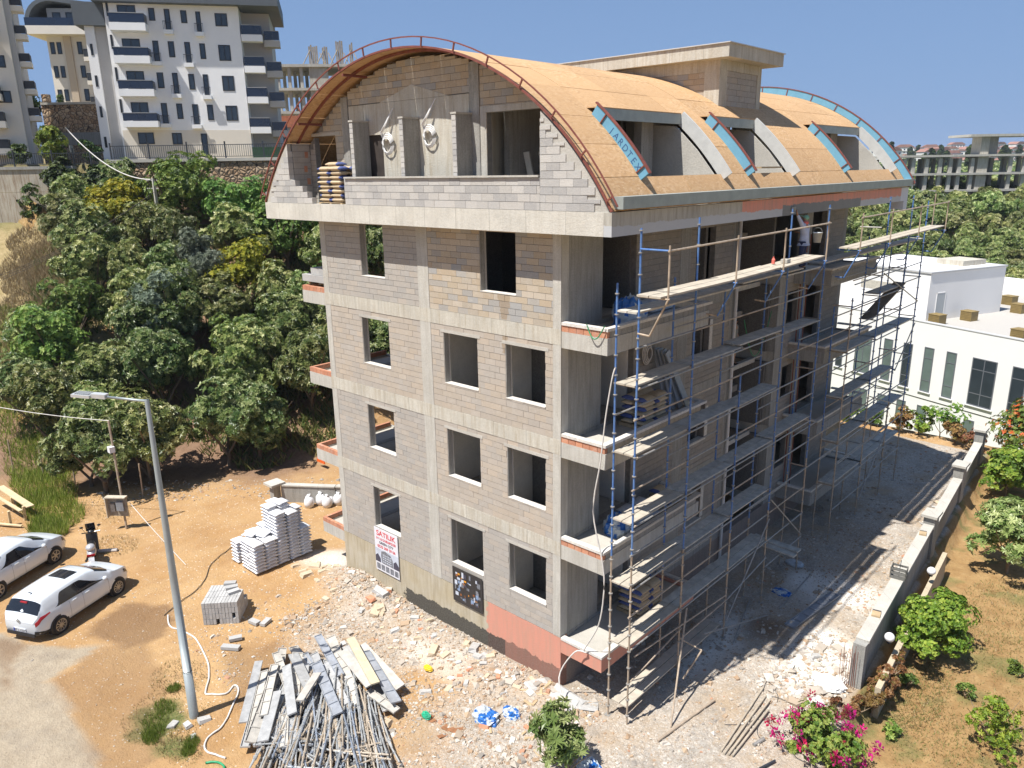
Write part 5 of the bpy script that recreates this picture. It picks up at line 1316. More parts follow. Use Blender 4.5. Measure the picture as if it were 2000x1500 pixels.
# hedge strip at the end of the yard and garden plants at the right
lf_cit2 = lf_citrus
lf_campsis = mat_leaf('leaf_campsis', [(0.03, 0.07, 0.012), (0.07, 0.13, 0.02), (0.12, 0.18, 0.03), (0.15, 0.20, 0.04), (0.55, 0.16, 0.03)])
lf_dried = mat_leaf('leaf_dried', [(0.10, 0.045, 0.02), (0.22, 0.11, 0.04), (0.32, 0.17, 0.07), (0.12, 0.14, 0.03)])
hx = [(-4.8, 30.0, .5, lf_bright), (-3.6, 30.2, .7, lf_bright), (-2.3, 30.3, .55, lf_citrus), (-1.2, 30.4, .7, lf_bright), (0.3, 30.1, .9, lf_dried), (1.3, 30.3, .9, lf_citrus), (2.3, 30.6, 1.15, lf_citrus), (3.2, 29.9, .7, lf_dried), (4.3, 29.5, .7, lf_dried)]
labs = ['leftmost small green bush of the strip at the end of the gravel yard', 'small green rose bush at the end of the yard, second from the left', 'small light green bush near the scaffold end of the strip', 'green bush in the planting strip before the basement windows', 'brownish dried shrub in the planting strip', 'yellow-green shrub beside the dried one in the strip', 'tallest yellow-green shrub of the strip at the end of the yard', 'dried reddish shrub right of the tallest shrub', 'low dried shrub next to the end of the boundary wall']
for i, ((x, y, s, m_), lb) in enumerate(zip(hx, labs)):
    bush('shrub', lb, x, y, -0.55, s, s * .8, s * 1.05, 12, 26, 0.13, 0.035, m_, seed=330 + i, cat='shrub')
bush('trumpet_vine', 'large trumpet vine with orange flowers at the far end of the boundary wall', 7.2, 29.6, -0.8, 2.6, 1.9, 1.9, 46, 50, 0.16, 0.045, lf_campsis, seed=350, cat='shrub')
bush('trumpet_vine', 'lower trumpet vine spilling beside the boundary wall below the large one', 6.5, 25.6, -1.1, 1.2, 1.9, 1.3, 30, 44, 0.15, 0.045, lf_citrus, seed=351, cat='shrub')
bush('trumpet_vine', 'dark green climber at the right edge next to the trumpet vine', 8.9, 26.5, -1.1, 1.8, 1.8, 1.5, 30, 40, 0.16, 0.045, lf_bright, seed=352, cat='shrub')
PROTO['garden0'] = (crown_mesh(210, 1.5, 1.5, 1.25, 1.75, 28, 26, 9, 0.21, 0.033, 'crown', lf_loquat, 0.3, 1.0), trunk_mesh(40, 2.4, 0.05, 1.5, bark_pale))
tree('garden0', 8.1, 17.4, 1.15, 'open loquat tree with grey-green leaves in the garden behind the boundary wall', name='loquat_tree')
bush('citrus_bush', 'dense bright green round bush growing against the boundary wall', 7.35, 9.8, -1.1, 1.15, 1.75, 0.95, 60, 90, 0.085, 0.024, lf_citrus, seed=360, zc=1.15, tmin=0.0)
bush('pomegranate_bush', 'loose green bush at the lower right corner of the garden', 9.75, 6.6, -1.15, 1.1, 1.1, 0.9, 18, 26, 0.10, 0.022, lf_citrus, seed=361)
for i, (x, y, lb) in enumerate(((7.9, 10.9, 'tiny green seedling right of the round bush'), (7.3, 7.7, 'small green sapling in the shade below the round bush'), (8.7, 8.3, 'small green sapling in the middle of the dry lawn'), (9.6, 10.6, 'small shrub at the right edge of the dry lawn'), (7.6, 5.2, 'small grassy sapling beside the bougainvillea'))):
    bush('sapling', lb, x, y, -1.15, 0.25, 0.25, 0.25, 6, 10, 0.12, 0.03, lf_bright, seed=370 + i, cat='sapling')
lf_boug = mat_leaf('leaf_bougainvillea', [(0.05, 0.10, 0.015), (0.10, 0.16, 0.02), (0.17, 0.22, 0.04), (0.24, 0.26, 0.06)])
lf_mag = mat_leaf('bract_magenta', [(0.42, 0.01, 0.10), (0.55, 0.02, 0.16), (0.62, 0.03, 0.22)])
t = bush('bougainvillea', 'bougainvillea bush with magenta flowers at the bottom right of the site', 6.55, 2.6, -0.9, 1.15, 1.0, 0.75, 30, 34, 0.09, 0.028, lf_boug, seed=380, cat='shrub')
fl = MB(); rr_ = random.Random(3)
for i in range(34):
    an = rr_.uniform(0, 6.28); q = rr_.uniform(0.5, 1.15); c_ = Vector((1.25 * q * math.cos(an), 1.05 * q * math.sin(an), 0.55 + rr_.uniform(0.1, 0.85) * (1.25 - q * 0.5)))
    f_ = MB()
    for k in range(40):
        n = Vector((rr_.gauss(0, 1), rr_.gauss(0, 1), rr_.gauss(0, 1))).normalized(); leaf_card(f_, c_ + n * rr_.uniform(0.02, 0.13), n, n.orthogonal().normalized(), 0.085, 0.038, rr_.random())
    f_.build('flower_cluster', lf_mag, t, tone=True)
PROTO['fg'] = None
t = bush('loquat_sapling', 'young loquat tree top with long leaves at the bottom edge of the picture', 2.25, -2.55, -0.5, 0.95, 0.75, 0.85, 20, 9, 0.24, 0.035, lf_loquat, seed=390, nleaf=11, tmin=0.35, tmax=0.9, cat='tree', zc=1.35)
for i, (x, y) in enumerate(((6.95, 5.5), (6.9, 6.2), (6.75, 4.9), (6.4, 4.4))):
    bush('dried_plant', ('dried brown plant on the planter wall near the wall end', 'dried plant in the middle of the planter wall end', 'dried brown plant at the tip of the planter wall', 'straw coloured dry weed behind the bougainvillea')[i], x, y, -0.75, 0.4, 0.45, 0.3, 12, 26, 0.09, 0.02, lf_dried, seed=395 + i, cat='plant')
# dried plants on the planter wall
bush('dried_climber', 'dry brown climber lying on the planter wall behind the boundary wall', 7.0, 6.9, -0.6, 0.35, 1.2, 0.35, 18, 24, 0.08, 0.02, lf_dried, seed=391, cat='climbing plant')

# ================================================================== SCAFFOLD
mtan = mat('scaffold_tan', (0.42, 0.335, 0.25), 0.6, 0.35, 5, metal=0.1)
mbluep = mat('scaffold_blue', (0.03, 0.125, 0.40), 0.5, 0.3, 9, col2=(0.13, 0.22, 0.38))
msteel = mat('scaffold_steel', (0.34, 0.33, 0.31), 0.5, 0.3, 6, metal=0.3)
mplank = mat('scaffold_plank', (0.50, 0.47, 0.41), 0.8, 0.35, 4, 0.2)
mplank2 = mat('scaffold_plank_dusty', (0.45, 0.40, 0.325), 0.85, 0.25, 4, 0.2)
sc = thing('scaffolding', 'steel tube scaffold with plank platforms standing along the shaded side of the building', 'scaffold')
YS = [0.05, 2.65, 5.5, 8.24, 11.2, 14.3, 17.4, 20.4]
def pole(x, y, z0, z1, zc, name='standard'):
    """upright with cups every half metre; tan below zc, blue above"""
    mb = MB()
    if zc > z0: mb.tube([(x, y, z0), (x, y, min(zc, z1))], 0.026, 8, 0)
    if z1 > zc: mb.tube([(x, y, max(zc, z0)), (x, y, z1)], 0.027, 8, 1)
    z = z0 + 0.3
    while z < z1:
        mb.lathe([(0.026, -0.015), (0.055, -0.012), (0.055, 0.012), (0.026, 0.015)], (x, y, z), 8, 2); z += 0.5
    mb.box(x - 0.08, y - 0.08, z0 - 0.02, x + 0.08, y + 0.08, z0 + 0.005, 2)
    return mb.build(name, [mtan, mbluep, msteel], sc)
for i, y in enumerate(YS):
    g0 = hgt(2.3, y)
    pole(2.30 + R.uniform(-.015, .015), y, g0, (12.85, 12.95, 8.3, 12.9, 12.9, 9.4, 12.95, 12.9)[i], (4.6, 3.8, 3.2, 3.0, 4.0, 9, 5, 4.0)[i])
    pole(1.66 + R.uniform(-.015, .015), y, hgt(1.66, y), (11.55, 11.4, 11.2, 11.0, 11.3, 9.0, 11.4, 11.3)[i], (4.4, 3.0, 3.0, 2.5, 3.2, 4, 4.0, 3.5)[i])
for (x, y) in ((2.3, 22.6), (1.66, 22.6)):
    pole(x, y, -0.5, 12.6 if x > 2 else 11.3, 3.0)
def tubep(a, b, m=mtan, r=0.024, nm='ledger'):
    mb = MB(); mb.tube([a, b], r, 7); return mb.build(nm, m, sc)
LV = [9.14, 7.36, 5.52, 3.72, 1.94]
def plat(x0, x1, y0, y1, z0, z1=None, m=mplank, n=2):
    z1 = z0 if z1 is None else z1
    for q in range(n):
        a = lerp(x0, x1, q / n) + 0.012; b = lerp(x0, x1, (q + 1) / n) - 0.012; xm = (a + b) / 2
        mb = MB(); mb.beam((xm, y0, z0 - 0.028), (xm, y1, z1 - 0.028), b - a, 0.045); mb.build('platform_board', m, sc)
for li, z in enumerate([9.9, 8.1, 6.3, 4.5, 2.8]):
    tubep((2.33, 14.3, z), (2.33, 22.6, z + 0.05), msteel)
    tubep((1.66, 14.3, z + 0.5), (1.66, 22.6, z + 0.5), mtan)
    tubep((1.62, 17.36, z), (2.36, 17.36, z), msteel, nm='transom'); tubep((1.62, 20.36, z), (2.36, 20.36, z), msteel, nm='transom')
for li, z in enumerate(LV):
    segs = {0: [(0, 4)], 1: [(0, 3)], 2: [(0, 4)], 3: [(0, 3)], 4: [(0, 3)]}[li]
    for a, b in segs:
        for i in range(a, b):
            dz = 0.0 if i < 2 else 0.06 * ((i + li) % 3 - 1)
            plat(1.70, 2.27, YS[i] - 0.05, YS[i + 1] + 0.12, z + dz, z + dz + R.uniform(-.03, .03), mplank2 if i == 0 else mplank)
    for i in (5, 6):
        if (li, i) in ((0, 5),): continue
        plat(1.70, 2.27, YS[i] - 0.05, YS[i + 1] + 0.1, z + 0.05, z + 0.05)
    if li in (1, 3, 4): plat(1.70, 2.27, YS[7], 22.6, z + 0.05)
    for i in range(len(YS) - 1):
        if i == 4 and li not in (1, 3): continue
        mm = mtan if (i + li) % 3 else msteel
        tubep((2.3, YS[i] - 0.1, z + 0.92), (2.3, YS[i + 1] + 0.1, z + 0.92), mm, nm='guard_rail')
        if (i + li) % 2: tubep((1.66, YS[i], z + 0.9), (1.66, YS[i + 1], z + 0.9), msteel, nm='guard_rail')
        tubep((2.33, YS[i], z - 0.09), (2.33, YS[i + 1], z - 0.09), msteel)
    for y in YS:
        tubep((1.6, y + 0.04, z - 0.07), (2.36, y + 0.04, z - 0.07), mtan, nm='transom')
for i in range(7):
    if i in (4,): continue
    tubep((2.36, YS[i], 0.9), (2.36, YS[i + 1], 0.9 + (0.0 if i % 2 else 0.35)), msteel if i > 1 else mtan)
tubep((2.36, 22.6, 3.2), (2.36, 17.4, 4.9), msteel, nm='brace'); tubep((2.36, 22.6, 8.2), (2.36, 17.4, 10.0), msteel, nm='brace')
for z in (1.2, 3.9, 5.7, 7.5, 9.3): tubep((1.6, 22.64, z), (2.36, 22.64, z), msteel, nm='transom'); tubep((2.36, 20.4, z), (2.36, 22.6, z), msteel)
for a_, b_ in (((2.37, 5.5, 0.1), (2.37, 8.24, 2.7)), ((2.37, 11.2, 1.0), (2.37, 8.24, 3.4)), ((2.37, 17.4, 0.3), (2.37, 20.4, 2.9)), ((2.37, 20.4, 5.4), (2.37, 22.6, 7.2))): tubep(a_, b_, msteel, nm='brace')
tubep((2.4, 4.0, 0.4), (2.9, 7.5, -0.42), msteel, nm='brace'); tubep((2.37, 0.2, 1.6), (2.37, 5.4, 1.1), mtan)
# balcony-level deck at the top and the bracketed outer walkway
plat(1.70, 2.27, 0.0, 5.6, 10.92, 10.92, mplank); plat(1.70, 2.27, 5.4, 9.6, 11.0, 11.0, mplank); plat(0.9, 2.27, 8.2, 11.3, 10.9, 10.9, mplank, 3)
plat(2.36, 3.02, -0.2, 3.3, 11.38, 11.38, mplank2); plat(2.36, 3.02, 3.25, 6.1, 11.38, 11.42, mplank2); plat(2.36, 3.02, 6.05, 9.3, 11.40, 11.46, mplank2)
for i, y in enumerate((0.0, 3.25, 6.1, 9.2)):
    tubep((3.08, y, 11.28), (3.08, y, 12.5), mtan, nm='bracket_post')
    tubep((2.28, y, 11.3), (3.12, y, 11.3), mtan if i < 1 else mbluep, nm='bracket_arm')
    tubep((3.08, y, 11.28), (2.62, y, 10.4), mtan if i < 1 else mbluep, nm='bracket_brace'); tubep((2.62, y, 10.4), (2.3, y, 10.42), mtan, nm='bracket_brace')
tubep((3.08, -0.05, 12.38), (3.08, 9.35, 12.45), mtan, 0.026, 'guard_rail'); tubep((2.3, 0.02, 12.38), (3.08, 0.02, 12.38), mbluep, 0.026, 'guard_rail')
plat(2.36, 2.98, 12.2, 17.5, 11.45, 11.5, mplank2); plat(2.36, 2.98, 17.45, 23.0, 11.5, 11.55, mplank2)
plat(1.70, 2.27, 11.2, 17.4, 11.0, 11.0); plat(1.70, 2.27, 17.4, 22.6, 11.0, 11.0)
for i, y in enumerate((12.3, 15.4, 18.9, 22.8)):
    tubep((3.04, y, 11.3), (3.04, y, 12.6), mtan, nm='bracket_post'); tubep((2.28, y, 11.35), (3.08, y, 11.35), mbluep, nm='bracket_arm')
    tubep((3.04, y, 11.33), (2.6, y, 10.4), mbluep, nm='bracket_brace'); tubep((2.6, y, 10.4), (2.3, y, 10.42), mbluep, nm='bracket_brace')
tubep((3.04, 12.2, 12.45), (3.04, 22.9, 12.55), mtan, 0.026, 'guard_rail'); tubep((2.3, 14.3, 12.0), (3.04, 14.3, 12.0), msteel, nm='guard_rail')
tubep((2.5, 22.8, 11.5), (2.5, 22.8, 12.9), mtan, nm='bracket_post')
# sloping access boards
plat(1.72, 2.27, 0.1, 5.3, 0.02, 0.04, mplank2)
mb = MB(); mb.beam((1.2, 9.8, 1.1), (2.9, 9.8, 1.05), 0.3, 0.05); mb.build('platform_board', mplank, sc)
mb = MB(); mb.beam((1.2, 9.5, 1.06), (2.9, 9.45, 1.0), 0.28, 0.05); mb.build('platform_board', mplank, sc)
mb = MB(); mb.beam((1.7, 18.0, 8.0), (2.2, 20.2, 9.3), 0.5, 0.05); mb.build('leaning_board', mat('old_board', (0.22, 0.19, 0.15), 0.9, 0.3, 6), sc)
# leaning foot pole at the corner
tubep((3.24, 0.76, -0.5), (2.45, 2.75, 1.9), mtan, 0.026, 'prop'); tubep((2.36, 2.65, 0.9), (3.0, 2.75, 0.75), mtan, 0.026, 'prop'); tubep((3.0, 2.75, 0.75), (2.7, 2.3, -0.1), mtan, 0.026, 'prop')

# ================================================================== SACKS, BLOCKS, BOARDS, TUBES
def sack_mesh(name, mats, L=0.6, Wd=0.4, H=0.13, blue=False):
    mb = MB(); nx, ny = 6, 4; vs = []; idx = {}
    for side in (1, -1):
        for i in range(nx + 1):
            for j in range(ny + 1):
                u, v_ = i / nx * 2 - 1, j / ny * 2 - 1
                e = (1 - abs(u) ** 8) * (1 - abs(v_) ** 7)
                idx[(side, i, j)] = len(vs)
                vs.append((u * L / 2 * (1 - 0.04 * (1 - e)), v_ * Wd / 2 * (1 - 0.05 * (1 - e)), H / 2 + side * H / 2 * (0.25 + 0.75 * e)))
    fs = []; ms = []
    for side in (1, -1):
        for i in range(nx):
            for j in range(ny):
                f = (idx[(side, i, j)], idx[(side, i + 1, j)], idx[(side, i + 1, j + 1)], idx[(side, i, j + 1)])
                fs.append(f if side > 0 else f[::-1]); ms.append(1 if blue and i >= nx - 1 else 0)
    def rim(seq):
        for a, b_ in zip(seq, seq[1:]): fs.append((idx[(-1, *a)], idx[(-1, *b_)], idx[(1, *b_)], idx[(1, *a)])); ms.append(1 if blue and min(a[0], b_[0]) >= nx - 1 else 0)
    rim([(i, 0) for i in range(nx + 1)]); rim([(nx, j) for j in range(ny + 1)]); rim([(nx - i, ny) for i in range(nx + 1)]); rim([(0, ny - j) for j in range(ny + 1)])
    for f, m_ in zip(fs, ms): mb.add([], [], 0); mb.f.append(f); mb.m.append(m_); mb.t.append(0)
    mb.v = [tuple(v_) for v_ in vs]
    return mb.mesh(name, mats, smooth=True)
msackw = mat('sack_white', (0.74, 0.74, 0.75), 0.55, 0.12, 30, 0.1, rnd=0.12)
msackp = mat('sack_print', (0.34, 0.35, 0.40), 0.6, 0.3, 60)
msackb = mat('sack_kraft', (0.50, 0.39, 0.25), 0.8, 0.2, 20, 0.1, rnd=0.25)
msackblue = mat('sack_blue', (0.07, 0.10, 0.27), 0.7, 0.2, 12)
msackg = mat('sack_grey', (0.50, 0.53, 0.56), 0.7, 0.2, 12, rnd=0.2)
def tile_sack_mesh():
    """slim white carton-like sack with a dark printed band along its long edge"""
    me = sack_mesh('sack', [msackw, msackp], 0.52, 0.5, 0.132)
    for p_ in me.polygons:
        if len(p_.vertices) == 4 and abs(p_.normal.z) < 0.3: 
            c_ = p_.center
            if abs(c_.x) < 0.17 and abs(c_.y) > 0.2: p_.material_index = 1
            if abs(c_.y) < 0.15 and abs(c_.x) > 0.2: p_.material_index = 1
    return me
sw_me = tile_sack_mesh()
kr_me = sack_mesh('sack', [msackb, msackblue], 0.62, 0.40, 0.145, True)
gr_me = sack_mesh('sack', [msackg], 0.6, 0.4, 0.13)
def put(me, name, label, cat, group, loc, rz=0.0, tilt=0.0, kind=None, scl=None):
    o = link(name, me); o.location = loc; o.rotation_euler = (tilt, 0, rz)
    if scl: o.scale = scl
    return tag(o, label, cat, group, kind)
HS = [[9, 9, 9, 8, 7], [9, 8, 9, 6, 5], [16, 17, 12, 0, 0], [15, 17, 15, 10, 0], [10, 14, 14, 0, 0]]
PX, PY = -12.98, -2.28; zt = -0.46
# columns along y (towards the wall), rows along -x
HC = {(0, 0): 9, (1, 0): 9, (2, 0): 16, (3, 0): 15, (4, 0): 9, (0, 1): 9, (1, 1): 9, (2, 1): 17, (3, 1): 17, (4, 1): 14, (0, 2): 7, (2, 2): 10, (1, 2): 9, (3, 2): 16}
for (i, j), n in HC.items():
    for k in range(n):
        put(sw_me, 'sack', 'white sack of the large stack, %s layer up, %s column from the front, %s row' % (ordn(k + 1), ordn(i + 1), ('right', 'middle', 'left')[j]), 'sack', 'white sacks of the large stack', (PX - j * 0.535 + R.uniform(-.018, .018) - (0.25 if (i, j) == (0, 2) else 0), PY + i * 0.505 + R.uniform(-.015, .015), zt + k * 0.134), R.choice((0, PI)) + R.uniform(-.05, .05))
put(sw_me, 'sack', 'white sack lying askew on the low step of the large white stack', 'sack', None, (PX - 0.7, PY + 0.2, zt + 9 * 0.134), 0.4)
put(sw_me, 'sack', 'white sack lying tilted beside the tall part of the large white stack', 'sack', None, (PX - 0.35, PY + 0.55, zt + 9 * 0.134), 0.25, 0.15)
# kraft sacks on a pallet at the terrace gap
def pallet(x, y, z, rz, lab, w=1.15, d=0.8):
    t = thing('pallet', lab, 'pallet', (x, y, z), rz); m_ = mat('timber', (0.46, 0.34, 0.2), 0.8, 0.3, 5)
    for i in range(5):
        mb = MB(); mb.box(-w / 2, -d / 2 + i * d / 5 + 0.01, 0.08, w / 2, -d / 2 + (i + 1) * d / 5 - 0.03, 0.1); mb.build('deck_board', m_, t)
    for i in range(3):
        mb = MB(); mb.box(-w / 2 + i * (w - 0.1) / 2, -d / 2, 0.0, -w / 2 + 0.1 + i * (w - 0.1) / 2, d / 2, 0.078); mb.build('skid', m_, t)
    return t
def stack(me, lab, grp, x, y, z, nx, ny, nz, rz, L, Wd, H, cat='sack'):
    for k in range(nz):
        for i in range(nx):
            for j in range(ny):
                lx, ly = (i - (nx - 1) / 2) * L, (j - (ny - 1) / 2) * Wd
                fl_ = PI if (k + i) % 2 else 0
                put(me, 'sack', lab, cat, grp, (x + lx * math.cos(rz) - ly * math.sin(rz) + R.uniform(-.02, .02), y + lx * math.sin(rz) + ly * math.cos(rz) + R.uniform(-.015, .015), z + k * H), rz + fl_ + R.uniform(-.05, .05))
pallet(-8.95, -0.12, ROOF1 - 0.05, 0, 'wooden pallet under the kraft sacks in the gap of the top parapet', 1.25, 0.8)
stack(kr_me, 'brown and blue paper sack piled in the gap of the top floor parapet', 'paper sacks in the parapet gap', -8.95, -0.12, ROOF1 + 0.055, 2, 2, 8, 0, 0.61, 0.40, 0.135)
put(kr_me, 'sack', 'topmost paper sack of the pile in the parapet gap', 'sack', None, (-9.1, -0.1, ROOF1 + 0.055 + 8 * 0.135), 0.1)
Z4 = ZB + 3 * 2 + 0.31
pallet(0.72, 2.9, Z4, PI / 2, 'pallet under the sacks on the second balcony from the top', 1.2, 0.95)
stack(kr_me, 'brown and blue paper sack piled on the second balcony from the top', 'paper sacks on the second balcony from the top', 0.72, 2.9, Z4 + 0.1, 2, 2, 6, PI / 2, 0.62, 0.42, 0.135)
Z2 = ZB + 0.31
pallet(0.72, 3.0, Z2, PI / 2, 'pallet under the sacks on the lowest balcony', 1.2, 0.95)
stack(kr_me, 'brown and blue paper sack piled on the lowest balcony', 'paper sacks on the lowest balcony', 0.72, 3.0, Z2 + 0.1, 2, 2, 6, PI / 2, 0.62, 0.42, 0.13)
Z5 = ZB + 9 + 0.31; Z3 = ZB + 3 + 0.31
stack(gr_me, 'grey sack piled on the top balcony beside the blue plastic sheet', 'grey sacks on the top balcony', 0.72, 3.1, Z5, 2, 2, 4, PI / 2, 0.62, 0.42, 0.13)
stack(gr_me, 'grey sack piled on the third balcony from the top beside the blue sheet', 'grey sacks on the third balcony', 0.72, 2.75, Z3, 2, 2, 4, PI / 2, 0.62, 0.42, 0.13)
stack(kr_me, 'paper sack behind the grey ones on the third balcony from the top', 'paper sacks on the third balcony', 0.72, 4.2, Z3, 1, 2, 4, PI / 2, 0.62, 0.42, 0.13)
mbl = mat('blue_sheet', (0.02, 0.13, 0.42), 0.35, 0.3, 5); mcl = mat('clear_sheet', (0.45, 0.5, 0.54), 0.3, 0.3, 7)
def crumple(nm, lab, x, y, z, rx, ry, rz_, mats, seed, cat='plastic sheet', split=0.45, n=14):
    r = random.Random(seed); mb = MB(); vs = []
    for i in range(n + 1):
        th = PI * 0.5 * i / n
        for j in range(2 * n):
            ph = PI * j / n; k = 1 + 0.22 * noise.noise((math.cos(ph) * 2.3 + seed, math.sin(ph) * 2.3, th * 3)) + 0.10 * noise.noise((math.cos(ph) * 6, math.sin(ph) * 6 + seed, th * 7))
            vs.append((rx * math.cos(th) ** 0.7 * math.cos(ph) * k, ry * math.cos(th) ** 0.7 * math.sin(ph) * k, rz_ * math.sin(th) * k))
    fs = [(i * 2 * n + j, i * 2 * n + (j + 1) % (2 * n), (i + 1) * 2 * n + (j + 1) % (2 * n), (i + 1) * 2 * n + j) for i in range(n) for j in range(2 * n)]
    o_ = len(mb.v); mb.v = vs
    for f in fs:
        c_ = [sum(vs[a][q] for a in f) / 4 for q in range(3)]
        mb.f.append(f); mb.m.append(0 if noise.noise((c_[0] * 2.2 / rx + seed, c_[1] * 2.2 / ry, c_[2] * 2)) > split - 0.5 else 1); mb.t.append(0)
    o = mb.build(nm, mats); o.location = (x, y, z); return tag(o, lab, cat)
crumple('plastic_sheet', 'blue plastic sheet bundled at the corner of the top balcony', 0.75, 1.95, Z5, 0.5, 0.42, 0.75, [mbl, mcl], 2, split=0.5)
crumple('plastic_sheet', 'blue plastic sheet bundled on the third balcony from the top', 0.7, 1.75, Z3, 0.45, 0.4, 0.55, [mbl, mcl], 5, split=0.5)
crumple('plastic_bag', 'large blue and clear plastic bag lying on the rubble in front', -0.75, -2.35, -0.5, 0.42, 0.30, 0.28, [mbl, mcl], 8, 'plastic bag')
crumple('plastic_bag', 'small blue plastic bag on the rubble just right of the large one', -0.35, -1.75, -0.5, 0.32, 0.2, 0.2, [mcl, mbl], 9, 'plastic bag')
crumple('plastic_bag', 'blue plastic bag half buried at the very bottom edge', 2.55, -2.0, -0.5, 0.35, 0.25, 0.35, [mbl, mcl], 14, 'plastic bag')
crumple('plastic_scrap', 'bright green plastic scrap in the rubble', -2.05, -3.4, -0.48, 0.16, 0.1, 0.14, [mat('green_plastic', (0.02, 0.36, 0.20), 0.5)] * 2, 11, 'scrap')
crumple('plastic_scrap', 'yellow rag on the rubble below the dark poster', -3.55, -2.0, -0.42, 0.17, 0.1, 0.1, [mat('yellow_plastic', (0.75, 0.50, 0.02), 0.5)] * 2, 12, 'scrap')
crumple('plastic_scrap', 'faded blue sheet in the shade beneath the far scaffold', 2.6, 9.3, -0.5, 0.35, 0.25, 0.12, [mbl, mcl], 13, 'scrap')
crumple('plastic_scrap', 'pale blue sheet on the gravel in the shade further along', 2.1, 11.6, -0.5, 0.35, 0.25, 0.12, [mcl, mcl], 15, 'scrap')
crumple('styrofoam', 'lump of white foam at the foot of the boundary wall end', 5.75, 5.3, -0.5, 0.5, 0.3, 0.28, [mat('foam_white', (0.82, 0.82, 0.80), 0.8, 0.05)] * 2, 16, 'foam')
# white bags by the low wall
for i in range(6):
    x, y = -16.6 + 0.20 * i + R.uniform(-.05, .05), 2.35 + 0.36 * (i % 3) * 0.9 + 0.18 * i
    mb = MB(); mb.lathe([(0.02, 0), (0.2, 0.02), (0.24, 0.18), (0.22, 0.36), (0.13, 0.48), (0.05, 0.5), (0.09, 0.6), (0.02, 0.58)], (0, 0, 0), 10)
    for q, vv in enumerate(mb.v):
        k = 1 + 0.12 * noise.noise((vv[0] * 6 + i, vv[1] * 6, vv[2] * 5)); mb.v[q] = (vv[0] * k, vv[1] * k, vv[2] * k)
    o = mb.build('tied_bag', mat('bag_white', (0.70, 0.70, 0.72), 0.6, 0.15, 20), smooth=True); o.location = (x, y, -0.5)
    tag(o, 'white tied bag standing by the low block wall', 'bag', 'white bags by the low wall')
# grey block stack
mslab = mat('grey_block', (0.40, 0.395, 0.385), 0.95, 0.15, 20, 0.3, rnd=0.22)
mb = MB()
for a, b_ in ((-.5, -.17), (.17, .5)): pass
mb.box(-.5, -.5, -.5, .5, .5, .5); slab_me = mb.mesh('concrete_block', mslab)
bs = Vector((-11.15, -4.55, 0)); ang = math.radians(47)
for k in range(4):
    for i in range(11):
        for j in range(3):
            if k == 3 and (j == 2 and i > 7): continue
            if (k, i, j) in ((0, 4, 0), (1, 9, 0), (2, 10, 2)): continue
            lx, ly = (i - 5) * 0.108, (j - 1) * 0.40
            x = bs.x + lx * math.cos(ang) - ly * math.sin(ang); y = bs.y + lx * math.sin(ang) + ly * math.cos(ang)
            put(slab_me, 'concrete_block', 'thin grey block of the square stack, %s layer up, %s along the %s row' % (ordn(k + 1), ordn(i + 1), ('near', 'middle', 'far')[j]), 'block', 'grey blocks of the square stack', (x, y, -0.5 + 0.105 + k * 0.205), ang + R.uniform(-.02, .02), scl=(0.096, 0.385, 0.195))
for i in range(3): put(slab_me, 'concrete_block', 'grey block lying flat on top of the square block stack', 'block', 'blocks lying on the square stack', (bs.x - 0.4 + 0.3 * i, bs.y + 0.45 - 0.1 * i, -0.5 + 0.82 + 0.05), ang + 0.3 * i, scl=(0.4, 0.2, 0.09))
for i, (x, y, a) in enumerate(((-9.5, -5.1, 1.1), (-9.15, -5.45, 0.6), (-9.9, -4.2, 0.2), (-9.6, -3.95, 2.0))): put(slab_me, 'concrete_block', 'grey block lying loose beside the square block stack', 'block', 'loose grey blocks near the stack', (x, y, -0.42), a, scl=((0.6 if i == 1 else 0.4), 0.2, 0.1))
# blocks on the small balcony of the top floor
pallet(-11.2, 0.75, ZB + 9 + 0.55, 0, 'pallet with hollow blocks on the top small balcony at the left', 1.3, 0.9)
for k in range(2):
    for i in range(3):
        put(slab_me, 'concrete_block', 'block on the pallet of the top small balcony at the left', 'block', 'blocks on the left top balcony', (-11.85 + 0.5 * i, 0.55 + 0.05 * k, ZB + 9 + 0.77 + 0.25 * k), 0.05, scl=(0.48, 0.7, 0.24)) if not (k == 1 and i == 0) else None
# boards of dismantled scaffold
def board_mesh(nm, L, mt):
    mb = MB(); w = R.choice((0.30, 0.26, 0.24))
    mb.box(-L / 2, -w / 2, 0, L / 2, w / 2, 0.012)
    mb.box(-L / 2, -w / 2, 0.013, L / 2, -w / 2 + 0.018, 0.05); mb.box(-L / 2, w / 2 - 0.018, 0.013, L / 2, w / 2, 0.05)
    n = max(2, int(L / 0.5))
    for i in range(n + 1):
        x = -L / 2 + 0.012 + (L - 0.024) * i / n; mb.box(x - 0.012, -w / 2 + 0.02, 0.013, x + 0.012, w / 2 - 0.02, 0.045)
    return mb.mesh(nm, mt)
mbd = [mat('board_galv', (0.46, 0.46, 0.455), 0.5, 0.25, 5, metal=0.25, rnd=0.2), mat('board_bluegrey', (0.33, 0.35, 0.385), 0.45, 0.25, 5, metal=0.2, rnd=0.2), mat('board_beige', (0.45, 0.425, 0.385), 0.8, 0.25, 5, rnd=0.2), mat('board_yellowish', (0.52, 0.45, 0.31), 0.8, 0.2, 5)]
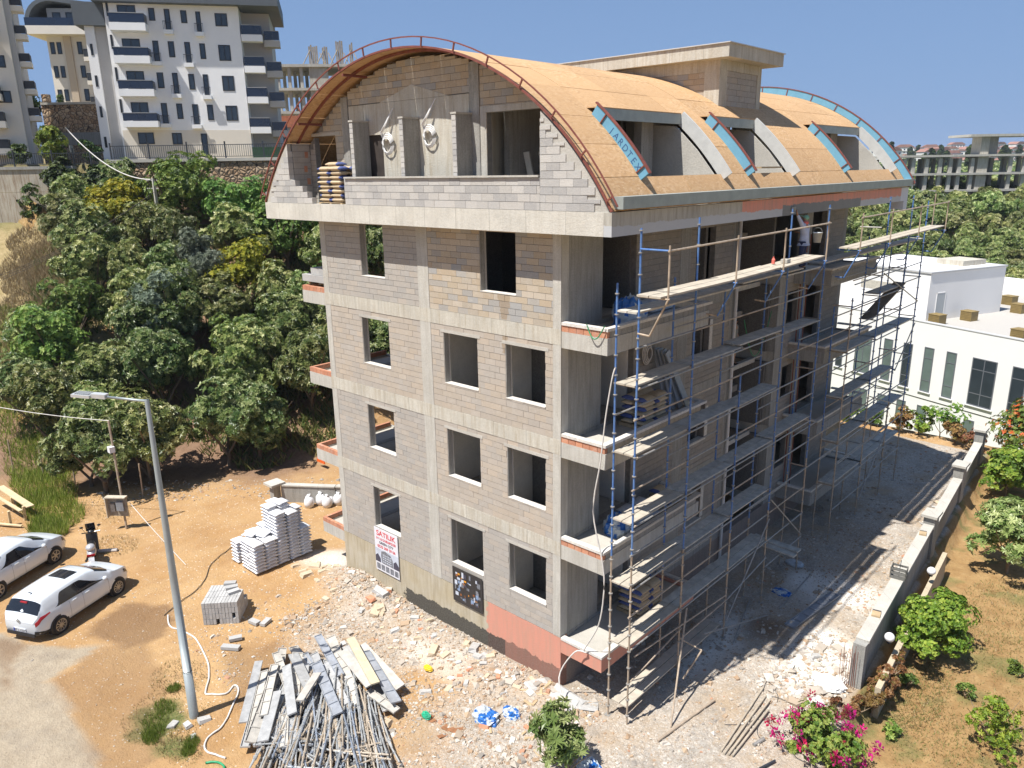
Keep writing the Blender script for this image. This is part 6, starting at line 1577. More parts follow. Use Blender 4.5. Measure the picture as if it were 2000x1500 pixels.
PLK = [(-7.5, -5.38, -5.35, -7.08, 0.15, 0), (-6.88, -5.54, -4.75, -7.19, 0.2, 2), (-6.73, -5.27, -4.96, -6.68, 0.35, 2), (-7.62, -4.5, -7.07, -4.9, 0.1, 2), (-6.28, -5.15, -4.3, -6.19, 0.45, 0), (-6.79, -4.46, -5.09, -5.67, 0.3, 2), (-6.25, -4.56, -5.25, -5.3, 0.2, 0), (-5.16, -4.81, -4.5, -5.82, 0.55, 2), (-7.04, -3.56, -4.81, -4.27, 0.35, 1), (-5.72, -4.48, -3.37, -5.37, 0.45, 1), (-6.73, -3.3, -4.02, -4.4, 0.3, 2), (-6.22, -3.47, -3.54, -4.7, 0.25, 2), (-5.92, -3.1, -3.57, -3.94, 0.5, 3), (-5.74, -2.85, -3.22, -3.34, 0.2, 2), (-5.28, -3.04, -2.71, -3.9, 0.3, 1), (-5.69, -3.59, -3.72, -4.01, 0.4, 2), (-3.88, -4.01, -2.57, -4.0, 0.15, 2), (-6.73, -5.45, -4.19, -7.19, 0.05, 0), (-4.93, -6.32, -4.04, -7.02, 0.2, 0), (-4.63, -6.23, -3.56, -6.92, 0.3, 2), (-4.33, -6.19, -3.44, -6.82, 0.3, 0), (-5.66, -4.24, -3.69, -4.93, 0.3, 0), (-5.36, -3.79, -3.43, -4.69, 0.2, 0),
       (-7.3, -4.9, -5.4, -5.6, 0.3, 2), (-5.6, -5.9, -4.1, -7.2, 0.33, 0), (-5.2, -5.6, -3.9, -6.9, 0.22, 1), (-6.2, -3.1, -4.2, -3.6, 0.08, 0), (-4.9, -3.2, -2.9, -4.1, 0.05, 0), (-7.5, -4.2, -5.6, -4.6, 0.05, 2), (-6.0, -5.7, -4.6, -7.1, 0.1, 0), (-6.8, -4.6, -5.0, -5.2, 0.32, 0),
       (-5.0, -4.6, -2.9, -5.6, 0.2, 0), (-5.9, -4.0, -3.6, -5.1, 0.22, 0), (-6.1, -3.7, -3.9, -4.5, 0.2, 1), (-6.9, -5.5, -4.5, -7.5, 0.12, 0), (-5.9, -5.4, -4.2, -7.3, 0.18, 0), (-6.4, -5.5, -4.4, -7.4, 0.26, 2), (-4.9, -3.9, -2.7, -4.7, 0.12, 0), (-6.6, -4.6, -4.6, -5.9, 0.25, 0),
       (-6.6, -4.0, -4.3, -4.9, 0.12, 0), (-7.1, -5.0, -5.0, -6.4, 0.02, 0), (-6.0, -5.0, -4.4, -6.6, 0.12, 2), (-6.5, -4.9, -4.9, -6.1, 0.12, 1), (-6.9, -4.2, -4.6, -4.9, 0.05, 1)]
BL = ['white metal board lying leftmost in the scaffold board pile', 'beige ribbed board second from the left in the board pile', 'beige board crossing above the left boards of the pile', 'short board at the upper left end of the pile', 'pale board lying steeply across the left half of the pile', 'beige board in the left fan of the pile', 'narrow pale board between the two fans', 'short plain board lying crosswise over the tubes', 'blue-grey ribbed board at the top centre of the pile', 'blue-grey ribbed board lying over the tubes in the centre', 'beige board right of the blue-grey one at the top', 'long beige board in the right fan of the pile', 'yellowish board on top of the right fan', 'tan board lying flattest at the upper right', 'blue-grey board at the right side of the pile', 'beige board below the yellowish one', 'short beige board at the right end of the pile', 'grey board standing on edge at the left side', 'grey board at the left front of the tubes', 'beige ribbed board at the left front of the tubes', 'pale board at the left front beside the beige ribbed one', 'pale board under the central blue-grey one', 'pale board under the right fan']
for i, (x0, y0, x1, y1, z, mi) in enumerate(PLK):
    L = math.hypot(x1 - x0, y1 - y0); a = math.atan2(y1 - y0, x1 - x0)
    ob_ = put(board_mesh('scaffold_board', L, mbd[mi]), 'scaffold_board', BL[i] if i < len(BL) else 'metal scaffold board buried under the others in the pile', 'board', 'boards of the scaffold pile' if i < len(BL) else 'buried boards of the scaffold pile', (((x0 + x1) / 2), (y0 + y1) / 2, z - 0.38), a, R.uniform(-0.25, 0.25))
    if i in (0, 4, 6, 7, 11, 12, 13, 15, 17, 21, 24, 26, 29, 30, 33): ob_.rotation_euler = (ob_.rotation_euler.x + PI, 0, a); ob_.location.z += 0.05
mt_ = [mat('tube_tan', (0.44, 0.37, 0.29), 0.5, 0.3, 6, metal=0.2, rnd=0.3), mat('tube_grey', (0.42, 0.43, 0.43), 0.45, 0.3, 6, metal=0.3, rnd=0.3), mat('tube_blue', (0.22, 0.25, 0.30), 0.5, 0.3, 6, rnd=0.3)]
tube_me = []
for m_ in mt_:
    for L in (2.4, 3.0):
        mb = MB(); mb.tube([(-L / 2, 0, 0), (L / 2, 0, 0)], 0.024, 7)
        for q in range(int(L / 0.5) + 1):
            x = -L / 2 + 0.12 + q * 0.5
            mb.tube([(x - 0.012, 0, 0), (x + 0.012, 0, 0)], 0.046, 8)
        tube_me.append(mb.mesh('scaffold_tube', m_, smooth=False))
TG = 'scaffold tubes of the pile'
for i in range(230):
    t = R.random(); lay = R.randrange(7)
    ax_, ay_ = lerp(-5.6, -3.1, t) + R.uniform(-.2, .2), lerp(-5.6, -4.3, t) + R.uniform(-.2, .2)
    bx_, by_ = lerp(-3.9, -1.3, t) + R.uniform(-.35, .35), lerp(-7.5, -5.3, t) + R.uniform(-.35, .35)
    a = math.atan2(by_ - ay_, bx_ - ax_) + R.gauss(0, 0.022); s = R.uniform(0.1, 0.95)
    put(tube_me[R.choice((0, 1, 0, 1, 0, 1, 2, 3, 2, 3, 2, 3, 4, 5))], 'scaffold_tube', 'used scaffold tube with cups in the big loose pile below the boards', 'tube', TG, (lerp(ax_, bx_, s), lerp(ay_, by_, s), -0.45 + lay * 0.055 + 0.12 * (1 - abs(2 * t - 1)) * (lay / 4)), a, R.uniform(-.02, .02))
for i in range(44):
    x, y = R.uniform(-3.8, -1.5), R.uniform(-7.2, -5.5)
    put(R.choice(tube_me), 'scaffold_tube', 'short scaffold piece lying across the front of the tube pile', 'tube', 'short crosswise scaffold pieces', (x, y, -0.12 + R.uniform(0, .08)), R.uniform(-1.4, 2.6), R.uniform(-.1, .1), scl=(R.uniform(0.3, 0.55), 1, 1))
# long tubes and boards in the right-hand yard
for i, (x0, y0, x1, y1) in enumerate(((4.71, 0.79, 4.41, 3.91), (4.82, 0.75, 4.62, 3.7), (4.92, 0.8, 4.8, 3.5), (5.02, 0.82, 4.95, 3.08))):
    L = math.hypot(x1 - x0, y1 - y0); mb = MB(); mb.tube([(-L / 2, 0, 0), (L / 2, 0, 0)], 0.03, 7)
    put(mb.mesh('timber_pole', mat('pole_wood', (0.42, 0.36, 0.28), 0.8, 0.25, 6)), 'timber_pole', 'thin pole in the bundle lying on the yard at the bottom right', 'pole', 'poles of the bundle at the bottom right', ((x0 + x1) / 2, (y0 + y1) / 2, -0.46 + 0.01 * i), math.atan2(y1 - y0, x1 - x0))
def bar(nm, lab, cat, x0, y0, x1, y1, r=0.035, z=-0.45, m=None):
    L = math.hypot(x1 - x0, y1 - y0); mb = MB(); mb.tube([(-L / 2, 0, 0), (L / 2, 0, 0)], r, 8)
    return put(mb.mesh(nm, m or mtan), nm, lab, cat, None, ((x0 + x1) / 2, (y0 + y1) / 2, z), math.atan2(y1 - y0, x1 - x0))
bar('scaffold_tube', 'single steel tube lying in the sun right of the scaffold corner', 'tube', 3.29, 0.03, 3.62, 2.48)
bar('steel_bar', 'dark bar lying at the bottom edge beside the pole bundle', 'bar', 5.5, 0.2, 5.9, 1.4, 0.03, m=mrail)
bar('steel_bar', 'thin steel bar on the shaded gravel behind the trough board', 'bar', 3.0, 8.2, 2.9, 11.2, 0.02, m=msteel)
bar('steel_bar', 'bent steel bar across the shaded gravel nearer the building', 'bar', 2.75, 5.3, 2.0, 8.0, 0.02, m=msteel)
bar('pvc_pipe', 'short grey plastic pipe in the debris at the bottom right', 'pipe', 5.25, 1.55, 5.35, 1.95, 0.05, m=msteel)
o = board_mesh('scaffold_board', 3.0, mbd[1]); o = put(o, 'scaffold_board', 'long trough shaped metal board lying on the yard at the edge of the shadow', 'board', None, (3.9, 8.85, -0.46), math.atan2(2.7, 0.35)); o.scale = (1, 1.15, 1.4)

# hoses and cables on the ground
def hose(nm, lab, pts, r, m, cat='hose', z=0.03, closed=False):
    out = []
    P = [Vector((a, b_, 0)) for a, b_ in pts]
    for i in range(len(P) - 1):
        p0, p1, p2, p3 = P[max(i - 1, 0)], P[i], P[i + 1], P[min(i + 2, len(P) - 1)]
        for q in range(6):
            t = q / 6; v_ = 0.5 * ((2 * p1) + (p2 - p0) * t + (2 * p0 - 5 * p1 + 4 * p2 - p3) * t * t + (3 * p1 - p0 - 3 * p2 + p3) * t ** 3)
            out.append((v_.x, v_.y, hgt(v_.x, v_.y) + z))
    out.append((P[-1].x, P[-1].y, hgt(P[-1].x, P[-1].y) + z))
    mb = MB(); mb.tube(out, r, 6); return tag(mb.build(nm, m, smooth=True), lab, cat)
mhose = mat('hose_white', (0.62, 0.59, 0.55), 0.6, 0.2, 6)
hose('hose', 'white hose looping round the foot of the street lamp', [(-12.61, -5.94), (-11.87, -6.19), (-11.18, -5.99), (-10.38, -5.97), (-9.08, -6.27), (-8.32, -6.6), (-7.81, -6.95), (-7.56, -7.03), (-7.16, -6.68), (-7.35, -6.3), (-7.0, -6.36), (-6.28, -7.06), (-5.95, -7.46), (-5.84, -7.88), (-5.41, -8.14), (-4.8, -7.91)], 0.028, mhose)
hose('cable', 'dark cable running from the white sacks to the grey blocks', [(-15.66, -1.9), (-15.24, -2.67), (-14.76, -3.34), (-13.97, -3.93), (-13.48, -4.47), (-13.12, -5.3), (-12.71, -6.03)], 0.015, mat('cable_dark', (0.10, 0.08, 0.06), 0.6), 'cable')
hose('hose', 'green hose coil at the bottom edge left of the tube pile', [(-5.0, -8.35), (-4.8, -8.15), (-4.5, -8.1), (-4.3, -8.3), (-4.35, -8.55)], 0.03, mat('green_hose', (0.02, 0.28, 0.12), 0.5))
for i in range(9):
    x, y = R.uniform(4.0, 5.6), R.uniform(2.0, 5.6); pts = [(x, y)]; a = R.uniform(0, 6.28)
    for q in range(5): a += R.uniform(-.9, .9); x += 0.22 * math.cos(a); y += 0.22 * math.sin(a); pts.append((x, y))
    hose('wire', 'piece of tangled tying wire on the debris at the bottom right', pts, 0.007, mrail, 'wire')['group'] = 'tangled wires at the bottom right'
# white hose hanging down the scaffold corner
mb = MB(); pts = [(1.68, 0.02, 9.5), (1.62, -0.03, 9.2), (1.5, -0.1, 8.2), (1.40, -0.15, 7.0), (1.2, -0.15, 5.6), (1.5, -0.12, 4.2), (1.55, -0.1, 3.4), (1.4, -0.1, 2.3), (0.95, -0.12, 1.35), (1.0, -0.1, 1.25), (0.7, -0.25, 1.2), (0.35, -0.5, 0.35), (0.95, -0.85, -0.35), (1.5, -1.3, -0.47), (2.6, -1.9, -0.47), (3.0, -2.8, -0.47)]
o_ = []
P = [Vector(p) for p in pts]
for i in range(len(P) - 1):
    p0, p1, p2, p3 = P[max(i - 1, 0)], P[i], P[i + 1], P[min(i + 2, len(P) - 1)]
    for q in range(5):
        t = q / 5; o_.append(0.5 * ((2 * p1) + (p2 - p0) * t + (2 * p0 - 5 * p1 + 4 * p2 - p3) * t * t + (3 * p1 - p0 - 3 * p2 + p3) * t ** 3))
o_.append(P[-1])
mb.tube(o_, 0.02, 6); tag(mb.build('hose', mhose, smooth=True), 'white hose hanging from the scaffold corner down to the ground', 'hose')
gh = mat('green_hose', (0.02, 0.28, 0.12), 0.5)
mb = MB(); mb.tube([(0.85 + 0.55 * t, -0.07 - 0.03 * math.sin(t * PI), 10.5 - 0.36 * math.sin(t * PI)) for t in [i / 10 for i in range(11)]], 0.014, 6); tag(mb.build('hose', gh, smooth=True), 'green hose sagging over the edge of the top balcony', 'hose')
mb = MB(); mb.tube([(0.2, 9.9 + 2.2 * t, 9.0 - 1.5 * math.sin(t * PI)) for t in [i / 16 for i in range(17)]], 0.014, 6); tag(mb.build('hose', gh, smooth=True), 'green hose hanging in a deep loop in the dark recess', 'hose')
for k, (y, z) in enumerate(((3.9, 8.9), (3.8, 6.3))):
    mb = MB()
    for q in range(4):
        rr = 0.34 - 0.05 * q if k == 0 else 0.2 - 0.02 * q
        mb.tube([(0.1 + 0.03 * q, y + rr * 0.7 * math.cos(s / 16 * 2 * PI), z + rr * math.sin(s / 16 * 2 * PI)) for s in range(17)], 0.02, 6)
    tag(mb.build('coiled_hose', mhose, smooth=True), ('coil of white pipe hanging on the shaded wall under the top balcony', 'small coil of pipe on the shaded wall under the second balcony')[k], 'hose coil')
for k in range(4):
    o = link('leaning_board', None) if False else None
    mb = MB(); mb.obox(Matrix.Translation((0.35 + 0.12 * k, 4.35 + 0.1 * k, Z4 + 0.95)) @ Matrix.Rotation(-0.22, 4, 'Y') @ Matrix.Rotation(0.12 * k, 4, 'X'), 0.05, 0.25, 1.9)
    tag(mb.build('scaffold_board', mbd[1]), 'metal board leaning on the wall behind the sacks of the second balcony', 'board', 'boards leaning behind the second balcony sacks')

# ================================================================== RUBBLE
def rubble():
    cols = [(0.40, 0.36, 0.31), (0.35, 0.28, 0.21), (0.31, 0.205, 0.125), (0.55, 0.51, 0.455), (0.26, 0.24, 0.215), (0.38, 0.27, 0.175), (0.40, 0.20, 0.12)]
    m_, nt, b = _nodes('rubble'); at = nt.nodes.new('ShaderNodeAttribute'); at.attribute_name = 'tone'
    c = ramp(nt, at.outputs['Fac'], [(0, cols[0]), (0.2, cols[1]), (0.42, cols[2]), (0.58, cols[3]), (0.72, cols[4]), (0.84, cols[5]), (0.965, cols[6])], 'CONSTANT')
    c = mixc(nt, mth(nt, 'MULTIPLY', nz(nt, pos(nt), 20, 4), 0.35), c, (0.46, 0.38, 0.3)); setc(nt, b, c); b.inputs['Roughness'].default_value = 0.95; b.inputs['Specular IOR Level'].default_value = 0.15
    r = random.Random(12); mb = MB()
    def stone(x, y, s, t, fl=0.6):
        z = hgt(x, y) + s * fl * 0.25; a = r.uniform(0, 6.28); M_ = Matrix.Translation((x, y, z)) @ Matrix.Rotation(a, 4, 'Z') @ Matrix.Rotation(r.uniform(-.5, .5), 4, 'X')
        j = lambda: r.uniform(0.6, 1.15)
        if r.random() < 0.5:
            vs = [(-s * j(), -s * .6 * j(), -s * fl * .5), (s * j(), -s * .7 * j(), -s * fl * .5), (s * .9 * j(), s * .6 * j(), -s * fl * .5), (-s * .8 * j(), s * .7 * j(), -s * fl * .5), (-s * .8 * j(), -s * .5 * j(), s * fl * .5 * j()), (s * .8 * j(), -s * .5 * j(), s * fl * .6 * j()), (s * .7 * j(), s * .5 * j(), s * fl * .5 * j()), (-s * .6 * j(), s * .5 * j(), s * fl * .5 * j())]
            fs = [(4, 5, 6, 7), (0, 1, 5, 4), (1, 2, 6, 5), (2, 3, 7, 6), (3, 0, 4, 7)]
        else:
            vs = [(s * j(), 0, 0), (0, s * j(), 0), (-s * j(), 0, 0), (0, -s * j(), 0), (s * .2, s * .1, s * fl * j()), (0, 0, -s * fl)]
            fs = [(0, 1, 4), (1, 2, 4), (2, 3, 4), (3, 0, 4), (1, 0, 5), (2, 1, 5), (3, 2, 5), (0, 3, 5)]
        mb.add([M_ @ Vector(v_) for v_ in vs], fs, 0, t)
    def size(big): return min(0.16 * big, 0.016 * big * math.exp(abs(r.gauss(0, 0.75))))
    areas = [(-10.5, 1.6, -1.4, 0.0, 5200, 1.15, 0.0), (-9.5, 1.5, -3.6, -1.2, 5200, 1.05, 0.0), (-8.5, 3.6, -6.5, -3.0, 3200, 0.85, 0.0), (0.2, 6.0, -1.0, 7.0, 5200, 0.85, 0.15), (1.4, 6.0, 7.0, 16.0, 6500, 0.8, 0.15), (0.5, 5.3, 16.0, 29.0, 5200, 0.8, 0.2), (-3, 5, -6.5, -1.0, 3000, 0.8, 0.0), (-11, -6, -6.5, -2, 1400, 0.7, 0.0), (-14, -8, -4.5, 0, 500, 0.6, 0), (4.2, 6.3, 3.5, 7.5, 1500, 1.6, 0.55), (5.0, 5.7, 14, 24, 900, 1.4, 0.1)]
    for x0, x1, y0, y1, n, bg_, wh in areas:
        for i in range(n):
            x, y = r.uniform(x0, x1), r.uniform(y0, y1)
            if -W < x < 0.0 and y > 0.0: continue
            if x > wall_x(y) - 0.05: continue
            if fbm(x * 0.5, y * 0.5, 50, 3) < -0.18 and r.random() < 0.7: continue
            t = r.random(); 
            if r.random() < wh: t = r.choice((0.05, 0.6))
            stone(x, y, size(bg_), t)
    for i in range(500):
        x, y = r.uniform(-15, -6), r.uniform(-10, -4); stone(x, y, size(0.5), r.random())
    for i in range(700):   # debris strip below the orchard
        p = rd(r.uniform(-20, -8.5), r.uniform(33.0, 35.5)); stone(p.x, p.y, size(1.3), r.random())
    o = mb.build('rubble', m_, tone=True); tag(o, 'broken concrete, stones and chips strewn round the building', 'rubble', kind='stuff')
rubble()
rr_ = random.Random(9)
def chunk(i, x, y, s, m_, lab, grp, nm='concrete_chunk', cat='rubble', flat=0.5, l=1.0):
    mb = MB(); j = lambda: rr_.uniform(0.8, 1.1)
    vs = [(-s * l * j(), -s * .6 * j(), 0), (s * l * j(), -s * .6 * j(), 0), (s * l * j(), s * .6 * j(), 0), (-s * l * j(), s * .6 * j(), 0), (-s * l * .9 * j(), -s * .5 * j(), s * flat * j()), (s * l * .9 * j(), -s * .5 * j(), s * flat * j()), (s * l * .85 * j(), s * .5 * j(), s * flat), (-s * l * .9 * j(), s * .5 * j(), s * flat * j())]
    mb.add(vs, [(0, 3, 2, 1), (4, 5, 6, 7), (0, 1, 5, 4), (1, 2, 6, 5), (2, 3, 7, 6), (3, 0, 4, 7)])
    o = mb.build(nm, m_); o.location = (x, y, hgt(x, y) - 0.01); o.rotation_euler = (rr_.uniform(-.2, .2), rr_.uniform(-.2, .2), rr_.uniform(0, 6.28)); return tag(o, lab, cat, grp)
mchk = [mat('chunk_grey', (0.44, 0.43, 0.41), 0.95, 0.2, 12, 0.3), mat('chunk_white', (0.66, 0.64, 0.60), 0.9, 0.12, 12, 0.2), mat('chunk_red', (0.52, 0.24, 0.14), 0.9, 0.2, 12, 0.2), mat('chunk_tan', (0.52, 0.42, 0.30), 0.95, 0.2, 12, 0.3)]
for i in range(110):
    x, y = rr_.uniform(-9.5, 1.0), -0.25 - abs(rr_.gauss(0, 1.3))
    chunk(i, x, y, min(0.30, 0.07 * math.exp(abs(rr_.gauss(0, 0.65)))), mchk[rr_.choice((0, 0, 1, 3, 3, 3, 0, 2))], 'broken piece of concrete or block in the rubble along the sunlit facade', 'larger broken pieces along the facade')
for i in range(34):
    x, y = rr_.uniform(4.6, 6.0), rr_.uniform(4.2, 7.6)
    chunk(i, x, y, rr_.uniform(0.07, 0.2), mchk[rr_.choice((1, 1, 1, 0))], 'white broken plaster piece near the end of the boundary wall', 'white plaster pieces by the wall end')
for i in range(20):
    x, y = rr_.uniform(-1, 2.0), rr_.uniform(-2.6, -0.3)
    chunk(i, x, y, rr_.uniform(0.05, 0.08), mat('timber', (0.46, 0.34, 0.2), 0.8, 0.3, 5), 'piece of broken timber near the building corner', 'broken timber by the corner', 'timber_offcut', 'timber', 0.4, rr_.uniform(2.5, 5))
for i, (x, y) in enumerate(((0.55, -1.15), (0.8, -1.2), (0.3, -1.45), (1.15, -0.95))):
    chunk(i, x, y, (0.09, 0.16, 0.06, 0.1)[i], mat('pink_board', (0.66, 0.56, 0.50), 0.85, 0.1, 9), ('short pink board on the rubble by the corner', 'widest pink board lying on the rubble by the corner', 'thin pale lath beside the pink boards', 'small pink board nearest the saplings')[i], None, 'board_offcut', 'board', 0.2, (2.0, 2.6, 6, 2.0)[i])
for i in range(12):
    x, y = -13.0 + rr_.uniform(-1.3, 0.8), 0.6 + rr_.uniform(-.7, .4)
    chunk(i, x + 1.9, y - 1.2, rr_.uniform(0.08, 0.25), mchk[3], 'sandy lump of the dug earth heap by the left corner', 'earth lumps by the left corner')
for i in range(9):
    chunk(i, rr_.uniform(-2.2, -0.9) , rr_.uniform(-3.6, -2.9), rr_.uniform(0.08, 0.16), mat('rust_sheet', (0.28, 0.13, 0.06), 0.9, 0.3, 9), 'rusty brown sheet scrap beside the green plastic', 'rusty scraps in the rubble', 'scrap_sheet', 'scrap', 0.15, 2)
# slabs leaning at the corner under the balcony
for i, (x, y, s, a) in enumerate(((0.45, -0.35, 0.5, 0.5), (0.95, -0.1, 0.45, -0.4), (-0.5, -0.45, 0.35, 0.3))):
    o = chunk(i, x, y, s, mchk[0], ('largest broken concrete slab leaning at the building corner', 'broken slab under the lowest balcony corner', 'flat grey slab just left of the building corner')[i], None, 'broken_slab', 'rubble', 0.12); o.rotation_euler = (a * 0.4, 0.08, 0.6 * i)

# ================================================================== BOUNDARY WALLS
mcap = mat_concrete('wall_cap', (0.50, 0.475, 0.42), 0.3, (0.38, 0.34, 0.28))
wl = thing('boundary_wall', 'low grey concrete boundary wall with pillars between the yard and the garden', 'wall')
segs = [(6.0, 15.2), (16.0, 21.5), (22.3, 27.2)]
for a, b_ in segs:
    n = int((b_ - a) / 2.4) + 1
    for i in range(n):
        y0, y1 = lerp(a, b_, i / n), lerp(a, b_, (i + 1) / n); xm = wall_x((y0 + y1) / 2)
        zt_ = 0.62 if a > 15 else 0.86
        mb = MB(); mb.beam((wall_x(y0) - 0.02, y0, -0.25), (wall_x(y1) - 0.02, y1, -0.25), 0.2, 2 * (zt_ - 0.04 + 0.25) * 0.5 * 2 * 0.5 + 0.0, up=(0, 0, 1)); 
        mb = MB(); mb.beam((wall_x(y0), y0 + 0.004, (zt_ - 1.3) / 2), (wall_x(y1), y1 - 0.004, (zt_ - 1.3) / 2), 0.2, zt_ + 1.3); mb.build('wall_panel', mcg, wl)
        mb = MB(); mb.beam((wall_x(y0), y0 + 0.003, zt_ + 0.05), (wall_x(y1), y1 - 0.003, zt_ + 0.05), 0.37, 0.09); mb.build('coping', mcap, wl)
for y, h_ in ((15.6, 1.2), (21.9, 1.2), (27.6, 1.25)):
    x = wall_x(y); mb = MB(); mb.box(x - 0.2, y - 0.3, -1.2, x + 0.2, y + 0.3, h_); mb.build('pillar', mcg, wl)
    mb = MB(); mb.box(x - 0.28, y - 0.4, h_ + 0.002, x + 0.28, y + 0.4, h_ + 0.1); mb.build('pillar_cap', mcap, wl)
mb = MB(); x = wall_x(5.85); mb.box(x - 0.17, 5.72, -0.8, x + 0.17, 5.99, 1.25 - 0.33); mb.build('end_post', mcg, wl)
for i in range(9):
    mb = MB(); mb.tube([(5.95 + 0.055 * i, 5.62 - 0.02 * (i % 3), -0.5), (5.95 + 0.055 * i + R.uniform(-.03, .03), 5.6 - 0.02 * (i % 3), 0.75 + R.uniform(-.2, .2))], 0.008, 5); mb.build('rebar', mat('rust', (0.24, 0.075, 0.045), 0.8, 0.4), wl)
t = thing('planter_wall', 'narrow beige planter wall just outside the boundary wall', 'wall')
for y0, y1 in ((5.6, 7.8), (7.82, 11.4), (11.42, 15.5)):
    mb = MB(); mb.beam((wall_x(y0) + 0.64, y0, -0.65), (wall_x(y1) + 0.64, y1, -0.65), 0.16, 1.05); mb.build('wall_panel', mat_concrete('beige_wall', (0.52, 0.42, 0.27), 0.5), t)
def globe(x, y, z, lab):
    t = thing('globe_lamp', lab, 'lamp', (x, y, z))
    mb = MB(); n = 12; mb.lathe([(0.145 * math.sin(PI * i / n) + 0.001, -0.145 * math.cos(PI * i / n) + 0.2) for i in range(n + 1)], (0, 0, 0), 16); mb.build('globe', mat('opal_globe', (0.78, 0.78, 0.80), 0.25, 0.05), t, smooth=True)
    mb = MB(); mb.lathe([(0.05, 0.0), (0.07, 0.03), (0.05, 0.08)], (0, 0, 0), 10); mb.build('base', mrail, t)
globe(6.72, 7.35, 0.3, 'white globe lamp on the planter wall nearer the foreground'); globe(6.5, 12.6, 0.2, 'white globe lamp on the planter wall farther along, beyond the round bush')
# crate on the wall
t = thing('plastic_crate', 'dirty grey plastic crate with rods in it standing on the boundary wall', 'crate', (6.02, 10.35, 0.96), 0.1)
mcr = mat('crate_grey', (0.16, 0.155, 0.14), 0.7, 0.2, 8)
for (a, b_, c_, d_) in ((-.24, -.17, -.22, .17), (.22, -.17, .24, .17), (-.24, -.19, .24, -.17), (-.24, .17, .24, .19)):
    mb = MB()
    for z in (0.02, 0.16, 0.3): mb.box(a, b_, z, c_, d_, z + 0.07)
    mb.box(a, b_, 0.02, a + 0.03, b_ + 0.02, 0.37); mb.box(c_ - 0.03, d_ - 0.02, 0.02, c_, d_, 0.37)
    tag(mb.build('side_panel', mcr, t), kind='stuff')
mb = MB(); mb.box(-.24, -.19, 0, .24, .19, 0.02); mb.build('crate_base', mcr, t)
mb = MB(); mb.tube([(0, 0, 0.05), (0.02, 0.05, 0.6)], 0.01, 5); mb.build('rod', mrail, t)
for (x, y, lab) in ((6.22, 7.55, 'small wire frame and block lying on the wall top near its end'), (5.72, 14.2, 'flat grey tile lying on the wall top before the second pillar')):
    t = thing('wall_debris', lab, 'scrap', (x, y, 0.962 if y < 10 else 0.962), 0.2)
    mb = MB(); mb.box(-.12, -.15, 0, .12, .15, 0.05); mb.build('block_piece', mat('timber', (0.46, 0.34, 0.2)), t)
    mb = MB(); mb.box(-.12, .17, 0, .12, .25, 0.03); mb.build('frame_piece', mrail, t)
for i in range(12):
    y = 16.8 + 0.42 * i; x = wall_x(y) - 0.45
    chunk(i, x, y, rr_.uniform(0.14, 0.22), mchk[rr_.choice((0, 0, 3))], 'stone slab leaning in the heap along the boundary wall', 'slabs heaped along the boundary wall', 'stone_slab', 'slab', 0.15, 1.8)
# low block wall at the left with pillar
t = thing('low_wall', 'low grey block wall running into the unfinished building at the left', 'wall')
for i in range(3):
    y0 = 2.2 + i * 1.55; x0 = -18.1 + i * 2.1
    mb = MB(); mb.beam((x0, y0 - 0.3, -0.1), (x0 + 2.1, y0 + 1.2, -0.1), 0.22, 0.8); mb.build('wall_panel', mcg, t)
    mb = MB(); mb.beam((x0, y0 - 0.3, 0.335), (x0 + 2.1, y0 + 1.2, 0.335), 0.3, 0.06); mb.build('coping', mcap, t)
mb = MB(); mb.box(-18.5, 1.5, -0.6, -18.15, 1.85, 0.35); mb.build('pillar', mcg, t)
mb = MB(); mb.box(-18.68, 1.32, 0.353, -17.97, 2.03, 0.46); mb.build('pillar_cap', mcap, t)

hz_ = MB(); hz_.box(-2600, -450, -70, 1600, 3100, 45)
mh_ = bpy.data.materials.new('haze_air'); mh_.use_nodes = True; mh_.node_tree.nodes.clear()
hv_ = mh_.node_tree.nodes.new('ShaderNodeVolumePrincipled'); hv_.inputs['Density'].default_value = 0.00016; hv_.inputs['Color'].default_value = (0.78, 0.87, 1, 1)
ho_ = mh_.node_tree.nodes.new('ShaderNodeOutputMaterial'); mh_.node_tree.links.new(hv_.outputs[0], ho_.inputs['Volume'])
tag(hz_.build('haze', mh_), kind='stuff')
# ================================================================== STREET LAMP, METER POLE, WIRES
t = thing('street_lamp', 'tall grey steel street lamp with one arm standing in the foreground', 'street lamp', (-6.95, -7.72, -0.5))
mb = MB(); mb.lathe([(0.125, 0), (0.12, 1.5), (0.115, 1.5), (0.095, 4.5), (0.055, 9.3), (0.05, 9.32)], (0, 0, 0), 10)
o = mb.build('pole', mat('lamp_grey', (0.33, 0.37, 0.38), 0.5, 0.12, 2, metal=0.3), t, smooth=True)
o.rotation_euler = (0, 0, 0)
mb = MB(); mb.lathe([(0.13, 0), (0.13, 0.02)], (0, 0, 1.52), 10); mb.build('collar', mrail, t)
adir = Vector((-0.80, -0.62, 0)).normalized()
mb = MB(); mb.tube([(0, 0, 9.28), adir * 0.3 + Vector((0, 0, 9.30)), adir * 1.1 + Vector((0, 0, 9.38))], 0.035, 8); mb.build('arm', MATS['lamp_grey'], t, smooth=True)
hd = MB(); ml = Matrix.Translation(adir * 1.45 + Vector((0, 0, 9.42))) @ Matrix.Rotation(math.atan2(adir.y, adir.x), 4, 'Z') @ Matrix.Rotation(-0.08, 4, 'Y')
hd.M = ml; hd.box(-0.42, -0.09, -0.05, -0.05, 0.09, 0.06); hd.box(-0.05, -0.15, -0.05, 0.42, 0.15, 0.025)
for i in range(7): hd.box(0.0 + i * 0.055, -0.12, 0.026, 0.012 + i * 0.055, 0.12, 0.06)
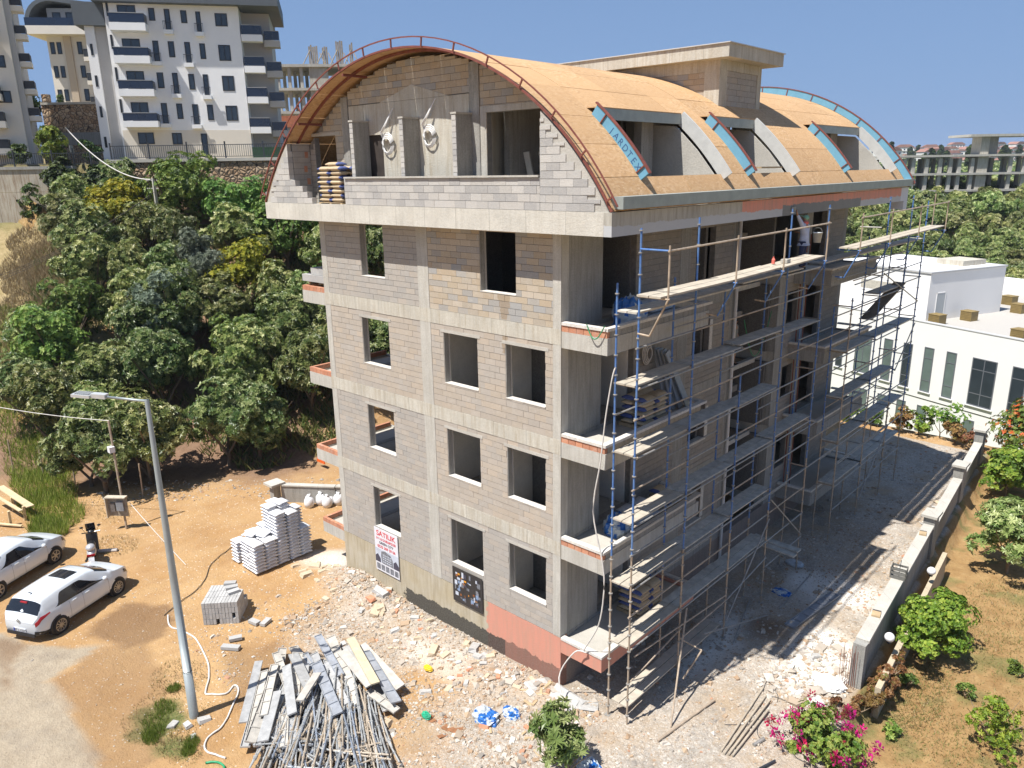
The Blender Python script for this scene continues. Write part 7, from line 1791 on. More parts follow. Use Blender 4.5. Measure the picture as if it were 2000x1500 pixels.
tag(hd.build('lamp_head', mat('lamp_head', (0.55, 0.57, 0.58), 0.4, 0.1, metal=0.3), t), kind='stuff')
for i, (x, y, s) in enumerate(((-6.75, -8.0, 0.16), (-6.6, -7.6, 0.2), (-7.1, -8.25, 0.17), (-6.2, -8.1, 0.12))):
    chunk(i, x, y, s, mchk[0], 'lump of grey concrete at the foot of the street lamp', 'concrete lumps at the lamp foot')
t = thing('meter_pole', 'thin pole carrying a plywood meter board at the edge of the orchard', 'pole', (-20.75, -4.11, -0.5))
mb = MB(); mb.tube([(0, 0, 0), (-0.15, 0.05, 1.6), (-0.35, 0.1, 4.8)], 0.045, 8); mb.build('pole', mtan, t)
Mb = Matrix.Translation((-0.1, -0.15, 1.05)) @ Matrix.Rotation(math.radians(38), 4, 'Z')
b_ = MB(Mb); b_.box(-0.42, -0.04, -0.42, 0.42, 0.02, 0.45); b_.build('board', mat('weathered_ply', (0.34, 0.29, 0.22), 0.8, 0.3, 5), t)
b_ = MB(Mb); b_.box(-0.45, -0.2, 0.45, 0.45, 0.05, 0.50); b_.build('hood', mat('pale_ply', (0.50, 0.44, 0.34), 0.8, 0.2), t)
b_ = MB(Mb); b_.box(-0.45, -0.2, -0.45, -0.42, 0.03, 0.449); b_.build('hood_side', mat('pale_ply', (0.5, 0.44, 0.34)), t)
b_ = MB(Mb); b_.box(-0.02, -0.13, -0.15, 0.3, -0.041, 0.28); b_.build('meter_box', mat('meter_grey', (0.25, 0.26, 0.28), 0.4), t)
b_ = MB(Mb); b_.box(-0.3, -0.1, -0.2, -0.1, -0.041, 0.2); b_.build('fuse_box', mat('meter_grey2', (0.16, 0.14, 0.13), 0.5), t)
mb = MB(); mb.box(-0.38, -0.12, 3.45, -0.12, 0.1, 3.7); mb.build('junction_box', mat('bag_white', (0.7, 0.7, 0.72)), t)
def wire(nm, lab, a, b_, sag, r=0.012, m=None, n=16, cat='cable'):
    a, b_ = Vector(a), Vector(b_); mb = MB()
    mb.tube([a.lerp(b_, i / n) - Vector((0, 0, sag * 4 * (i / n) * (1 - i / n))) for i in range(n + 1)], r, 5)
    return tag(mb.build(nm, m or mhose, smooth=True), lab, cat)
pa = Vector((-21.1, -4.0, 4.3)); q = rd(-26.5, 32.0); wire('cable', 'white overhead cable running left from the thin meter pole', pa, (q.x, q.y, 5.6), 0.25, 0.016)
wire('cable', 'cable stretched from the meter board down to the ground', (-20.5, -3.9, 0.7), (-15.6, -3.9, -0.47), 0.05, 0.014)
PT_ = rd(-20.6, 46.0); tree('loquat2', PT_.x, PT_.y, 1.3, 'loquat tree standing right in front of the short utility pole')
PT_ = rd(-20.9, 43.6); tree('loquat4', PT_.x, PT_.y, 1.35, 'loquat tree downhill of the one before the utility pole')
t = thing('utility_pole', 'short grey utility pole with cross arms rising from the upper orchard', 'pole', tuple(rd(-25.1, 56.0, hgt(*rd(-25.1, 56.0)[:2]))))
zt_ = 14.0 - hgt(*rd(-25.1, 56.0)[:2])
mb = MB(); mb.box(-0.09, -0.09, 0, 0.09, 0.09, zt_); mb.build('pole', mc, t)
for z in (zt_ - 0.15, zt_ - 0.7):
    mb = MB(); mb.beam((-0.5, -0.3, z), (0.3, 0.2, z), 0.08, 0.08); mb.build('cross_arm', mplas, t)
p0 = rd(-25.3, 56.0, 13.9); p1 = rd(-31.8, 58.0, 17.6); wire('cable', 'thick pale cable sagging from the stone garden wall to the utility pole', tuple(p1), tuple(p0), 0.9, 0.045)
for q in range(3):
    p2 = rd(-33, 36, 7.0 + 0.25 * q); wire('cable', 'thin dark wire crossing the orchard canopy', tuple(rd(-25.1, 56.0, 13.1)), tuple(p2), 1.2, 0.012, mat('cable_dark', (0.1, 0.08, 0.06)))['group'] = 'thin wires over the orchard'
p = rd(-33.3, 61.2)
t = thing('sign_post', 'small blank whitish sign plate on a thin post by the left railing', 'sign', (p.x, p.y, 14.98))
mb = MB(); mb.box(-0.03, -0.03, 0, 0.03, 0.03, 1.3); mb.build('post', mrail, t)
mb = MB(Matrix.Rotation(-_y * -1, 4, 'Z')); mb.box(-0.3, -0.05, 1.0, 0.3, -0.031, 1.5); mb.build('plate', mplas, t)

# wooden boards and posts at the left edge
for i, (x0, y0, x1, y1, z, w_, lab) in enumerate(((-28.2, -6.8, -24.7, -6.55, 0.25, 0.3, 'long plank laid over a trestle at the left edge'), (-27.8, -7.2, -24.9, -6.9, 0.1, 0.15, 'narrower plank under the long one at the left edge'), (-25.3, -7.8, -24.3, -7.1, -0.35, 0.12, 'plank lying in the grass near the first car'))):
    mb = MB(); mb.beam((x0, y0, z), (x1, y1, z - 0.05), w_, 0.05); tag(mb.build('plank', mat('new_wood', (0.58, 0.46, 0.28), 0.8, 0.2, 3)), lab, 'plank')
t = thing('trestle', 'rough wooden trestle under the planks at the left edge', 'trestle')
for x, y in ((-25.1, -6.75), (-25.0, -7.35), (-26.6, -6.8)):
    mb = MB(); mb.beam((x, y, -0.55), (x + 0.1, y, 0.2), 0.1, 0.1); mb.build('leg', mat('new_wood', (0.58, 0.46, 0.28)), t)
mb = MB(); mb.beam((-22.15, -9.2, -0.5), (-22.3, -9.3, 1.15), 0.25, 0.12); tag(mb.build('timber_post', mat('grey_wood', (0.38, 0.32, 0.25), 0.85, 0.25, 4)), 'weathered timber post at the left edge behind the first car', 'post')
for i in range(5):
    p = rd(-17.6 - 2.1 * i, 33.6 + 0.9 * i); mb = MB(); mb.tube([(p.x, p.y, hgt(p.x, p.y)), (p.x + 0.1, p.y, hgt(p.x, p.y) + 1.7)], 0.035, 6)
    tag(mb.build('fence_stake', mtan), 'thin stake of the orchard edge fence', 'stake', 'stakes along the orchard edge')
bar('pale_log', 'pale log lying in front of the bushes beside the scooter', 'log', -19.6, -6.0, -18.9, -5.2, 0.08, m=mat('log_grey', (0.5, 0.47, 0.45)))
mb = MB(); mb.prism([(-.35, 0), (.35, 0), (.2, .35), (-.25, .3)], 'y', -0.03, 0.03); o = mb.build('orange_tarp', mat('tarp_orange', (0.75, 0.13, 0.02), 0.6)); p = rd(-9.9, 36.9); o.location = (p.x, p.y, hgt(p.x, p.y) + 0.3); tag(o, 'orange cloth hanging in the orchard behind the low wall', 'cloth')

# ================================================================== POSTERS
def poster(lab, x0, x1, z0, z1, skew=0.0):
    t = thing('poster', lab, 'banner', ((x0 + x1) / 2, -0.035, z0)); return t
def text_mesh(s, size, m_, ext=0.001, off=0.0):
    cu = bpy.data.curves.new('lettering', 'FONT'); cu.body = s; cu.size = size; cu.align_x = 'CENTER'; cu.extrude = ext; cu.offset = off; cu.materials.append(m_)
    tmp = bpy.data.objects.new('lettering_curve', cu); COL.objects.link(tmp); bpy.context.view_layer.update()
    me = bpy.data.meshes.new_from_object(tmp); bpy.data.objects.remove(tmp)
    if not me.materials: me.materials.append(m_)
    return link('lettering', me)
def txt(par, s, x, z, size, m_, w=1.0):
    o = text_mesh(s, size, m_, 0.001, size * 0.012); o.parent = par; o.location = (x, -0.016, z); o.rotation_euler = (PI / 2, 0, 0); o.scale = (w, 1, 1); return o
mpost = mat('poster_white', (0.66, 0.66, 0.70), 0.5, 0.05); mred_t = mat('print_red', (0.62, 0.03, 0.05), 0.5, 0.05); mdk_t = mat('print_dark', (0.05, 0.05, 0.08), 0.5, 0.05); mgr_t = mat('print_grey', (0.20, 0.21, 0.24), 0.5, 0.5, 9); mlt_t = mat('print_pale', (0.50, 0.54, 0.62), 0.5, 0.2, 2)
t = poster('white sale banner with red lettering hanging under the lowest left window', -8.52, -7.2, 0.35, 2.02)
wv = MB(); wv.box(-0.65, -0.01, 0, 0.65, 0.0, 1.68); wv.build('sheet', mpost, t)
txt(t, 'SATILIK', 0, 1.40, 0.27, mred_t, 1.15); txt(t, '3+1 & DUBLEKSLER', 0, 1.24, 0.13, mred_t, 1.0); txt(t, 'GREEN CITY', 0, 1.09, 0.13, mdk_t, 1.1); txt(t, '0532 309 59 06', 0, 0.93, 0.15, mred_t, 1.05)
mb = MB(); mb.box(-0.65, -0.013, 0.34, 0.65, -0.0105, 0.88); mb.build('printed_sky', mlt_t, t)
mb = MB(); mb.prism([(-.28, .34), (.34, .34), (.32, .62), (.22, .78), (-.1, .86), (-.3, .8), (-.34, .6)], 'y', -0.0155, -0.0135); mb.build('printed_building', mgr_t, t)
for i in range(5):
    for j in range(4):
        mb = MB(); mb.box(-.22 + .1 * i, -0.0175, .4 + .09 * j, -.16 + .1 * i, -0.0157, .44 + .09 * j); mb.build('printed_window', mlt_t, t)
for a, b_ in ((-.65, -.36), (.36, .65)):
    mb = MB(); mb.prism([(a, .34), (b_, .34), (b_, .5), ((a + b_) / 2, .66), (a, .56)], 'y', -0.0155, -0.0135); mb.build('printed_trees', mdk_t, t)
for i in range(5):
    mb = MB(); mb.box(-.6 + .25 * i, -0.013, .06, -.4 + .25 * i, -0.0105, .28); mb.build('printed_plan', mgr_t, t)
mb = MB(); mb.lathe([(0.07, 0), (0.07, 0.004)], (0, 0, 0), 10); o = mb.build('printed_sun', mat('print_orange', (0.8, 0.35, 0.02)), t); o.rotation_euler = (PI / 2, 0, 0); o.location = (-0.3, -0.02, 1.62)
t = poster('dark photographic banner with orange lights hanging under the lowest middle window', -4.44, -3.08, 0.72, 1.98)
mb = MB(); mb.box(-0.67, -0.02, 0, 0.67, 0.0, 1.22); mb.build('sheet', mat('banner_black', (0.03, 0.028, 0.03), 0.4, 0.3, 6), t)
rq = random.Random(4)
for i in range(60):
    x = rq.uniform(-.6, .5); z = rq.uniform(.08, 1.05); m_ = rq.choice([mat('print_orange', (0.8, 0.35, 0.02)), mat('print_brown', (0.28, 0.10, 0.03)), mlt_t, mgr_t, mat('print_blue', (0.22, 0.30, 0.45)), mdk_t])
    if m_.name == 'print_brown' or m_.name == 'print_orange': x = x * 0.5 - 0.3 if z > 0.5 else x
    w_, h_ = rq.uniform(.02, .14), rq.uniform(.03, .2) if m_ != MATS['print_orange'] else rq.uniform(.02, .07)
    mb = MB(); yy = -0.0215 - 0.0003 * i; mb.box(x, yy - 0.0002, z, min(x + w_, .64), yy, min(z + h_, 1.18)); mb.build('printed_patch', m_, t)

# blue foam lettering on the first dormer
t0 = (TS + TE) / 2 + 0.10; a = arc(t0, AR + 0.07)
dn = [d for d in bld.children if d.name.startswith('dormer')][0]
for i, ch in enumerate('JARDTEX'):
    tl = TE - 0.022 - 0.0225 * (6 - i); a = arc(tl, AR + 0.03)
    o = text_mesh(ch, 0.23, mat('print_navy', (0.03, 0.09, 0.22)), 0.001); o.parent = dn
    o.location = (a[0], 1.22 - 0.0515, a[1]); o.rotation_euler = (PI / 2, tl, 0)

# ================================================================== CARS
mcarw = mat('car_white', (0.62, 0.66, 0.70), 0.25, 0.02, 0.5, coat=0.8, coord='obj')
mcarg = mat_glass_dark('car_glass', (0.008, 0.009, 0.012), 0.04)
mtrim = mat('car_trim', (0.02, 0.02, 0.022), 0.55, 0.1)
mtyre = mat('tyre', (0.018, 0.018, 0.018), 0.85, 0.2, 9)
mrim = mat('alloy', (0.40, 0.38, 0.35), 0.35, 0.1, metal=0.6)
mtail = mat('tail_red', (0.35, 0.012, 0.02), 0.2, 0.2, 20)
def smooth_table(tab, x):
    for i in range(len(tab) - 1):
        if tab[i][0] <= x <= tab[i + 1][0]:
            t = (x - tab[i][0]) / (tab[i + 1][0] - tab[i][0]); t = t * t * (3 - 2 * t) if len(tab[i]) > 2 and tab[i][2] else t
            return lerp(tab[i][1], tab[i + 1][1], t)
    return tab[-1][1] if x > tab[-1][0] else tab[0][1]
def make_car(label, L, Wd, prof, loc, rz, sunroof=False, axles=(0.78, 3.36), plate=None):
    """x forward from the rear bumper; prof gives heights along the length"""
    t = thing('parked_car', label, 'car', loc, rz, 'white cars parked on the earth')
    top, belt, low, half = prof['top'], prof['belt'], prof['low'], prof['half']
    def ring(x):
        w = smooth_table(half, x); zt_, zb_, zl = smooth_table(top, x), smooth_table(belt, x), smooth_table(low, x)
        rw = w * lerp(0.98, 0.72, min(1, max(0, (zt_ - zb_) / 0.5)))
        zt2 = max(zt_, zb_ + 0.01)
        pts = [(0, zl), (w * 0.86, zl), (w * 0.96, zl + 0.08), (w * 0.995, zl + 0.22), (w, lerp(zl, zb_, 0.6)), (w * 0.985, zb_ - 0.05), (w * 0.95, zb_)]
        for q in (0.25, 0.5, 0.75, 1.0): pts.append((lerp(w * 0.95, rw, q ** 1.3), lerp(zb_, zt2 - 0.07 * (zt2 - zb_ > 0.2), q)))
        pts += [(rw * 0.93, zt2 - 0.02 * (zt2 - zb_ > 0.2)), (rw * 0.7, zt2 + 0.015), (rw * 0.35, zt2 + 0.03), (0, zt2 + 0.035)]
        return pts
    NS = 56; xs = [L * (0.5 - 0.5 * math.cos(PI * i / NS)) * 0.35 + L * i / NS * 0.65 for i in range(NS + 1)]
    nr = len(ring(1.0)); vs = []
    for x in xs:
        rg = ring(x); vs += [(x, y, z) for y, z in rg] + [(x, -y, z) for y, z in rg[-2:0:-1]]
    m_ = 2 * nr - 2; mb = MB(); mb.v = vs
    for i in range(NS):
        for k in range(m_): mb.f.append((i * m_ + k, i * m_ + (k + 1) % m_, (i + 1) * m_ + (k + 1) % m_, (i + 1) * m_ + k)); mb.m.append(0); mb.t.append(0)
    mb.f.append(tuple(range(m_))[::-1]); mb.m.append(0); mb.t.append(0); mb.f.append(tuple(NS * m_ + k for k in range(m_))); mb.m.append(0); mb.t.append(0)
    mb.build('body', mcarw, t, smooth=True)
    def S(x, k, side, off=0.008):
        rg = ring(x); k0 = int(k); fr = k - k0; k1 = min(k0 + 1, nr - 1)
        y, z = lerp(rg[k0][0], rg[k1][0], fr), lerp(rg[k0][1], rg[k1][1], fr)
        dy, dz = rg[k1][0] - rg[k0][0], rg[k1][1] - rg[k0][1]; l = math.hypot(dy, dz) or 1
        return Vector((x, side * (y + off * dz / l), z + off * (-dy / l)))
    def patch(nm, m2, fx, fk, side, n=10, mk=5, off=0.008):
        """fx(u,v)->x, fk(u,v)->ring coordinate"""
        b = MB()
        for i in range(n + 1):
            for j in range(mk + 1): b.v.append(tuple(S(fx(i / n, j / mk), fk(i / n, j / mk), side, off)))
        for i in range(n):
            for j in range(mk): b.f.append((i * (mk + 1) + j, (i + 1) * (mk + 1) + j, (i + 1) * (mk + 1) + j + 1, i * (mk + 1) + j + 1)); b.m.append(0); b.t.append(0)
        return b.build(nm, m2, t, smooth=True)
    g = prof['glass']
    for s in (-1, 1):
        patch('side_window', mcarg, lambda u, v: lerp(lerp(g['r0'], g['r1'], v), lerp(g['f0'], g['f1'], v), u), lambda u, v: lerp(6.3, lerp(6.5, 9.6, math.sin(min(1, min(u * 5, (1 - u) * 3.2)) * PI / 2)), v), s, 22, 5, 0.006)
        b = MB(); xm = lerp(g['r0'], g['f0'], 0.47); b.beam(S(xm, 6.3, s, 0.012), S(xm - 0.12, 9.6, s, 0.012), 0.05, 0.008); b.build('door_pillar', mtrim, t)
        for xd in (g['r0'] + 0.55, lerp(g['r0'], g['f0'], 0.47), g['f0'] - 0.12):
            b = MB(); b.tube([S(xd, k, s, 0.002) for k in (2.3, 3, 4, 5, 6)], 0.004, 4); b.build('door_gap', mtrim, t)
        for xd in (g['r0'] + 0.75, lerp(g['r0'], g['f0'], 0.55)):
            p_ = S(xd, 5, s, 0.02); b = MB(); b.box(p_.x - 0.09, p_.y - 0.012, p_.z - 0.012, p_.x + 0.09, p_.y + 0.012, p_.z + 0.014); b.build('door_handle', mcarw, t)
        p_ = S(g['f0'] - 0.28, 6.6, s, 0.1); b = MB(); b.lathe([(0.01, -0.07), (0.075, -0.05), (0.09, 0.02), (0.06, 0.08), (0.01, 0.09)], tuple(p_), 10); b.build('mirror', mcarw, t, smooth=True)
        for ax in axles:
            for nm, rad, yy, m2 in (('wheel_arch', 0.375, 0.0, mtrim),):
                w_ = smooth_table(half, ax) - 0.02; b = MB(); nn = 20
                vs2 = [(ax + rad * math.cos(2 * PI * q / nn), s * (w_ + 0.026), 0.32 + rad * math.sin(2 * PI * q / nn)) for q in range(nn)]
                vs3 = [(ax + rad * math.cos(2 * PI * q / nn), s * (w_ - 0.2), 0.32 + rad * math.sin(2 * PI * q / nn)) for q in range(nn)]
                b.add(vs2 + vs3, [tuple(range(nn))] + [(q, (q + 1) % nn, nn + (q + 1) % nn, nn + q) for q in range(nn)]); b.build(nm, m2, t)
            b = MB(Matrix.Translation((ax, s * (w_ - 0.06), 0.31)) @ Matrix.Rotation(-s * PI / 2, 4, 'X'))
            b.lathe([(0.2, 0.0), (0.31, 0.0), (0.325, 0.03), (0.325, 0.09), (0.30, 0.12), (0.225, 0.125), (0.22, 0.10)], (0, 0, 0), 24); wh = b.build('wheel', mtyre, t, smooth=True)
            b = MB(Matrix.Translation((ax, s * (w_ - 0.06), 0.31)) @ Matrix.Rotation(-s * PI / 2, 4, 'X'))
            b.lathe([(0.222, 0.118), (0.20, 0.118), (0.195, 0.08)], (0, 0, 0), 24); b.lathe([(0.001, 0.115), (0.05, 0.11), (0.05, 0.08)], (0, 0, 0), 12)
            for q in range(10 if sunroof else 6):
                an = 2 * PI * q / (10 if sunroof else 6); b.beam((0.04 * math.cos(an), 0.04 * math.sin(an), 0.105), (0.205 * math.cos(an), 0.205 * math.sin(an), 0.10), 0.028 if sunroof else 0.05, 0.02)
            tag(b.build('rim', mrim, wh, smooth=False), kind='stuff')
            b = MB(Matrix.Translation((ax, s * (w_ - 0.06), 0.31)) @ Matrix.Rotation(-s * PI / 2, 4, 'X')); b.lathe([(0.001, 0.05), (0.21, 0.05)], (0, 0, 0), 20); b.build('brake_disc', mtrim, wh)
    # windscreen and rear window
    for s in (-1, 1):
        patch('windscreen', mcarg, lambda u, v: lerp(g['w0'], g['w1'] - 0.30 * (1 - v) ** 1.5, u), lambda u, v: lerp(lerp(10.2, 10.9, u), 14, v), s, 10, 6, 0.010)
        patch('rear_window', mcarg, lambda u, v: lerp(g['b0'], g['b1'], u), lambda u, v: lerp(10.2, 14, v), s, 8, 6, 0.012)
        patch('headlight', mcarg, lambda u, v: lerp(L - 0.42, L - 0.04, u), lambda u, v: lerp(4.6, 6.2, v), s, 6, 3, 0.01)
        patch('tail_light', mtail, lambda u, v: lerp(0.03, 0.52, u), lambda u, v: lerp(4.35 + 0.9 * u, 6.05, v), s, 6, 3, 0.01)
        patch('bumper_trim', mtrim, lambda u, v: lerp(0.0, 0.5, u), lambda u, v: lerp(1.2, 2.6, v), s, 6, 3, 0.01)
        patch('sill_trim', mtrim, lambda u, v: lerp(axles[0] + 0.4, axles[1] - 0.4, u), lambda u, v: lerp(1.4, 2.2, v), s, 8, 2, 0.008)
    if sunroof:
        b = MB(); x0, x1 = 1.65, 2.2
        for s in (-1, 1): patch('sunroof', mcarg, lambda u, v: lerp(x0, x1, u), lambda u, v: lerp(12.3, 14, v), s, 6, 4, 0.012)
        p_ = S(0.65, 14, 1, 0.02); b = MB(); b.beam(p_, p_ + Vector((-0.1, 0, 0.09)), 0.03, 0.03); b.build('antenna', mtrim, t)
        b = MB(); p_ = S(0.33, 14, 1, 0.0); b.box(p_.x - 0.04, -0.14, p_.z - 0.02, p_.x + 0.03, 0.14, p_.z + 0.02); b.build('brake_light', mtail, t)
    # end faces: number plate and badge at the back
    b = MB(); b.box(-0.03, -0.26, 0.40, -0.004, 0.26, 0.52); pl = b.build('number_plate', mat('plate_white', (0.6, 0.62, 0.66), 0.4), t)
    b = MB(); b.box(-0.034, 0.20, 0.40, -0.0305, 0.26, 0.52); b.build('plate_band', mat('plate_blue', (0.02, 0.05, 0.35), 0.4), pl)
    if plate:
        o = text_mesh(plate, 0.115, mtrim, 0.0005); o.parent = pl; o.location = (-0.036, -0.02, 0.42); o.rotation_euler = (PI / 2, 0, -PI / 2)
        b = MB(Matrix.Translation((-0.012, 0, 0.80)) @ Matrix.Rotation(PI / 2, 4, 'Y') @ Matrix.Rotation(PI / 4, 4, 'Z'))
        for sq in ((-0.05, -0.05, -0.03, 0.05), (0.03, -0.05, 0.05, 0.05), (-0.03, -0.05, 0.03, -0.03), (-0.03, 0.03, 0.03, 0.05)): b.box(sq[0], sq[1], -0.02, sq[2], sq[3], 0.0)
        b.build('badge', mrim, t)
    b = MB(); b.box(-0.02, -0.6, 0.24, 0.02, 0.6, 0.36); b.build('bumper_trim', mtrim, t)
    return t
hatch = dict(top=[(0, 0.74), (0.06, 0.86), (0.18, 1.02), (0.30, 1.24), (0.42, 1.40), (0.9, 1.455), (1.7, 1.48), (2.3, 1.46), (2.65, 1.38), (3.35, 0.98), (3.6, 0.93), (3.95, 0.84), (4.15, 0.70), (4.22, 0.58)],
             belt=[(0, 0.72), (0.2, 0.93), (0.6, 0.96), (2.4, 0.90), (3.3, 0.88), (3.9, 0.78), (4.22, 0.5)],
             low=[(0, 0.30), (0.25, 0.22), (3.9, 0.2), (4.22, 0.28)],
             half=[(0, 0.62), (0.1, 0.74), (0.35, 0.84), (0.9, 0.89), (3.2, 0.89), (3.7, 0.84), (4.0, 0.74), (4.17, 0.6), (4.22, 0.5)],
             glass=dict(r0=0.72, r1=0.86, f0=3.1, f1=2.35, w0=2.66, w1=3.42, b0=0.15, b1=0.37))
sedan = dict(top=[(0, 0.82), (0.1, 0.92), (0.45, 1.00), (0.8, 1.12), (1.4, 1.42), (2.0, 1.47), (2.5, 1.45), (2.8, 1.36), (3.5, 0.99), (3.8, 0.94), (4.15, 0.84), (4.35, 0.70), (4.45, 0.58)],
             belt=[(0, 0.78), (0.3, 0.94), (0.7, 0.96), (2.6, 0.90), (3.5, 0.88), (4.1, 0.78), (4.45, 0.5)],
             low=[(0, 0.30), (0.25, 0.22), (4.1, 0.2), (4.45, 0.28)],
             half=[(0, 0.62), (0.1, 0.74), (0.35, 0.84), (0.9, 0.89), (3.4, 0.89), (3.9, 0.84), (4.2, 0.74), (4.4, 0.6), (4.45, 0.5)],
             glass=dict(r0=1.0, r1=1.4, f0=3.3, f1=2.5, w0=2.82, w1=3.58, b0=0.78, b1=1.36))
h1 = math.atan2(0.902, -0.433)
d1 = Vector((math.cos(h1), math.sin(h1), 0)); n1 = Vector((d1.y, -d1.x, 0))
# right-hand wheels touch at (-14.25,-8.86) and (-15.35,-6.57)
o1 = Vector((-14.25, -8.86, 0)) - d1 * 0.78 - n1 * 0.84
c1 = make_car('white hatchback with a sunroof parked nearest the street lamp', 4.22, 0.89, hatch, (o1.x, o1.y, -0.49), h1, True, plate='07 L 1337')
c1.scale = (0.965, 0.965, 0.965); c1.location = c1.location + d1 * 0.16
h2 = math.atan2(0.86, -0.51); d2 = Vector((math.cos(h2), math.sin(h2), 0)); n2 = Vector((d2.y, -d2.x, 0))
o2 = Vector((-18.42, -9.5, 0)) - d2 * 0.82 - n2 * 0.84
c2 = make_car('white car cut by the left edge parked beyond the hatchback', 4.45, 0.89, sedan, (o2.x, o2.y, -0.49), h2, False, axles=(0.82, 3.48))

# ================================================================== SCOOTER
def ellip(mb, c, rx, ry, rz_, n=10, m_=0, M_=None):
    vs = []; fs = []
    for i in range(n + 1):
        th = PI * i / n
        for j in range(2 * n):
            ph = PI * j / n; p_ = Vector((rx * math.sin(th) * math.cos(ph), ry * math.sin(th) * math.sin(ph), rz_ * math.cos(th)))
            if M_: p_ = M_ @ p_
            vs.append(p_ + Vector(c))
    for i in range(n):
        for j in range(2 * n): fs.append((i * 2 * n + j, (i + 1) * 2 * n + j, (i + 1) * 2 * n + (j + 1) % (2 * n), i * 2 * n + (j + 1) % (2 * n)))
    mb.add(vs, fs, m_)
sct = thing('scooter', 'black and silver motor scooter parked behind the white hatchback', 'scooter', (-18.2, -6.35, -0.5), math.radians(158))
mblk = mat('scooter_black', (0.018, 0.018, 0.02), 0.3, 0.1, 3, coat=0.3); msil = mat('scooter_silver', (0.50, 0.50, 0.52), 0.3, 0.05, metal=0.3)
for x in (0.0, 1.25):
    mb = MB(Matrix.Translation((x, 0, 0.24)) @ Matrix.Rotation(PI / 2, 4, 'X')); mb.lathe([(0.13, -0.05), (0.22, -0.055), (0.24, 0), (0.22, 0.055), (0.13, 0.05)], (0, 0, 0), 18); w_ = mb.build('wheel', mtyre, sct, smooth=True)
    mb = MB(Matrix.Translation((x, 0, 0.24)) @ Matrix.Rotation(PI / 2, 4, 'X')); mb.lathe([(0.001, -0.03), (0.13, -0.04), (0.13, 0.04), (0.001, 0.03)], (0, 0, 0), 14); mb.build('rim', mrim, w_)
mb = MB(); ellip(mb, (0.12, 0, 0.62), 0.40, 0.17, 0.17); mb.build('tail_fairing', msil, sct, smooth=True)
mb = MB(); ellip(mb, (0.38, 0, 0.78), 0.38, 0.15, 0.09); mb.build('seat', mblk, sct, smooth=True)
mb = MB(); ellip(mb, (0.0, 0, 0.86), 0.2, 0.17, 0.14); mb.build('top_case', msil, sct, smooth=True)
mb = MB(); mb.prism([(0.3, 0.3), (1.0, 0.28), (1.05, 0.36), (0.3, 0.4)], 'y', -0.15, 0.15); mb.build('footboard', mblk, sct)
mb = MB(); mb.prism([(0.93, 0.3), (1.05, 0.28), (1.2, 0.95), (1.05, 1.0)], 'y', -0.2, 0.2); mb.build('leg_shield', mblk, sct)
mb = MB(); ellip(mb, (1.18, 0, 0.72), 0.1, 0.17, 0.24); mb.build('front_panel', msil, sct, smooth=True)
mb = MB(); ellip(mb, (1.25, 0, 0.46), 0.24, 0.08, 0.09); mb.build('front_mudguard', mblk, sct, smooth=True)
mb = MB(); mb.tube([(1.02, -0.33, 1.06), (1.08, 0, 1.02), (1.02, 0.33, 1.06)], 0.022, 7); mb.build('handlebar', mblk, sct)
mb = MB(); ellip(mb, (1.1, 0, 1.04), 0.11, 0.13, 0.09); mb.build('headlamp_cowl', mblk, sct, smooth=True)
for s in (-1, 1):
    mb = MB(); mb.tube([(1.05, 0.2 * s, 1.06), (1.08, 0.3 * s, 1.25)], 0.008, 5); ellip(mb, (1.08, 0.31 * s, 1.28), 0.02, 0.07, 0.045, 6); tag(mb.build('mirror', mblk, sct, smooth=True), kind='stuff')
mb = MB(); mb.prism([(1.16, 1.06), (1.2, 1.06), (1.08, 1.42), (1.05, 1.41)], 'y', -0.17, 0.17); mb.build('windshield', mcarg, sct)
mb = MB(); mb.obox(Matrix.Translation((-0.34, 0, 0.50)) @ Matrix.Rotation(0.5, 4, 'Y'), 0.015, 0.2, 0.17); mb.build('number_plate', mat('plate_white', (0.6, 0.62, 0.66)), sct)
mb = MB(); mb.box(-0.28, -0.14, 0.6, -0.24, 0.14, 0.68); mb.build('tail_light', mtail, sct)
mb = MB(); mb.tube([(0.5, 0.18, 0.3), (0.0, 0.2, 0.34), (-0.15, 0.2, 0.4)], 0.05, 8); mb.build('exhaust', mblk, sct)

# ================================================================== PEOPLE
def skin(name, verts, edges, radii, m_, parent=None, root=0, sub=2):
    me = bpy.data.meshes.new(name); me.from_pydata([tuple(v_) for v_ in verts], edges, []); me.materials.append(m_)
    o = bpy.data.objects.new(name, me); COL.objects.link(o)
    if parent: o.parent = parent
    md = o.modifiers.new('skin', 'SKIN'); md.use_smooth_shade = True
    if not me.skin_vertices: me.attributes
    for i, r in enumerate(radii):
        sv_ = me.skin_vertices[0].data[i]; sv_.radius = r if isinstance(r, tuple) else (r, r); sv_.use_root = (i == root)
    md2 = o.modifiers.new('sub', 'SUBSURF'); md2.levels = sub; md2.render_levels = sub
    return o
mskin = mat('skin', (0.36, 0.20, 0.13), 0.6, 0.1, 9); mshirt = mat('shirt_blue', (0.46, 0.50, 0.62), 0.9, 0.15, 6); mjeans = mat('trousers_navy', (0.02, 0.03, 0.08), 0.9, 0.2, 6)
mcapg = mat('cap_green', (0.20, 0.42, 0.28), 0.8, 0.15, 6); mshoe = mat('shoe', (0.02, 0.02, 0.02), 0.7); mhair = mat('hair', (0.015, 0.012, 0.01), 0.7)
mcoral = mat('scarf_coral', (0.75, 0.16, 0.12), 0.8)
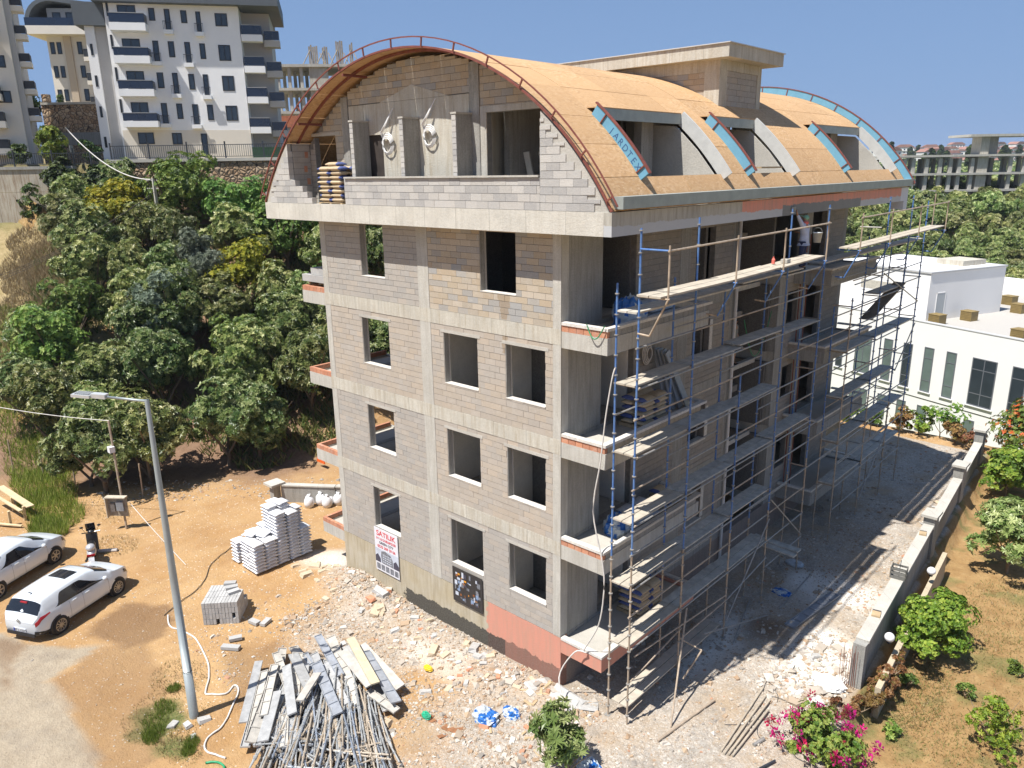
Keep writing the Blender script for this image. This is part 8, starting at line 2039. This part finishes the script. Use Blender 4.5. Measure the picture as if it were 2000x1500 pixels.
def person(label, loc, rz, pose, top_m, leg_m, shorts=False, cap=None, scarf=None):
    t = thing('person', label, 'person', loc, rz)
    J = dict(pel=(0, 0, .95), sp=(0, .01, 1.12), ch=(0, 0, 1.32), nk=(0, .0, 1.50), hd=(0, -.02, 1.62), ht=(0, -.01, 1.72))
    J.update(pose)
    order = ['pel', 'sp', 'ch', 'nk', 'hd', 'ht', 'shL', 'elL', 'wrL', 'haL', 'shR', 'elR', 'wrR', 'haR', 'hiL', 'knL', 'anL', 'toL', 'hiR', 'knR', 'anR', 'toR']
    rad = dict(pel=.12, sp=(.13, .10), ch=(.16, .11), nk=.055, hd=(.078, .095), ht=(.065, .075), sh=.058, el=.042, wr=.028, ha=(.035, .02), hi=.085, kn=.055, an=.038, to=.035)
    E_ = [('pel', 'sp'), ('sp', 'ch'), ('ch', 'nk'), ('nk', 'hd'), ('hd', 'ht')]
    for s in 'LR': E_ += [('ch', 'sh' + s), ('sh' + s, 'el' + s), ('el' + s, 'wr' + s), ('wr' + s, 'ha' + s), ('pel', 'hi' + s), ('hi' + s, 'kn' + s), ('kn' + s, 'an' + s), ('an' + s, 'to' + s)]
    ix = {k: i for i, k in enumerate(order)}
    skin('body', [J[k] for k in order], [(ix[a], ix[b]) for a, b in E_], [rad.get(k, rad.get(k[:2])) for k in order], mskin, t)
    # shirt over torso and sleeves
    o2 = ['pel', 'sp', 'ch', 'nk', 'shL', 'elL', 'wrL', 'shR', 'elR', 'wrR']; i2 = {k: i for i, k in enumerate(o2)}
    V = [Vector(J[k]) for k in o2]; V[3] = Vector(J['ch']).lerp(Vector(J['nk']), 0.75)
    sl_ = 0.85 if not shorts else 0.2
    for s in 'LR': V[i2['wr' + s]] = Vector(J['el' + s]).lerp(Vector(J['wr' + s]), sl_)
    V.append(Vector(J['pel']) - Vector((0, 0, 0.13)))
    skin('shirt', V, [(0, 1), (1, 2), (2, 3), (2, 4), (4, 5), (5, 6), (2, 7), (7, 8), (8, 9), (0, 10)], [(.175, .155), (.155, .135), (.18, .13), .075, .078, .06, .045, .078, .06, .045, (.175, .155)], top_m, t)
    o3 = ['pel', 'hiL', 'knL', 'anL', 'hiR', 'knR', 'anR']; V = [Vector(J[k]) for k in o3]
    if shorts: V[3] = V[2].lerp(V[3], 0.05); V[6] = V[5].lerp(V[6], 0.05)
    skin('trousers', V, [(0, 1), (1, 2), (2, 3), (0, 4), (4, 5), (5, 6)], [.135, .10, .08, .065, .10, .08, .065], leg_m, t)
    hd = Vector(J['hd']); f = Vector(pose.get('face', (0, -1, 0))).normalized(); sdv = f.cross(Vector((0, 0, 1))).normalized(); up = sdv.cross(f)
    mb = MB(); ellip(mb, tuple(hd + up * 0.045 - f * 0.015), 0.088, 0.098, 0.085, 8); mb.build('hair', cap or mhair, t, smooth=True)
    if cap: mb = MB(); mb.beam(hd + up * 0.06 + f * 0.06, hd + up * 0.045 + f * 0.19, 0.13, 0.012); mb.build('cap_peak', cap, t)
    mb = MB(); ellip(mb, tuple(hd + f * 0.10 - up * 0.005), 0.014, 0.02, 0.022, 5); mb.build('nose', mskin, t, smooth=True)
    for s in (-1, 1):
        mb = MB(); ellip(mb, tuple(hd + f * 0.087 + sdv * 0.032 * s + up * 0.02), 0.012, 0.008, 0.007, 5); mb.build('eye', mhair, t)
        mb = MB(); ellip(mb, tuple(hd + sdv * 0.082 * s), 0.014, 0.02, 0.032, 5); mb.build('ear', mskin, t)
    mb = MB(); ellip(mb, tuple(hd + f * 0.092 - up * 0.045), 0.022, 0.008, 0.006, 5); mb.build('mouth', mat('lips', (0.25, 0.08, 0.06)), t)
    if scarf: mb = MB(); mb.lathe([(0.075, -0.05), (0.11, -0.02), (0.10, 0.03), (0.07, 0.05)], tuple(Vector(J['nk'])), 12); mb.build('scarf', scarf, t, smooth=True)
    for s in 'LR':
        ha, wr_ = Vector(J['ha' + s]), Vector(J['wr' + s]); d = (ha - wr_).normalized(); a = d.orthogonal().normalized()
        for q in range(4):
            st = ha + a * (q - 1.5) * 0.018; cv = d.cross(a) * 0.03
            skin('finger', [st - d * 0.02, st + d * (0.035 + 0.006 * (q in (1, 2))), st + d * 0.06 + cv], [(0, 1), (1, 2)], [.0095, .009, .008], mskin, t, sub=1)
        skin('thumb', [ha - d * 0.02 + a * 0.02, ha + a * 0.05, ha + a * 0.06 + d * 0.025], [(0, 1), (1, 2)], [.011, .01, .009], mskin, t, sub=1)
        an, to = Vector(J['an' + s]), Vector(J['to' + s]); mb = MB(); mb.beam(an + Vector((0, 0.04, -0.05)), to + (to - an).normalized() * 0.05, 0.085, 0.07); mb.build('shoe', mshoe, t)
    return t
wz = 10.9
# local -y is the way the person faces; the plasterer faces the wall (-x) and reaches up and left
pose = dict(shL=(.19, 0, 1.42), elL=(.36, -.05, 1.62), wrL=(.50, -.08, 1.80), haL=(.56, -.08, 1.87), shR=(-.19, 0, 1.40), elR=(-.27, -.08, 1.16), wrR=(-.30, -.30, 1.16), haR=(-.31, -.39, 1.18),
            hiL=(.085, 0, .84), knL=(.11, -.02, .5), anL=(.12, .02, .09), toL=(.13, -.14, .04), hiR=(-.085, 0, .84), knR=(-.10, -.02, .5), anR=(-.13, .03, .09), toR=(-.14, -.13, .04), face=(0.35, -0.8, 0.35))
person('plasterer in a pale blue shirt, dark trousers and green cap reaching up from the scaffold', (2.12, 9.75, wz - 0.0), -PI / 2, pose, mshirt, mjeans, cap=mcapg, scarf=mcoral)
t = thing('plastering_trowel', 'grey plastering trowel held up against the roof beam by the worker', 'trowel', (1.5, 9.1, 12.72), 0)
# hand position in world: local (.58,-.24,1.92) turned by -90 deg
hp_ = Vector((1.965, 9.75 - 0.60, wz + 1.95)); t.location = hp_
mb = MB(); mb.box(-0.02, -0.15, -0.06, 0.0, 0.15, 0.06); mb.build('blade', msteel, t)
mb = MB(); mb.tube([(0.03, -0.06, 0), (0.03, 0.06, 0)], 0.014, 6); mb.build('handle', mat('timber', (0.46, 0.34, 0.2)), t)
t = thing('bucket', 'translucent plaster bucket hanging behind the worker', 'bucket', (2.35, 10.25, 11.75))
mb = MB(); mb.lathe([(0.001, 0), (0.11, 0), (0.15, 0.3), (0.16, 0.3), (0.16, 0.32)], (0, 0, 0), 16); mb.build('pail', mat('pail', (0.45, 0.47, 0.48), 0.4, 0.2, 20), t, smooth=True)
mb = MB(); mb.tube([(0.15 * math.cos(q), 0, 0.3 + 0.18 * math.sin(q)) for q in [PI * i / 8 for i in range(9)]], 0.006, 5); mb.build('bail_handle', msteel, t)
pose2 = dict(shL=(.18, 0, 1.42), elL=(.24, .02, 1.16), wrL=(.24, -.1, .94), haL=(.24, -.14, .86), shR=(-.18, 0, 1.42), elR=(-.24, .02, 1.16), wrR=(-.22, -.12, .96), haR=(-.2, -.17, .9),
             hiL=(.085, 0, .84), knL=(.11, -.03, .5), anL=(.11, .02, .09), toL=(.12, -.13, .04), hiR=(-.085, 0, .84), knR=(-.12, .04, .5), anR=(-.14, .12, .09), toR=(-.14, -.02, .04), face=(0, -1, 0))
person('person in a grey top and dark shorts standing in the dark recess below the plasterer', (-0.35, 10.3, ZB + 6 + 0.405), PI / 2, pose2, mat('shirt_dim', (0.22, 0.22, 0.2), 0.9), mat('shorts_dark', (0.03, 0.03, 0.035), 0.9), shorts=True)
for x, y, m_, lab in ((2.55, 6.6, mcoral, 'small coral red bottle standing on the upper scaffold walkway'), (2.7, 7.1, mplas, 'small white box on the upper scaffold walkway')):
    mb = MB(); mb.lathe([(0.001, 0), (0.05, 0), (0.05, 0.12), (0.02, 0.16), (0.02, 0.2), (0.001, 0.2)], (0, 0, 0), 10) if m_ is mcoral else mb.box(-.1, -.12, 0, .1, .12, .1)
    o = mb.build('bottle' if m_ is mcoral else 'small_box', m_); o.location = (x, y, 11.43); tag(o, lab, 'bottle' if m_ is mcoral else 'box')
